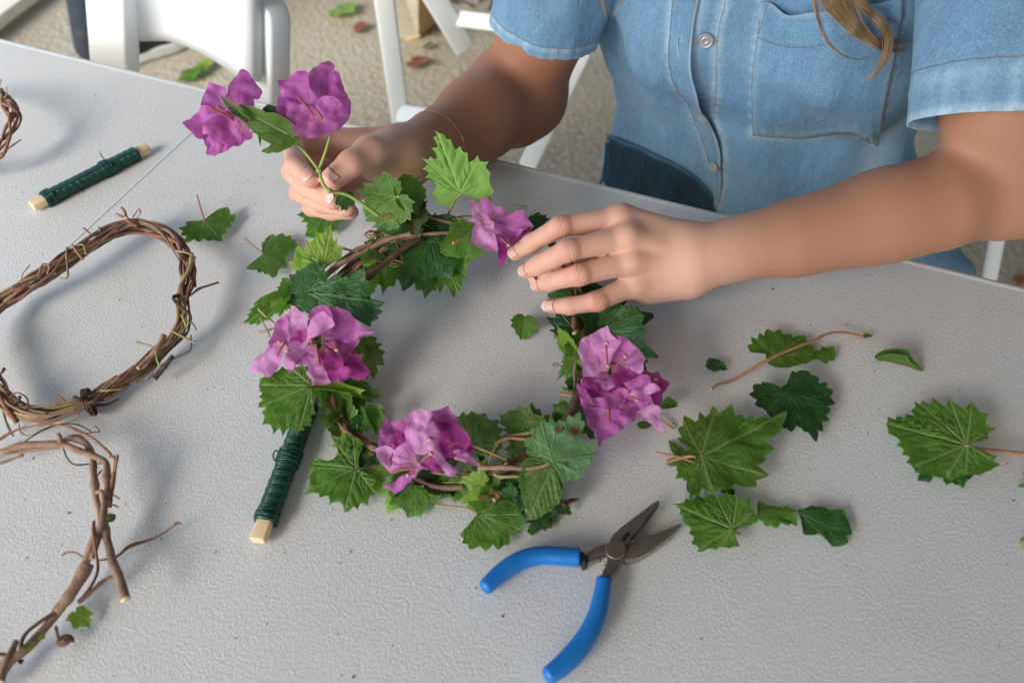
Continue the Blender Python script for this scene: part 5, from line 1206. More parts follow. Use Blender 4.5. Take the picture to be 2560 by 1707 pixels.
rg_ = random.Random(77)
RC = spline(np.array([pt(('V', *q_)) for q_ in ringV + ringV[:1]]), 200)
cenr = RC.mean(0)
def px_of(X):
    q = X - CAMP; z = q[1] * cs - q[2] * sn; return (q[0] / z * FPX + 1280, (-q[1] * sn - q[2] * cs) / z * FPX + 853.5)
for k in range(46):                                         # small filler leaves tucked into the ring
    i_ = int((.02 + .96 * k / 46) * 199); c0 = RC[i_]
    vx, vy = px_of(c0)
    if vy < 900 and vx > 1230: continue
    out = nrm((c0 - cenr) * [1, 1, 0]); ang = rg_.uniform(-1.4, 1.4) + (0 if rg_.random() < .62 else math.pi); d_ = np.array([out[0] * math.cos(ang) - out[1] * math.sin(ang), out[0] * math.sin(ang) + out[1] * math.cos(ang), 0.])
    L_s = rg_.uniform(.012, .026); b_ = c0 + d_ * .002; e_ = c0 + d_ * L_s
    hb, he = max(.004, c0[2] - TZ - rg_.uniform(.0, .006)), max(.003, c0[2] - TZ + rg_.uniform(-.010, .012))
    b_[2], e_[2] = TZ + hb, TZ + he
    pb, pe = px_of(b_), px_of(e_)
    lf_(('S', *pb, hb), ('S', *pe, he), rg_.choice(['leaf_mid', 'leaf_mid', 'leaf_dark', 'leaf_yellow', 'leaf_olive', 'leaf_deep']), rg_.choice(['vine', 'half', 'vine', 'wide']), rg_.uniform(.6, .95), rg_.uniform(-.7, .7), camw=.5, fold=rg_.uniform(-.1, .5), curl=rg_.uniform(-.1, .5), rip=.09, twist=rg_.uniform(-.4, .4), dense=.7)
# bougainvillea clusters on the wreath
def bractp(c, base, outline, mat, hb, ht, cup=.22, roll=0., crumple=1.0, parent=None, zmode=False, camw=.6, curl=.0):
    """Papery bract whose margin was measured point by point; cupped and crumpled about its own plane."""
    global nleaf; nleaf += 1; rg = np.random.default_rng(nleaf + 300); g = (lambda q, h: Q(c, q[0], q[1], h)) if zmode else (lambda q, h: P(c, q[0], q[1], h))
    O_ = np.array(outline, float); far = O_[np.argmax(np.hypot(*(O_ - base).T))]; B, T = g(base, hb), g(far, ht); L = np.linalg.norm(T - B); ax, s, n = frame_of(B, T, roll, .95 if zmode else camw)
    def pl(x, y):
        u, v = uv(c, x, y); d = np.array([u, cs - v * sn, -(sn + v * cs)]); k = ((B - CAMP) @ n) / (d @ n); X = CAMP + d * k - B; return np.array([X @ s, X @ ax]) / L
    O2 = np.array([pl(*q) for q in O_]); R = spline(np.vstack([O2, O2[:1]]), 97)[:-1]; na = len(R)
    dR = nrm(np.roll(R, -1, 0) - np.roll(R, 1, 0)); R = R + np.stack([dR[:, 1], -dR[:, 0]], 1) * (.007 * np.sin(np.arange(na) * .8 + rg.uniform(0, 6)) + .002 * rg.normal(size=na))[:, None] * crumple
    nr = 20; rr = np.linspace(0, 1, nr); XY = np.vstack([np.zeros((1, 2))] + [R * t_ for t_ in rr[1:]]); tt = np.r_[0, np.repeat(rr[1:], na)]
    x, y = XY[:, 0], XY[:, 1]; rad = np.hypot(x, y); an = np.arctan2(x, y); S3 = np.stack([x, y, 0 * x + nleaf * .7], 1)
    w = np.clip(rad * 3, 0, 1)
    z = 1.4 * cup * (x ** 2 * 1.3 + .25 * rad ** 2) - curl * rad ** 3 + crumple * (.075 * wob(S3, .70, 1) + .032 * wob(S3, .33, 2) + .006 * wob(S3, .14, 3)) * w
    z += crumple * .018 * np.sin(an * 9 + 3 * rad + rg.uniform(0, 6)) * rad + crumple * .045 * wob(S3, .40, 5) * tt ** 6
    vein = .5 * np.exp(-((x + .03 * wob(S3, .5, 6)) / .010) ** 2) * (y > 0) * np.clip(1.1 - rad, 0, 1)
    aw = an + .12 * wob(S3, .3, 4)
    vein = np.maximum(vein, .6 * np.exp(-(np.sin(aw * 4.5) * rad / .016) ** 2)); vein = np.maximum(vein, .35 * np.exp(-(np.sin(aw * 11 + 2 * rad) * rad / .020) ** 2) * (rad > .3))
    F = [[0, 1 + j, 1 + (j + 1) % na] for j in range(na)] + [[1 + k * na + j, 1 + (k + 1) * na + j, 1 + (k + 1) * na + (j + 1) % na, 1 + k * na + (j + 1) % na] for k in range(nr - 2) for j in range(na)]
    V = B + (x[:, None] * s + y[:, None] * ax + z[:, None] * n) * L
    return obj('bract', V, F, M[mat], parent, attrs=dict(vein=vein, base=.8 * np.exp(-(rad / .11) ** 2)))
def bloom(lst, tb, tp, parent, label=None, zmode=False):
    fl = tubes_flower(parent, tb)
    if label: fl['label'] = label
    for q in lst:
        c_, b, o, m, hb, ht = q[:6]; kw = dict(q[6]) if len(q) > 6 else {}
        bractp(c_, b, o, m, hb, ht, parent=fl, zmode=zmode, **kw)
    tips(fl, tp)
D = dict
BR, BD, BL_ = 'bract', 'bract_deep', 'bract_light'
bloom([
 ('E', (640, 1290), [(570,1210),(600,1150),(650,1115),(720,1120),(780,1170),(800,1250),(790,1310),(740,1335),(690,1330),(650,1300),(600,1280)], BR, .050, .066, D(cup=.5)),
 ('E', (660, 1370), [(660,1345),(700,1330),(790,1290),(800,1200),(760,1150),(850,1170),(930,1200),(970,1250),(1040,1320),(1110,1345),(1000,1380),(930,1410),(850,1405),(760,1410),(690,1400)], BR, .046, .060, D(cup=.3)),
 ('E', (660, 1420), [(680,1395),(800,1420),(900,1420),(985,1395),(940,1470),(910,1510),(880,1600),(820,1600),(750,1510),(680,1450)], BR, .044, .040),
 ('E', (420, 1440), [(420,1115),(460,1125),(520,1180),(558,1235),(550,1300),(480,1320),(440,1400),(400,1490),(385,1440),(400,1300),(405,1180)], BL_, .046, .070, D(cup=.4)),
 ('E', (450, 1480), [(410,1400),(480,1350),(545,1310),(560,1400),(510,1470),(430,1520),(395,1500)], BD, .047, .060, D(cup=.5)),
 ('E', (385, 1440), [(400,1205),(340,1215),(290,1270),(270,1370),(235,1450),(300,1510),(370,1490),(400,1400),(408,1300)], BR, .044, .052),
 ('E', (560, 1400), [(555,1260),(600,1212),(640,1225),(670,1270),(712,1335),(650,1358),(590,1370),(565,1410),(540,1460),(505,1520),(490,1500),(530,1400),(545,1320)], BL_, .058, .080, D(cup=-.4, curl=.2)),
 ('G', (300, 60), [(235,30),(150,110),(95,170),(76,235),(170,230),(200,262),(245,262),(270,215),(292,180),(305,120),(340,60),(300,10)], BL_, .046, .034, D(cup=.3)),
 ('G', (540, 100), [(380,175),(480,188),(470,240),(505,270),(520,315),(580,325),(645,300),(628,240),(605,170),(575,110),(530,90)], BL_, .044, .030),
 ('G', (520, 40), [(510,5),(450,30),(400,20),(350,55),(330,110),(310,170),(340,212),(365,237),(382,182),(420,172),(480,190),(535,172),(565,120),(560,60)], BL_, .050, .046, D(cup=.35)),
 ('G', (700, 110), [(790,90),(850,110),(880,170),(928,240),(870,287),(800,272),(740,220),(715,160),(730,100)], BD, .040, .030),
 ('G', (600, 70), [(585,50),(562,100),(590,180),(625,250),(640,292),(665,300),(690,290),(720,318),(752,300),(800,255),(775,220),(742,200),(738,150),(700,95),(640,55)], BD, .047, .036, D(cup=.4, crumple=1.5))],
 [(('G', 500, 0, .060), ('G', 520, 10, .068)), (('G', 540, 10, .060), ('G', 568, 180, .058)), (('G', 590, 10, .058), ('G', 700, 78, .062)), (('E', 300, 1540, .056), ('E', 380, 1410, .060)), (('E', 590, 1440, .06), ('E', 585, 1410, .072))],
 [('G', 515, 8, .068), ('G', 693, 75, .063), ('G', 340, 82, .060), ('G', 283, 18, .060), ('G', 870, 112, .036)], fw_, 'large pink cluster at the left of the wreath')
bloom([
 ('G', (1120, 720), [(1035,535),(1055,560),(1060,585),(1110,580),(1200,562),(1214,570),(1195,660),(1150,720),(1100,740),(1060,740),(1000,770),(985,740),(1000,650),(1025,590)], BR, .034, .042),
 ('G', (1130, 730), [(1070,690),(1110,650),(1170,660),(1185,720),(1160,770),(1090,772),(1060,730)], BD, .040, .048, D(crumple=2.)),
 ('G', (1200, 700), [(1215,570),(1210,530),(1250,500),(1290,492),(1340,500),(1385,520),(1360,580),(1300,625),(1240,655),(1190,720),(1160,700)], BL_, .040, .054, D(cup=.4)),
 ('G', (1400, 640), [(1375,505),(1440,490),(1490,468),(1500,500),(1540,540),(1575,600),(1500,640),(1420,670),(1370,620),(1350,560)], BR, .040, .050),
 ('G', (1390, 780), [(1370,640),(1400,600),(1480,590),(1568,615),(1645,690),(1640,760),(1560,830),(1470,850),(1400,810),(1375,720)], BD, .036, .044),
 ('H', (20, 870), [(-30,760),(0,740),(60,750),(130,790),(185,860),(208,925),(130,905),(60,930),(0,910),(-40,860)], BD, .032, .036, D(cup=.3)),
 ('G', (1180, 900), [(970,795),(1000,870),(1040,910),(1070,947),(1140,935),(1220,905),(1170,870),(1080,855)], BL_, .038, .034),
 ('G', (1240, 870), [(965,790),(1040,760),(1100,780),(1170,760),(1215,738),(1250,790),(1265,850),(1290,900),(1348,926),(1280,922),(1200,892),(1130,880),(1060,870),(1010,850)], BL_, .050, .046, D(cup=.4)),
 ('G', (1340, 850), [(1290,850),(1350,810),(1400,850),(1450,925),(1430,950),(1360,935),(1300,905)], BD, .038, .040),
 ('G', (1290, 780), [(1148,690),(1200,650),(1260,605),(1320,598),(1380,622),(1412,670),(1418,720),(1390,770),(1350,800),(1300,815),(1240,800),(1180,750)], BL_, .056, .070, D(cup=-.3, curl=.1)),
 ('G', (1370, 780), [(1365,750),(1400,755),(1460,840),(1500,890),(1555,922),(1510,975),(1450,930),(1400,860),(1355,810)], BL_, .056, .046, D(cup=-.5)),
 ('G', (1255, 920), [(1250,900),(1292,915),(1240,980),(1200,1020),(1150,1080),(1110,1093),(1080,1065),(1018,1045),(1060,1030),(1130,1010),(1190,960)], BR, .032, .016),
 ('H', (95, 930), [(80,905),(130,903),(175,918),(215,960),(250,1008),(190,987),(130,968),(88,955)], BL_, .040, .036, D(cup=-.5))],
 [(('G', 1290, 870, .050), ('G', 1360, 812, .056)), (('G', 1070, 945, .036), ('G', 1250, 910, .04)), (('G', 1120, 760, .046), ('G', 1060, 880, .048)), (('G', 1480, 760, .050), ('G', 1560, 730, .05))],
 [('G', 1362, 812, .058), ('G', 1200, 965, .032), ('G', 1380, 590, .052), ('G', 1355, 710, .060)], fw_, 'pink cluster at the lower left of the wreath')
bloom([
 ('H', (1010, 560), [(860,480),(1100,470),(1210,560),(1200,660),(1080,700),(930,700),(850,600)], BD, .032, .034, D(cup=.1)),
 ('H', (1240, 460), [(1235,415),(1300,440),(1340,480),(1386,505),(1350,570),(1340,620),(1315,658),(1280,610),(1290,550),(1240,510),(1215,450)], BD, .034, .034),
 ('H', (1010, 670), [(880,640),(960,650),(1030,655),(1100,665),(1125,740),(1090,790),(1030,830),(985,850),(960,890),(945,820),(920,770),(895,700)], BR, .034, .022, D(cup=.15)),
 ('H', (900, 600), [(822,508),(860,518),(890,560),(940,640),(945,700),(935,775),(900,770),(870,690),(840,590)], BR, .036, .030),
 ('H', (1200, 690), [(1190,670),(1260,630),(1310,648),(1320,700),(1326,792),(1290,750),(1250,722),(1185,710)], BL_, .038, .026),
 ('H', (1120, 660), [(1075,655),(1140,630),(1210,630),(1245,655),(1190,705),(1150,738),(1118,745),(1085,705)], BR, .042, .034),
 ('H', (1180, 610), [(1120,590),(1200,560),(1262,572),(1275,620),(1240,655),(1180,650),(1130,630)], BR, .044, .046),
 ('H', (1010, 450), [(850,475),(920,465),(1000,440),(1050,540),(1035,580),(960,595),(900,565),(860,515)], BD, .042, .046, D(cup=.4)),
 ('H', (1050, 420), [(1030,390),(1120,390),(1200,440),(1245,470),(1200,505),(1120,530),(1060,540),(1040,470)], BD, .042, .050),
 ('H', (1120, 510), [(1105,500),(1190,465),(1252,455),(1268,510),(1220,535),(1150,548)], BR, .048, .056),
 ('H', (1140, 575), [(1120,580),(1180,538),(1230,520),(1290,508),(1328,533),(1318,560),(1270,552),(1220,562),(1160,592)], BL_, .050, .056, D(crumple=1.4)),
 ('H', (1060, 590), [(888,588),(940,640),(1000,667),(1060,668),(1112,642),(1134,600),(1128,545),(1080,535),(1030,560),(960,600)], BR, .046, .048, D(cup=.35)),
 ('H', (1080, 370), [(1195,288),(1230,340),(1244,385),(1240,422),(1200,450),(1150,420),(1090,400),(1060,370),(1120,320)], BL_, .048, .060),
 ('H', (1040, 350), [(1050,245),(1100,230),(1120,222),(1170,248),(1197,290),(1205,335),(1140,345),(1090,365),(1040,370),(1020,300)], BR, .046, .068, D(cup=.4)),
 ('H', (960, 400), [(940,262),(870,220),(830,268),(820,310),(850,360),(850,440),(872,480),(930,475),(985,440),(990,370)], BL_, .046, .062),
 ('H', (990, 400), [(1010,146),(1025,190),(1060,228),(1095,235),(1060,290),(1035,350),(1010,430),(960,400),(935,290),(900,240),(868,222),(940,190),(980,168)], BL_, .050, .074, D(cup=.35)),
 ('H', (1000, 440), [(960,450),(1000,425),(1030,490),(1050,560),(1010,575),(960,535),(928,500)], BL_, .056, .062, D(cup=.5))],
 [(('H', 1010, 400, .060), ('H', 1000, 270, .080)), (('H', 1040, 420, .06), ('H', 1120, 345, .074)), (('H', 1130, 580, .056), ('H', 1190, 605, .060)), (('H', 1020, 660, .042), ('H', 1022, 740, .042)), (('H', 1010, 420, .064), ('H', 1016, 402, .070))],
 [('H', 1006, 262, .080), ('H', 1120, 343, .076), ('H', 1190, 606, .061), ('H', 1015, 403, .072), ('H', 1300, 480, .048)], fw_, 'tall pink cluster at the right of the wreath')
bloom([
 ('F', (235, 400), [(150,278),(180,250),(220,253),(260,290),(330,320),(420,355),(500,345),(530,400),(586,470),(500,485),(400,480),(300,440),(240,425),(190,370)], BR, .064, .072, D(cup=.3)),
 ('F', (250, 430), [(230,400),(320,425),(420,465),(545,478),(480,525),(445,560),(430,605),(380,625),(320,590),(265,530)], BR, .060, .062),
 ('F', (370, 570), [(370,560),(450,498),(520,498),(562,480),(480,592),(400,625)], BR, .060, .056),
 ('F', (295, 540), [(275,510),(320,555),(380,600),(392,650),(362,710),(328,774),(303,740),(298,660),(280,590)], BD, .056, .044),
 ('F', (165, 420), [(76,275),(100,256),(142,290),(182,350),(232,400),(264,450),(262,510),(292,600),(300,670),(240,668),(190,657),(130,632),(98,580),(95,500),(108,440),(38,415),(95,393),(88,330)], BL_, .072, .060, D(cup=.3))],
 [(('F', 280, 520, .066), ('F', 385, 610, .066)), (('F', 150, 405, .080), ('F', 188, 455, .084))], [('F', 385, 612, .068)], fw_, 'pink cluster beside the fingertips at the top of the wreath')
# ------------------------------------------------------------------ sprig held in the right hand
def PZ(c, x, y, z): return Q(c, x, y, z)
sp = thing('flower_sprig', P('L', 1190, 1060, .11), 'cut bougainvillea sprig with two purple pink blooms held between thumb and fingers', 'sprig')
zs = .612
tube('stem', [Q('L', 1658, 1372, .628), Q('L', 1420, 1210, .620), Q('L', 1250, 1165, .616), Q('L', 1190, 1085, .617), Q('L', 1165, 1000, .616), Q('L', 1060, 860, .612), Q('L', 965, 765, .608)], [.0017, .0014, .0013, .0014], M['stalk_green'], sp, 8, n=60)
tube('stem', [Q('L', 1165, 1000, .616), Q('L', 1210, 880, .610), Q('L', 1262, 715, .605)], [.0013, .0009], M['stalk_green'], sp, 8, n=24)
tube('stem', [Q('L', 965, 765, .608), Q('L', 820, 735, .607), Q('L', 660, 700, .606)], [.0013, .0010], M['stalk_green'], sp, 8, n=24)
tube('stem', [Q('L', 985, 775, .608), Q('L', 975, 720, .606), Q('L', 870, 690, .604)], [.0012, .0007], M['stalk_green'], sp, 8, n=20)
tube('stem', [Q('L', 975, 745, .606), Q('L', 940, 670, .600)], [.0008, .0006], M['stalk_green'], sp, 8, n=12)
for x, y in ((1168, 1003), (978, 745), (1250, 1165)):
    o_ = Q('L', x, y, .6125); V, F = polymesh(lambda p: ell(p, o_, (.0024, .0022, .0022)), o_ - .004, o_ + .004, .0007); obj('node', V, F, M['stalk_green'], sp)
BS = 'bract_sprig'
bloom([
 ('L', (1180, 420), [(1085,200),(1130,150),(1200,100),(1240,70),(1265,88),(1300,130),(1275,170),(1278,195),(1235,260),(1215,330),(1220,410),(1170,450),(1100,360),(1072,270)], BS, .611, .620, D(cup=-.2)),
 ('L', (1240, 450), [(1275,188),(1330,240),(1370,320),(1405,400),(1428,500),(1412,592),(1395,606),(1370,560),(1330,500),(1260,470),(1210,420),(1212,320),(1238,240)], BS, .611, .618, D(cup=.15)),
 ('L', (1100, 470), [(836,270),(905,262),(960,215),(1040,201),(1085,215),(1078,280),(1112,350),(1160,400),(1190,450),(1130,510),(1040,470),(980,450),(930,460),(880,450),(860,370)], BS, .607, .604),
 ('L', (1080, 520), [(828,475),(855,400),(930,430),(1000,450),(1100,470),(1130,540),(960,660),(900,605),(850,560),(826,505)], BS, .604, .604),
 ('L', (1185, 570), [(903,440),(980,455),(1080,475),(1150,495),(1190,540),(1208,600),(1215,700),(1162,737),(1120,747),(1050,732),(980,692),(930,622),(903,540)], BR, .599, .595, D(cup=.3)),
 ('L', (1200, 580), [(1118,478),(1170,420),(1220,398),(1290,408),(1350,460),(1392,560),(1390,610),(1340,672),(1260,718),(1208,712),(1200,650),(1180,560)], BR, .597, .589, D(cup=-.3))],
 [(('L', 1130, 560, .594), ('L', 990, 395, .586)), (('L', 1140, 500, .59), ('L', 1195, 580, .588))], [], sp, zmode=True)
bloom([
 ('L', (420, 600), [(200,640),(300,560),(480,560),(560,700),(480,790),(300,790),(225,740)], BS, .608, .608, D(cup=.1)),
 ('L', (510, 480), [(400,400),(440,290),(500,210),(545,166),(575,188),(640,258),(690,308),(707,350),(680,392),(640,422),(636,475),(570,500),(500,510),(440,500),(405,470)], BS, .606, .612, D(cup=-.2)),
 ('L', (390, 490), [(268,296),(320,305),(400,318),(418,350),(402,410),(410,490),(350,540),(270,520),(213,485),(238,400),(258,340)], BS, .605, .606),
 ('L', (400, 570), [(64,612),(130,568),(190,500),(240,468),(330,495),(420,520),(420,600),(300,650),(240,690),(215,750),(130,682),(90,642)], BS, .603, .602),
 ('L', (400, 750), [(213,735),(270,720),(340,740),(410,760),(470,800),(440,838),(380,862),(335,888),(270,872),(255,842),(238,790)], BS, .600, .601, D(crumple=1.4)),
 ('L', (540, 640), [(225,640),(300,570),(380,520),(450,508),(520,538),(572,600),(602,650),(624,742),(562,757),(540,792),(460,802),(400,772),(330,742),(270,702),(213,708)], BR, .598, .593, D(cup=.25, crumple=1.4))],
 [(('L', 470, 580, .596), ('L', 330, 470, .588)), (('L', 480, 600, .596), ('L', 270, 490, .588)), (('L', 620, 690, .602), ('L', 675, 705, .603))], [], sp, zmode=True)
leaf(('L', 905, 700, .600), ('L', 430, 470, .594), 'leaf_olive', 'ovate', .60, .25, sp, camw=.95, fold=.35, curl=.2, twist=.2)
leaf(('L', 905, 695, .606), ('L', 700, 440, .606), 'leaf_deep', 'ovate', .85, -.2, sp, camw=.95, fold=.3, curl=.2)
leaf(('L', 560, 560, .596), ('L', 338, 385, .590), 'leaf_olive', 'ovate', .30, .3, sp, camw=.95, fold=.3)
leaf(('L', 905, 765, .606), ('L', 690, 865, .602), 'leaf_olive', 'ovate', .48, .2, sp, camw=.95, fold=.4, curl=.3)
leaf(('L', 900, 790, .606), ('L', 820, 740, .604), 'leaf_dark', 'ovate', .7, .2, sp, camw=.95, fold=.3, dense=.6)
leaf(('L', 680, 720, .606), ('L', 690, 800, .604), 'leaf_olive', 'ovate', .35, .3, sp, camw=.95, fold=.4, dense=.5)
leaf(('L', 1385, 1195, .622), ('L', 1395, 1345, .632), 'leaf_dark', 'half', .75, .2, sp, camw=.95, dense=.7)
# ------------------------------------------------------------------ bare wreaths
def wreath(pts, loc, label, n, rb, rr, seed, mats):
    w = thing('vine_wreath', loc, label, 'wreath', 'bare vine wreaths')
    if n: ring_strands(w, pts, n, rb, rr, seed, mats)
    return w
TWS = .72
DP = [(0, 665, .016), (150, 565, .020), (300, 480, .022), (480, 365, .022), (620, 275, .022), (760, 205, .020), (900, 175, .018), (1050, 205, .020), (1150, 275, .022), (1215, 370, .024), (1235, 480, .026), (1215, 600, .026), (1205, 720, .024),
      (1190, 830, .020), (1125, 920, .016), (1040, 1000, .013), (960, 1075, .011), (850, 1150, .010), (720, 1225, .010), (600, 1295, .010), (480, 1350, .011), (330, 1395, .012), (180, 1395, .014), (70, 1350, .016), (-10, 1260, .018), (-90, 1130, .02), (-130, 980, .02), (-110, 820, .018)]
w1 = wreath([('D', *q_) for q_ in DP], P('D', 600, 780), 'bare brown vine wreath bound with a dark knot, left of the flower wreath', 26, .0060, (.0006, .0017), 21, ['bark', 'bark', 'bark_dark', 'bark_red', 'bark', 'bark_straw'])
w_ = lambda p, r, m='bark', s=1, w=None, **k: twig('twig', p, r, m, w if w is not None else w1, seed=s, **k)
D_ = lambda *a: [('D', *q_) for q_ in a]
w_(D_((1075, 880, .026), (1030, 960, .024), (985, 1020, .02), (900, 1100, .018)), [.0032, .0030, .0026], 'bark', 1)
w_(D_((1005, 1165, .010), (1070, 1085, .014), (1130, 1020, .018)), [.0030, .0024], 'bark_dark', 2)
w_(D_((890, 925, .022), (960, 950, .022), (1030, 970, .022)), [.0012, .0009], 'bark_straw', 3)
w_(D_((1120, 855, .030), (1190, 890, .030), (1278, 932, .026)), [.0009, .0012], 'bark_straw', 4)
w_(D_((1205, 650, .026), (1255, 615, .024), (1310, 575, .022), (1425, 540, .016)), [.0010, .0013], 'bark_red', 5)
w_(D_((545, 185, .020), (600, 225, .022), (650, 230, .022)), [.0015, .0009], 'bark_red', 6)
w_(D_((640, 240, .022), (655, 205, .026), (645, 180, .028)), [.0009, .0013], 'bark', 7)
w_(D_((760, 90, .030), (800, 110, .030), (830, 120, .028), (850, 150, .026), (900, 170, .022)), [.0012, .0020, .0020], 'bark_red', 8)
w_(D_((790, 50, .034), (815, 80, .032), (825, 120, .03)), [.0016, .0018], 'bark_red', 9)
w_(D_((870, 110, .026), (905, 60, .032), (915, 90, .03), (880, 130, .026)), .0006, 'bark_red', 10, cut=False)
w_(D_((440, 310, .030), (435, 400, .028), (440, 505, .024), (400, 515, .02)), .0013, 'bark', 11)
w_(D_((470, 295, .032), (510, 350, .032), (545, 390, .028)), .0014, 'bark', 12)
w_(D_((450, 315, .03), (540, 290, .032), (560, 350, .03)), .0011, 'bark_straw', 13)
w_(D_((150, 580, .024), (150, 490, .032), (195, 420, .034)), .0005, 'bark_red', 14, cut=False)
w_(D_((250, 500, .028), (280, 420, .032), (325, 430, .03), (310, 480, .026)), .0011, 'bark', 15, cut=False)
w_(D_((1170, 620, .030), (1130, 632, .032), (1160, 680, .032), (1240, 745, .028), (1250, 790, .024)), [.0014, .0022, .0026, .0012], 'bark_dark', 16)
w_(D_((1190, 360, .030), (1170, 440, .028), (1190, 530, .026), (1180, 600, .024)), .0008, 'bark', 17, cut=False)
w_(D_((1225, 790, .024), (1260, 810, .022), (1280, 850, .018)), .0008, 'bark_red', 18)
w_(D_((1150, 330, .030), (1230, 350, .032), (1280, 385, .028)), .0011, 'bark_straw', 19, cut=False)
w_(D_((1250, 880, .016), (1248, 975, .010), (1190, 1010, .010), (1120, 1040, .012)), .0010, 'bark', 20, cut=False)
w_(D_((850, 1150, .012), (780, 1240, .010), (830, 1215, .010)), .0010, 'bark', 21)
w_(D_((850, 1200, .012), (950, 1180, .010), (1000, 1130, .010)), .0007, 'bark', 22, cut=False)
w_(D_((600, 1340, .008), (700, 1335, .006), (780, 1298, .006)), [.0016, .0008], 'bark_dark', 23)
w_(D_((370, 1280, .020), (400, 1290, .020), (425, 1315, .018)), [.0012, .0010], 'bark_red', 24)
w_(D_((640, 1250, .014), (700, 1243, .016), (780, 1235, .014)), [.0010, .0012], 'stalk_green', 25)
w_(D_((1020, 980, .026), (1025, 1040, .026), (1045, 1090, .022)), [.0009, .0011], 'stalk_green', 26)
w_(D_((1180, 750, .028), (1200, 790, .028), (1225, 850, .024)), [.0009, .0009], 'stalk_green', 27)
w_(D_((60, 1290, .022), (110, 1258, .026), (170, 1285, .026), (185, 1340, .022), (160, 1380, .018)), .0008, 'bark_dark', 28, cut=False)
w_(D_((130, 1275, .024), (120, 1310, .022), (70, 1340, .02)), .0012, 'bark_dark', 29)
w_(D_((0, 1210, .030), (30, 1240, .026), (60, 1258, .022)), [.0018, .0018], 'bark', 30)
w_(D_((-20, 1230, .026), (40, 1350, .020), (110, 1455, .012)), [.0026, .0022], 'bark_red', 31)
w_(D_((10, 1340, .014), (40, 1450, .008), (85, 1545, .004)), [.0014, .0010], 'bark', 32)
w_(D_((120, 1460, .010), (130, 1520, .006), (200, 1540, .005), (300, 1490, .006), (480, 1440, .008), (515, 1395, .010), (505, 1380, .012)), .0007, 'bark_straw', 33, cut=False)
w_(D_((300, 1390, .018), (320, 1420, .012), (370, 1420, .010), (350, 1450, .008), (310, 1440, .012)), .0009, 'bark_dark', 34, cut=False)
w_(D_((0, 1140, .028), (20, 1120, .030), (28, 1100, .030)), [.0014, .0018], 'bark_dark', 35)
# binding knot
rg = random.Random(4)
for k in range(6):
    o_ = P('D', 560 + k * 7, 1310 + k * 2, .010); a_ = nrm(P('D', 650, 1290, .01) - P('D', 500, 1350, .01)); b_ = nrm(np.cross(a_, [0, 0, 1])); tl = rg.uniform(-.3, .3)
    C = np.array([o_ + b_ * math.cos(q_) * (.0085 + .0006 * k % 2) + np.array([0, 0, 1]) * math.sin(q_) * .0085 + a_ * tl * .008 * math.cos(q_) for q_ in np.linspace(0, 6.2, 26)])
    C[:, 2] = np.maximum(C[:, 2], TZ + .0012); V, F, s_ = tube_data(C, .0009, 6); obj('binding', V, F, M['bark_dark'], w1, attrs={'along': s_})
w_(D_((560, 1330, .020), (620, 1310, .022), (670, 1300, .018)), .0014, 'bark_dark', 36); w_(D_((485, 1295, .022), (520, 1305, .022), (560, 1290, .02)), [.0030, .0020], 'bark_dark', 37)

# thick loose wreath, lower left
TWS = .60
w2 = wreath([], P('I', 200, 800), 'thick reddish vine loop with a cut end sticking out, lower left corner', 0, 0, 0, 0, [])
I_ = lambda *a: [('I', *q_) for q_ in a]
x_ = lambda p, r, m='bark', s=1, **k: twig('vine_strand', p, r, m, w2, seed=s, **k)
loop = [(-40, 1560, .012), (-240, 1640, .012), (-520, 1500, .012), (-640, 1150, .012), (-600, 700, .012), (-420, 350, .014), (-200, 240, .016)]
x_(I_((0, 200, .020), (130, 150, .022), (350, 140, .022), (470, 180, .022), (600, 230, .020), (632, 260, .020), (640, 340, .020), (632, 480, .022), (610, 600, .022), (560, 720, .018), (530, 800, .016), (490, 880, .014), (430, 1000, .013), (350, 1130, .012), (240, 1270, .012), (140, 1380, .012), (50, 1440, .012), *loop), [.0040, .0038, .0044, .0062, .0058, .0050], 'bark', 41, k=12)
x_(I_((0, 190, .016), (110, 185, .016), (240, 165, .016), (350, 150, .016), (400, 115, .018), (450, 105, .020), (500, 130, .020), (545, 200, .018), (560, 300, .018), (570, 420, .018), (580, 500, .018), (600, 560, .02), (600, 640, .02), (575, 740, .018), (545, 830, .016)), [.0034, .0036, .0040, .0036, .0034, .0030], 'bark', 42, k=12)
x_(I_((620, 610, .016), (640, 720, .018), (680, 860, .020), (720, 970, .022), (752, 1062, .022)), [.0036, .0046, .0052], 'bark', 43, k=12)
x_(I_((530, 850, .024), (470, 960, .022), (400, 1070, .020), (345, 1140, .018)), [.0056, .0060, .0040], 'bark', 44, k=12)
x_(I_((655, 215, .026), (690, 230, .026), (680, 340, .024), (660, 440, .02), (655, 520, .016)), .0022, 'bark_red', 45)
x_(I_((700, 205, .030), (690, 300, .026), (665, 370, .022)), .0014, 'bark', 46)
x_(I_((340, 1140, .016), (240, 1200, .016), (160, 1260, .016), (130, 1320, .014), (130, 1400, .012)), [.0016, .0022], 'bark_dark', 47)
x_(I_((100, 1310, .020), (60, 1400, .022), (0, 1560, .026)), [.0030, .0042], 'bark', 48)
x_(I_((470, 1090, .012), (560, 1010, .014), (620, 960, .014), (690, 925, .014), (730, 905, .012)), [.0026, .0016], 'bark', 49)
x_(I_((580, 835, .014), (690, 812, .010), (770, 755, .008), (910, 705, .006), (1060, 615, .010)), [.0012, .0016, .0014, .0010], 'bark_red', 50)
x_(I_((1040, 620, .011), (1060, 608, .012), (1080, 615, .011)), .0013, 'bark_red', 51)
x_(I_((560, 600, .022), (560, 700, .022), (575, 800, .020), (580, 900, .016), (540, 990, .012), (500, 1040, .010)), .0016, 'bark_red', 52, cut=False)
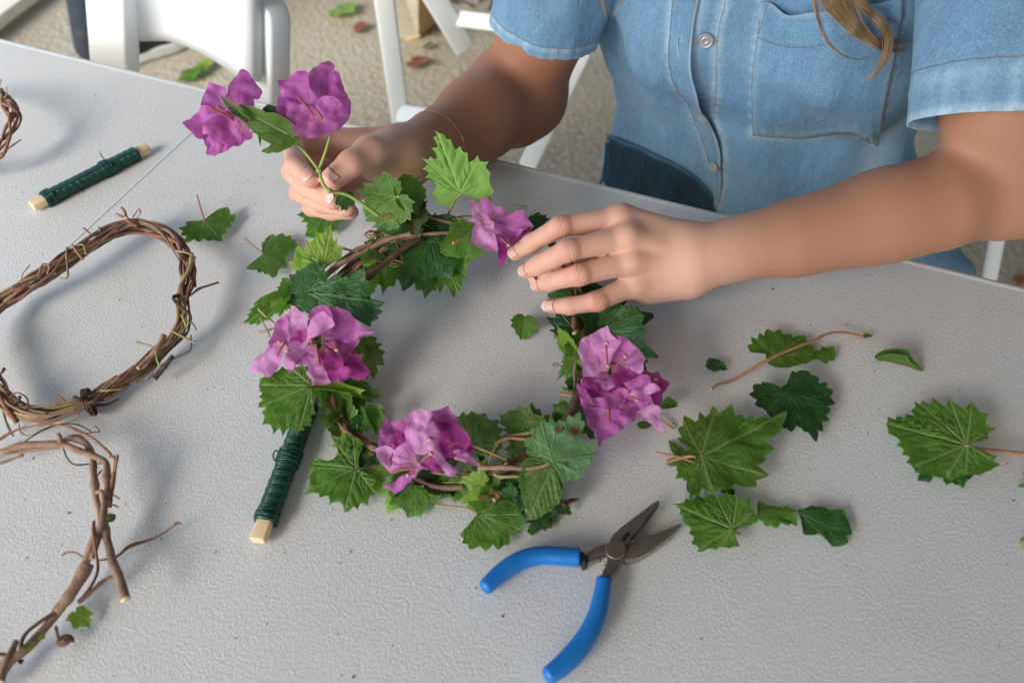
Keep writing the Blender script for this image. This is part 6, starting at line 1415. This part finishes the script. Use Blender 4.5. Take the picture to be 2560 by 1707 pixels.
x_(I_((515, 825, .014), (450, 790, .012), (400, 790, .010), (368, 808, .010)), .0010, 'bark_red', 53)
x_(I_((-20, 130, .010), (60, 75, .012), (160, 40, .016), (300, 28, .022), (420, 45, .024), (540, 100, .026), (620, 160, .026), (665, 215, .024)), [.0014, .0016], 'bark_red', 54)
x_(I_((140, 130, .014), (260, 60, .012), (360, 25, .010), (470, 30, .008), (540, 65, .006)), .0008, 'bark_dark', 55, cut=False)
x_(I_((375, 165, .014), (400, 220, .010), (450, 268, .008), (560, 260, .010), (640, 255, .014)), .0009, 'bark_dark', 56, cut=False)
x_(I_((580, 340, .014), (610, 300, .014)), .0009, 'bark_dark', 57); x_(I_((668, 440, .012), (712, 466, .010)), .0008, 'bark', 58); x_(I_((668, 500, .012), (705, 516, .008)), .0009, 'bark', 59)
x_(I_((345, 100, .026), (355, 90, .030), (365, 130, .026)), [.0022, .0030, .0020], 'bark', 60); x_(I_((575, 435, .026), (605, 425, .030), (615, 470, .024)), [.0022, .0026], 'bark', 61)
x_(I_((0, 260, .008), (70, 232, .008), (140, 205, .010)), .0016, 'bark', 62)
x_(I_((330, 1225, .010), (345, 1290, .008), (375, 1330, .006), (400, 1325, .006)), .0013, 'bark', 63)
curl_('tendril', 'I', 388, 1320, .006, .0045, 2, 'bark', w2, .0013)
x_(I_((385, 1190, .008), (430, 1195, .006), (460, 1160, .006)), .0006, 'bark_red', 64, cut=False)
x_(I_((-20, 1390, .010), (60, 1400, .010), (140, 1440, .008)), .0020, 'bark_dark', 65); x_(I_((440, 100, .012), (520, 78, .010), (600, 66, .010)), .0007, 'bark_dark', 66)
x_(I_((565, 35, .010), (595, 66, .010)), .0006, 'bark_dark', 67)
lv = lambda b, t_, m, kind='vine', w=1., roll=0., **k: leaf(b, t_, m, kind, w, roll, w2, **k)
lv(('I', 460, 1150, .008), ('I', 535, 1225, .006), 'leaf_yellow', 'vine', .75, .2, dense=.7)
lv(('I', 640, 590, .014), ('I', 695, 562, .014), 'leaf_olive', 'half', .9, .2, dense=.6)
lv(('I', 240, 1300, .018), ('I', 275, 1270, .018), 'leaf_yellow', 'half', .8, .2, dense=.5); lv(('I', 140, 1360, .018), ('I', 200, 1320, .018), 'leaf_yellow', 'half', .6, .2, dense=.5)
# third wreath, cut by the left edge
AP = [(-20, 590, .030), (35, 640, .034), (75, 700, .036), (85, 760, .036), (50, 830, .034), (10, 900, .032), (-60, 990, .026), (-220, 1060, .02), (-420, 1010, .016), (-520, 860, .016), (-480, 690, .018), (-320, 570, .022), (-150, 545, .028)]
w3 = wreath([('A', *q_) for q_ in AP], P('A', -220, 800), 'dark brown vine wreath at the left edge above the wire spool, mostly out of view', 14, .0052, (.0008, .0018), 33, ['bark', 'bark_dark', 'bark_red', 'bark'])
twig('twig', [('A', 30, 620, .044), ('A', 45, 580, .05), ('A', 40, 555, .052)], .0008, 'bark_straw', w3, seed=3); twig('twig', [('A', 0, 980, .02), ('A', 80, 920, .02), ('A', 130, 885, .02)], .0010, 'bark_red', w3, seed=4)
twig('twig', [('A', 0, 520, .05), ('A', 10, 505, .054), ('A', -10, 560, .046)], .0010, 'bark_straw', w3, seed=5)

TWS = .9
# ------------------------------------------------------------------ wire spools
M['wire'] = simple('green_wire', (.004, .058, .038), .22, .25, .25, 900, .05, .6)
def spool(e0, e1, label, bands, w=.0104, tk=.0074, Rw=.0075, ends=(.10, .90), turns=112, seed=0):
    a, b = np.asarray(e0, float), np.asarray(e1, float); a[2] = b[2] = TZ + Rw * .80; L = np.linalg.norm(b - a); x = (b - a) / L; y = np.cross([0, 0, 1.], x)
    r = thing('wire_spool', (*((a + b) / 2)[:2], TZ), label, 'wire spool', 'green wire spools')
    V, F = box_data((a + b) / 2, (L / 2, w / 2, tk / 2), np.stack([x, y, [0, 0, 1.]], 1)); obj('wooden_stick', V, F, M['soft_wood'], r, bevel=.0014)
    rg = np.random.default_rng(seed); n = turns * 22; s = np.linspace(0, 1, n); an = s * turns * 2 * np.pi
    base = ends[0] + (ends[1] - ends[0]) * s + .0012 * np.sin(s * 40 * 6.28)
    lay = np.ones(n)
    for c_, wd, am in bands: lay += am * np.exp(-(((base - c_) / wd) ** 4))
    rw = Rw * .90 * (lay + .025 * np.sin(an * .13 + seed) + .006 * wob(np.stack([s * 1.0, s * 0, s * 0], 1), .012, 2))
    ca, sa = np.cos(an), np.sin(an); sq = (np.abs(ca) ** 3.2 + np.abs(sa * 1.08) ** 3.2) ** (-1 / 3.2)
    C = a + x * (base * L)[:, None] + y * (rw * sq * ca)[:, None] + np.array([0, 0, 1.]) * (rw * sq * sa * .93)[:, None]
    V, F, _ = tube_data(C, np.full(n, .00058), 6); o = obj('wire_winding', V, F, M['wire'], r); 
    # core under the wire
    Cc = np.array([a + x * L * (ends[0] + .004), a + x * L * (ends[1] - .004)]); V, F, _ = tube_data(spline(Cc, 20), Rw * .80, 28, flat=(.98, .98)); obj('wire_core', V, F, M['wire'], r)
    for c_, wd, am in bands:                                        # loose crossing loops over a band
        for k in range(9):
            t0_ = c_ + rg.uniform(-wd, wd) * .8; t1_ = t0_ + rg.uniform(-.03, .03); q_ = np.linspace(0, 2 * np.pi, 40); rr_ = Rw * (.93 + am) * (1.02 + .02 * k / 9)
            sq_ = (np.abs(np.cos(q_)) ** 3.2 + np.abs(np.sin(q_)) ** 3.2) ** (-1 / 3.2)
            tt = (t0_ + (t1_ - t0_) * np.sin(q_ / 2)) * L; C = a + x * tt[:, None] + y * (rr_ * sq_ * np.cos(q_))[:, None] + np.array([0, 0, 1.]) * (rr_ * sq_ * np.sin(q_) * .93)[:, None]
            V, F, _ = tube_data(C, .0005, 6); obj('wire_loop', V, F, M['wire'], r)
    return r, a, x, y, L
s1 = spool(P('A', 190, 1290, .009), P('A', 932, 918, .009), 'green floral wire spool on a pale wooden stick, upper left above the bare wreath', [(.63, .055, .10), (.085 + .05, .03, .06)], seed=1)
tube('wire_end', [Q('A', 655, 1000, .765), Q('A', 640, 985, .758), Q('A', 632, 962, .752)], .0005, M['wire'], s1[0], 6, n=8)
s2 = spool(P('G', 118, 1420, .009), P('G', 510, 385, .009), 'green floral wire spool on a wooden stick, lying half under the flower wreath', [(.54, .05, .09), (.15, .04, .05)], seed=5, ends=(.115, .93))
tube('wire_end', [Q('G', 250, 860, .545), Q('G', 235, 820, .54), Q('G', 255, 785, .538), Q('G', 275, 800, .540)], .0006, M['wire'], s2[0], 6, n=16)

# ------------------------------------------------------------------ pliers
pl = thing('pliers', P('J', 1360, 530, 0), 'open long nose pliers with bright blue grips and a dark metal head', 'pliers')
def J(x, y, h): return P('J', x, y, h)
def grip(pts, wd, name='grip'):
    n = 44; C = spline([J(x, y, .0085) for x, y in pts], n); w = np.interp(np.linspace(0, 1, n), np.linspace(0, 1, len(wd)), wd)
    T = nrm(np.gradient(C, axis=0)); S = nrm(np.cross(T, [0, 0, 1.])); V = []; k = 22
    for i_ in range(n):
        e = i_ / (n - 1); cap_ = math.sqrt(max(0., 1 - max(0, (e - .955) / .045) ** 2)); cap0 = 1.0
        for q_ in range(k):
            a_ = q_ * 2 * math.pi / k; ca, sa = math.cos(a_), math.sin(a_)
            V.append(C[i_] + S[i_] * w[i_] * cap_ * np.sign(ca) * abs(ca) ** .85 + np.array([0, 0, 1.]) * .0066 * cap_ * np.sign(sa) * abs(sa) ** .85 * (.75 + .25 * w[i_] / max(wd)))
    F = [[i_ * k + q_, i_ * k + (q_ + 1) % k, (i_ + 1) * k + (q_ + 1) % k, (i_ + 1) * k + q_] for i_ in range(n - 1) for q_ in range(k)]
    F += [list(range(k))[::-1], [(n - 1) * k + q_ for q_ in range(k)]]
    return obj(name, np.array(V), F, M['blue_grip'], pl)
grip([(1078, 595), (960, 588), (800, 580), (650, 610), (520, 680), (410, 770), (325, 850)], [.0058, .0057, .0056, .0058, .0060, .0055, .0046])
grip([(1268, 770), (1250, 880), (1215, 1030), (1150, 1180), (1050, 1320), (930, 1440), (805, 1530)], [.0050, .0054, .0058, .0062, .0064, .0060, .0050])
def plate(name, poly, h0, h1, mat, bev=.0008):
    c2 = [J(x, y, h1)[:2] for x, y in poly]; ar = sum(c2[i_][0] * c2[(i_ + 1) % len(c2)][1] - c2[(i_ + 1) % len(c2)][0] * c2[i_][1] for i_ in range(len(c2)))
    if ar < 0: c2 = c2[::-1]
    V, F = prism_data(c2, TZ + h0, TZ + h1); return obj(name, V, F, mat, pl, smooth=True, bevel=bev)
MF, MM, BK = M['metal_face'], M['metal'], M['black_metal']
plate('jaw', [(1312, 490), (1316, 455), (1340, 415), (1400, 360), (1520, 270), (1640, 180), (1690, 152), (1700, 166), (1660, 215), (1560, 345), (1480, 440), (1445, 500), (1440, 560), (1400, 600), (1330, 590), (1295, 550)], .0030, .0112, MF)
plate('jaw_edge', [(1690, 158), (1699, 172), (1600, 300), (1480, 437), (1465, 425), (1560, 320)], .0026, .0100, BK, .0004)
plate('cutter', [(1395, 455), (1450, 395), (1478, 412), (1420, 482)], .0045, .0119, BK, .0005)
plate('jaw', [(1420, 500), (1480, 455), (1640, 425), (1760, 375), (1862, 333), (1866, 345), (1790, 400), (1660, 490), (1560, 560), (1440, 612), (1400, 610), (1370, 560)], .0018, .0096, MF)
plate('jaw_side', [(1430, 596), (1560, 545), (1670, 478), (1800, 392), (1866, 345), (1790, 430), (1660, 530), (1560, 590), (1440, 628)], .0006, .0080, MM, .0010)
plate('slot', [(1437, 513), (1528, 474), (1532, 480), (1440, 520)], .0085, .0099, BK, .0001)
th_ = np.linspace(0, 2 * np.pi, 36, endpoint=False)
plate('pivot', [(1362 + 82 * math.cos(a_), 530 + 78 * math.sin(a_)) for a_ in th_], .0020, .0120, MF, .0008)
plate('handle_arm', [(1110, 570), (1150, 545), (1210, 510), (1285, 484), (1310, 500), (1300, 560), (1240, 572), (1180, 595), (1130, 610)], .0028, .0108, MF)
plate('handle_arm', [(1300, 560), (1400, 580), (1425, 605), (1380, 640), (1330, 700), (1300, 770), (1290, 800), (1245, 760), (1262, 690), (1290, 640)], .0028, .0108, MF)
plate('handle_side', [(1395, 612), (1418, 618), (1400, 660), (1350, 730), (1318, 790), (1305, 850), (1288, 790), (1308, 735), (1345, 670)], .0010, .0085, MM, .0012)
plate('handle_side', [(1130, 590), (1200, 590), (1260, 572), (1300, 566), (1296, 592), (1220, 608), (1140, 638)], .0010, .0075, MM, .0006)
plate('collar', [(1052, 540), (1110, 545), (1138, 585), (1155, 600), (1142, 640), (1112, 650), (1085, 600)], .0012, .0122, BK, .0012)
plate('collar', [(1228, 735), (1245, 722), (1290, 768), (1312, 790), (1306, 845), (1275, 800), (1232, 762)], .0012, .0122, BK, .0012)
sp_ = plate('spring_tag', [(1250, 592), (1284, 585), (1308, 628), (1300, 640), (1278, 660), (1268, 668)], .0030, .0062, M['sole_white'], .0002)
sp_['label'] = 'small white sticker with dark print'
sx_, sy_ = lambda u, v: 1100 / 1, None
zz = lambda x, y: ((x / 2138 * 150 + 350) / .3234, (y / 1568 * 110 + 140) / .3234)      # close crop -> crop J
def ink(poly, k=0):
    c2 = [J(*zz(x, y), .0064)[:2] for x, y in poly]; V, F = prism_data(c2, TZ + .0060, TZ + .0065); obj('print', V, F, BK, sp_, smooth=False)
ink([(760, 890), (850, 835), (868, 855), (780, 912)]); ink([(820, 945), (905, 890), (920, 912), (838, 965)]); ink([(790, 1010), (840, 1035), (960, 965), (975, 990), (845, 1060), (780, 1030)])
for cx_, cy_ in ((720, 800), (770, 770)):
    q_ = np.linspace(0, 2 * np.pi, 20); C = np.array([J(*zz(cx_ + 34 * math.cos(a_), cy_ + 46 * math.sin(a_)), .0064) for a_ in q_]); V, F, _ = tube_data(C, .00035, 5); obj('print', V, F, BK, sp_)

# ------------------------------------------------------------------ leaves and scraps lying on the table
G_ = 'leaves scattered on the table'
def rest(o, label):
    tag(o, label, 'leaf', G_); bpy.context.view_layer.update(); zmin = min((o.matrix_basis @ v.co).z for v in o.data.vertices)
    if zmin < TZ + .0006: o.location.z += TZ + .0006 - zmin
    return o
def lptab(c_, b, o, v, m, label, hb=.010, ht=.004, **k): return rest(leafp(c_, b, o, v, m, hb, ht, name=k.pop('name', 'vine_leaf'), **k), label)
def loose(b, t_, mat, label, kind='vine', w=1., roll=0., name='vine_leaf', cat='leaf', **k):
    k.setdefault('camw', .12)
    o = leaf(b, t_, mat, kind, w, roll, None, name=name, **k); tag(o, label, cat, G_)
    # rest on the table: lift so that nothing dips below it
    zmin = min((o.matrix_basis @ v.co).z for v in o.data.vertices)
    if zmin < TZ + .0006: o.location.z += TZ + .0006 - zmin
    return o
lptab('A', (1290, 1395), [(1310,1385),(1380,1345),(1375,1325),(1440,1310),(1455,1345),(1450,1370),(1485,1350),(1485,1390),(1455,1410),(1465,1435),(1425,1455),(1440,1480),(1400,1490),(1405,1530),(1350,1520),(1320,1530),(1290,1510),(1255,1530),(1230,1510),(1180,1535),(1165,1520),(1185,1495),(1145,1490),(1160,1465),(1128,1445),(1185,1435),(1175,1410),(1210,1400),(1250,1405)], [(1400,1525),(1480,1360),(1260,1525),(1132,1447)], 'leaf_mid', 'green leaf with its stalk pointing up, right of the bare vine wreath', stalk=[('A', 1245, 1235, .020), ('A', 1268, 1320, .014)], rip=.06)
lptab('E', (185, 705), [(195,690),(205,650),(175,610),(200,600),(215,565),(265,535),(290,560),(340,538),(375,575),(415,572),(420,600),(455,600),(450,625),(485,632),(440,665),(420,690),(380,720),(365,745),(385,820),(340,815),(310,840),(300,885),(268,905),(235,870),(200,875),(190,850),(150,865),(140,840),(90,840),(45,812),(110,790),(155,750),(175,720)], [(478,633),(270,545),(60,812),(268,895),(380,810)], 'leaf_mid', 'green leaf with a thin yellow stalk left of the flower wreath, below the left hand', stalk=[('E', 35, 573, .012), ('E', 110, 640, .012)], smat='bark_straw', rip=.07)
loose(('E', 700, 400, .006), ('E', 555, 535, .004), 'leaf_mid', 'mid green leaf half hidden under the curled fingers', 'wide', 1.1, .0)
loose(('E', 600, 372, .006), ('E', 475, 350, .004), 'leaf_mid', 'small green leaf tip peeping out below the little finger', 'half', .5, .0, dense=.6)
loose(('H', 510, 110, .008), ('H', 495, 245, .003), 'leaf_mid', 'small torn leaf scrap alone on the table inside the wreath', 'half', .85, .1, dense=.8, fold=.3, name='leaf_scrap')
loose(('H', 1340, 650, .006), ('H', 1448, 640, .006), 'leaf_mid', 'small curled leaf touching the right-hand flower cluster', 'half', .65, .1, fold=.5, cup=.3)
loose(('H', 1200, 755, .004), ('H', 1290, 745, .004), 'leaf_mid', 'tiny leaf end under the lowest petals of the right-hand cluster', 'half', .5, .0, dense=.6)
loose(('K', 370, 322, .003), ('K', 490, 342, .006), 'leaf_dark', 'tiny dark leaf scrap left of the long bare twig', 'half', .75, .1, dense=.7, fold=.2, name='leaf_scrap')
lptab('K', (775, 265), [(720,245),(690,232),(640,245),(625,250),(608,205),(640,200),(628,160),(672,170),(680,130),(710,150),(730,102),(770,125),(808,105),(830,135),(872,130),(885,160),(955,145),(965,180),(985,210),(1015,215),(1010,240),(1045,262),(1030,290),(1000,300),(940,320),(880,335),(840,345),(800,345),(740,325),(725,290)], [(1040,262),(665,170),(735,110),(950,150),(860,335),(735,320)], 'leaf_mid', 'jagged torn leaf lying under the long bare twig', rip=.05)


lptab('K', (1045, 262), [(1022,228),(1050,240),(1065,212),(1105,222),(1135,215),(1143,295),(1110,295),(1090,320),(1060,300),(1040,290)], [(1140,290),(1100,222),(1090,318)], 'leaf_mid', 'small jagged leaf scrap at the right end of the torn leaf', .005, name='leaf_scrap')
lptab('K', (838, 492), [(860,440),(880,365),(905,375),(930,360),(975,365),(1000,390),(1045,405),(1040,440),(1095,435),(1090,465),(1135,480),(1115,520),(1143,565),(1090,580),(1112,610),(1080,640),(1110,668),(1060,675),(1062,742),(1035,730),(1020,812),(1000,780),(985,740),(950,740),(935,710),(905,700),(875,740),(850,715),(820,705),(790,690),(740,640),(725,600),(700,590),(650,575),(665,545),(612,512),(645,490),(640,450),(690,445),(700,430),(770,445),(810,470)], [(1020,800),(1140,565),(975,370),(620,512),(730,605),(1062,735)], 'leaf_deep', 'very dark green leaf lying above the large light leaf', .010, rip=.07, cup=.03)
loose(('K', 210, 880, .006), ('K', 130, 785, .003), 'leaf_mid', 'thin leaf edge sticking out left of the large light leaf', 'half', .4, .1, dense=.6)
loose(('K', 290, 935, .006), ('K', 270, 1130, .003), 'leaf_mid', 'leaf lying under the large light leaf, its lobe hanging lower left', 'vine', .7, .1, stalk=[('K', 45, 878, .010), ('K', 180, 905, .009)])
loose(('K', 300, 900, .002), ('K', 112, 935, .002), 'leaf_mid', 'curled leaf lobe under the stalk of the large light leaf', 'half', .5, .1, fold=.05, dense=.7)
lptab('K', (330, 880), [(240,868),(245,825),(172,782),(205,770),(180,715),(215,700),(218,640),(285,675),(312,660),(315,610),(355,640),(380,620),(400,572),(435,612),(470,600),(512,565),(530,640),(585,630),(590,665),(638,632),(640,680),(718,640),(730,665),(842,618),(815,700),(800,740),(710,800),(768,850),(712,880),(722,905),(665,945),(738,1003),(660,1030),(665,1070),(590,1065),(530,1050),(480,1100),(440,1095),(400,1110),(330,1080),(290,1128),(235,1100),(245,1030),(300,1000),(315,960),(318,900)], [(840,620),(735,1003),(400,1100),(205,645),(415,580),(245,1095)], 'leaf_mid', 'large bright green leaf with pale veins, biggest of the loose leaves', .016, .010, rip=.05, stalk=[('K', 112, 918, .010), ('K', 230, 885, .013)], sr=.0013)
lptab('K', (515, 1328), [(560,1315),(610,1310),(665,1290),(685,1260),(655,1235),(668,1210),(630,1200),(625,1145),(570,1160),(540,1105),(520,1120),(480,1100),(440,1140),(400,1100),(340,1140),(297,1108),(270,1155),(230,1140),(218,1170),(145,1182),(200,1215),(190,1245),(215,1250),(205,1270),(225,1300),(262,1325),(250,1360),(280,1380),(262,1420),(310,1440),(300,1465),(340,1465),(370,1448),(420,1455),(440,1438),(500,1450),(560,1438),(530,1370)], [(148,1182),(400,1108),(545,1112),(662,1215),(305,1460),(430,1445)], 'leaf_mid', 'bright leaf touching the tip of the pliers', .010, rip=.05, stalk=[('K', 560, 1362, .004)], sr=.0012)
loose(('K', 480, 1110, .004), ('K', 540, 1080, .004), 'leaf_dark', 'dark leaf tip between the two large bright leaves', 'vine', .8, .0, dense=.6)
lptab('K', (690, 1205), [(678,1155),(700,1170),(735,1185),(800,1195),(840,1205),(848,1185),(880,1205),(905,1215),(880,1240),(905,1255),(912,1315),(880,1285),(860,1310),(830,1290),(805,1295),(790,1325),(750,1305),(725,1310),(700,1275),(670,1265),(668,1210)], [(905,1300),(845,1190),(730,1305)], 'leaf_mid', 'ragged small leaf between the bright leaf and the dark toothed one', .006, name='leaf_scrap', rip=.08)
lptab('K', (925, 1217), [(912,1215),(960,1205),(1000,1212),(1000,1185),(1030,1195),(1065,1190),(1120,1215),(1190,1212),(1215,1260),(1235,1320),(1245,1360),(1200,1370),(1225,1395),(1222,1415),(1130,1430),(1115,1370),(1040,1355),(1000,1365),(948,1360),(970,1335),(940,1290),(965,1280),(930,1240)], [(1200,1365),(1120,1218),(1060,1355)], 'leaf_dark', 'dark green toothed leaf piece, rightmost in the lowest row', .006, rip=.06)

loose(('K', 1415, 305, .006), ('K', 1700, 345, .004), 'leaf_olive', 'narrow folded dull green leaf, alone at the upper right', 'half', .15, .2, fold=.5, teeth=.2, stalk=[('K', 1365, 320, .004)], smat='stalk_green', sr=.0006)
lptab('K', (1950, 815), [(1985,785),(2090,775),(2080,750),(2140,705),(2070,690),(2085,630),(2042,622),(1980,545),(1930,595),(1890,570),(1840,518),(1820,580),(1785,565),(1740,525),(1720,570),(1680,535),(1665,560),(1628,532),(1640,575),(1612,595),(1632,640),(1578,620),(1570,650),(1520,635),(1515,660),(1462,645),(1455,700),(1470,755),(1520,770),(1540,800),(1520,820),(1560,850),(1550,885),(1600,895),(1575,930),(1620,960),(1630,990),(1700,1005),(1780,1015),(1860,1028),(1960,1000),(2030,1005),(2100,975),(2160,940),(2115,925),(2140,885),(2050,870),(1985,845)], [(1462,690),(1632,540),(1840,525),(1980,550),(2135,708),(1620,960),(1820,1015),(1945,1000),(2155,940)], 'leaf_mid', 'large leaf lying face down with a long stalk reaching the right edge', .014, .006, rip=.05, stalk=[('K', 2330, 868, .006), ('K', 2150, 850, .010), ('K', 2030, 838, .013)], sr=.0013)
loose(('K', 1880, 985, .002), ('K', 1930, 1058, .002), 'leaf_dark', 'dark leaf showing below the edge of the face-down leaf', 'wide', 1.6, .0, dense=.8)
loose(('K', 1720, 990, .003), ('K', 1655, 1022, .002), 'leaf_dark', 'dark leaf tip at the lower left of the face-down leaf', 'half', .8, .0, dense=.6)
loose(('K', 2420, 1040, .008), ('K', 2275, 1050, .004), 'leaf_mint', 'pale leaf cut off by the right edge', 'wide', 1.0, .0)
o = twig('twig', [('K', 385, 470, .003), ('K', 430, 443, .003), ('K', 500, 430, .003), ('K', 620, 360, .008), ('K', 720, 300, .013), ('K', 830, 245, .014), ('K', 920, 210, .014), ('K', 1000, 182, .013), ('K', 1090, 135, .011), ('K', 1200, 127, .008), ('K', 1270, 138, .006), ('K', 1330, 158, .004)], [.0010, .0014, .0013, .0012, .0011, .0012], 'stalk_red', None, seed=71)
tag(o, 'long thin curved twig lying across the torn leaf', 'twig')
loose(('K', 1325, 155, .004), ('K', 1384, 140, .006), 'leaf_mid', 'tiny folded leaf at the right tip of the long twig', 'half', .5, .2, fold=.4, dense=.5)
o = twig('twig', [('K', 2290, 1440, .002), ('K', 2282, 1410, .004), ('K', 2300, 1380, .004), ('K', 2340, 1370, .003)], .0008, 'bark_straw', None, seed=72); tag(o, 'small curled dry tendril at the right edge', 'twig')
o = twig('twig', [('H', 1325, 715, .004), ('H', 1370, 750, .004), ('H', 1408, 778, .003)], [.0007, .0011], 'stalk_red', None, seed=73); tag(o, 'short red leaf stalk beside the right-hand flower cluster', 'twig')
# crumbs and dust on the table top
rg_ = np.random.default_rng(3); parts = {0: [], 1: []}
for k in range(420):
    x, y = rg_.uniform(-.5, .5), rg_.uniform(.12, .66); c_ = T0 + en * .38 + TR @ np.array([rg_.uniform(-.15, .90), rg_.uniform(-.36, .36), 0])
    s_ = rg_.uniform(.00018, .00055) if k % 9 else rg_.uniform(.0005, .0008); V, F = box_data([0, 0, 0], (s_, s_ * rg_.uniform(.4, 1), s_ * .4)); V = V * rg_.uniform(.6, 1.3, V.shape)
    a_ = rg_.uniform(0, 3.1); V = V @ np.array([[math.cos(a_), math.sin(a_), 0], [-math.sin(a_), math.cos(a_), 0], [0, 0, 1]]); parts[int(k % 5 == 0)].append((V + c_ + [0, 0, s_ * .5], F))
for k, (nm, m_, lb) in enumerate((('dirt_crumbs', 'bark_dark', 'dark specks of dirt and bark scattered over the table'), ('leaf_crumbs', 'leaf_olive', 'tiny green leaf crumbs scattered over the table'))):
    V, F = join(parts[k]); tag(obj(nm, V, F, M[m_], None, smooth=False), lb, 'crumbs', kind='stuff')
# ------------------------------------------------------------------ leaves on the ground
def ground_leaf(c, x, y, px, mat, label, seed):
    global nleaf
    h0 = -TZ + .012; a = P(c, x - px / 2, y, h0); b = P(c, x + px / 2, y + px * random.uniform(-.5, .5), h0 + .01); q = (c, x, y, h0)
    nleaf += 1; L = np.linalg.norm(b - a); ax, s, n = frame_of(a, b, 0, 0); X, F, at = leaf_geo('wide', seed, .9, dense=.5, curl=-.1, rip=.08)
    V = a + (X[:, :1] * s + X[:, 1:2] * ax + X[:, 2:] * n) * L; V[:, 2] += max(0, .003 - V[:, 2].min())
    tag(obj('fallen_leaf', V, F, M[mat], None, attrs=at), label, 'leaf', 'leaves fallen on the ground')
M['leaf_rust'] = leaf_mat('leaf_rust', (.20, .065, .025), (.26, .12, .05), .1, .7)
ground_leaf('A', 1230, 475, 110, 'leaf_mid', 'green leaf on the ground under the white backrest', 1)
ground_leaf('A', 1310, 425, 90, 'leaf_yellow', 'second green leaf on the ground under the white backrest', 2)
ground_leaf('B', 425, 62, 110, 'leaf_yellow', 'pale green leaf on the ground at the top of the picture', 3)
ground_leaf('B', 520, 178, 70, 'leaf_rust', 'pale rusty leaf on the ground left of the chair leg', 4)
ground_leaf('M', 545, 548, 130, 'leaf_rust', 'dark rusty leaf on the ground between the white chair legs', 5)
ground_leaf('M', 620, 405, 50, 'leaf_brown', 'small brown leaf on the ground near the wooden stand', 6)
ground_leaf('S', 2558, 700, 26, 'leaf_rust', 'small brown leaf on the ground at the right edge', 7)
# wood and litter at the very top
for k, (x, y) in enumerate(((880, 30), (1010, 60), (1150, 90), (1230, 40), (1060, 20))):
    a = P('M', x, y, -TZ + .01); an = RNG.uniform(0, 3); C = np.array([a, a + np.array([math.cos(an), math.sin(an), .01]) * .06, a + np.array([math.cos(an + .3), math.sin(an + .3), 0]) * .12])
    tag(tube('fallen_twig', C, .004, M['bark_dark'], None, 6, n=10), ('dark twig on the ground nearest the white chair leg', 'dark twig lying crosswise between chair and sleeve', 'dark twig lying closest to the blue sleeve', 'short dark twig at the top edge beside the sleeve', 'dark twig at the very top edge behind the chair')[k], 'twig', 'fallen twigs on the ground')
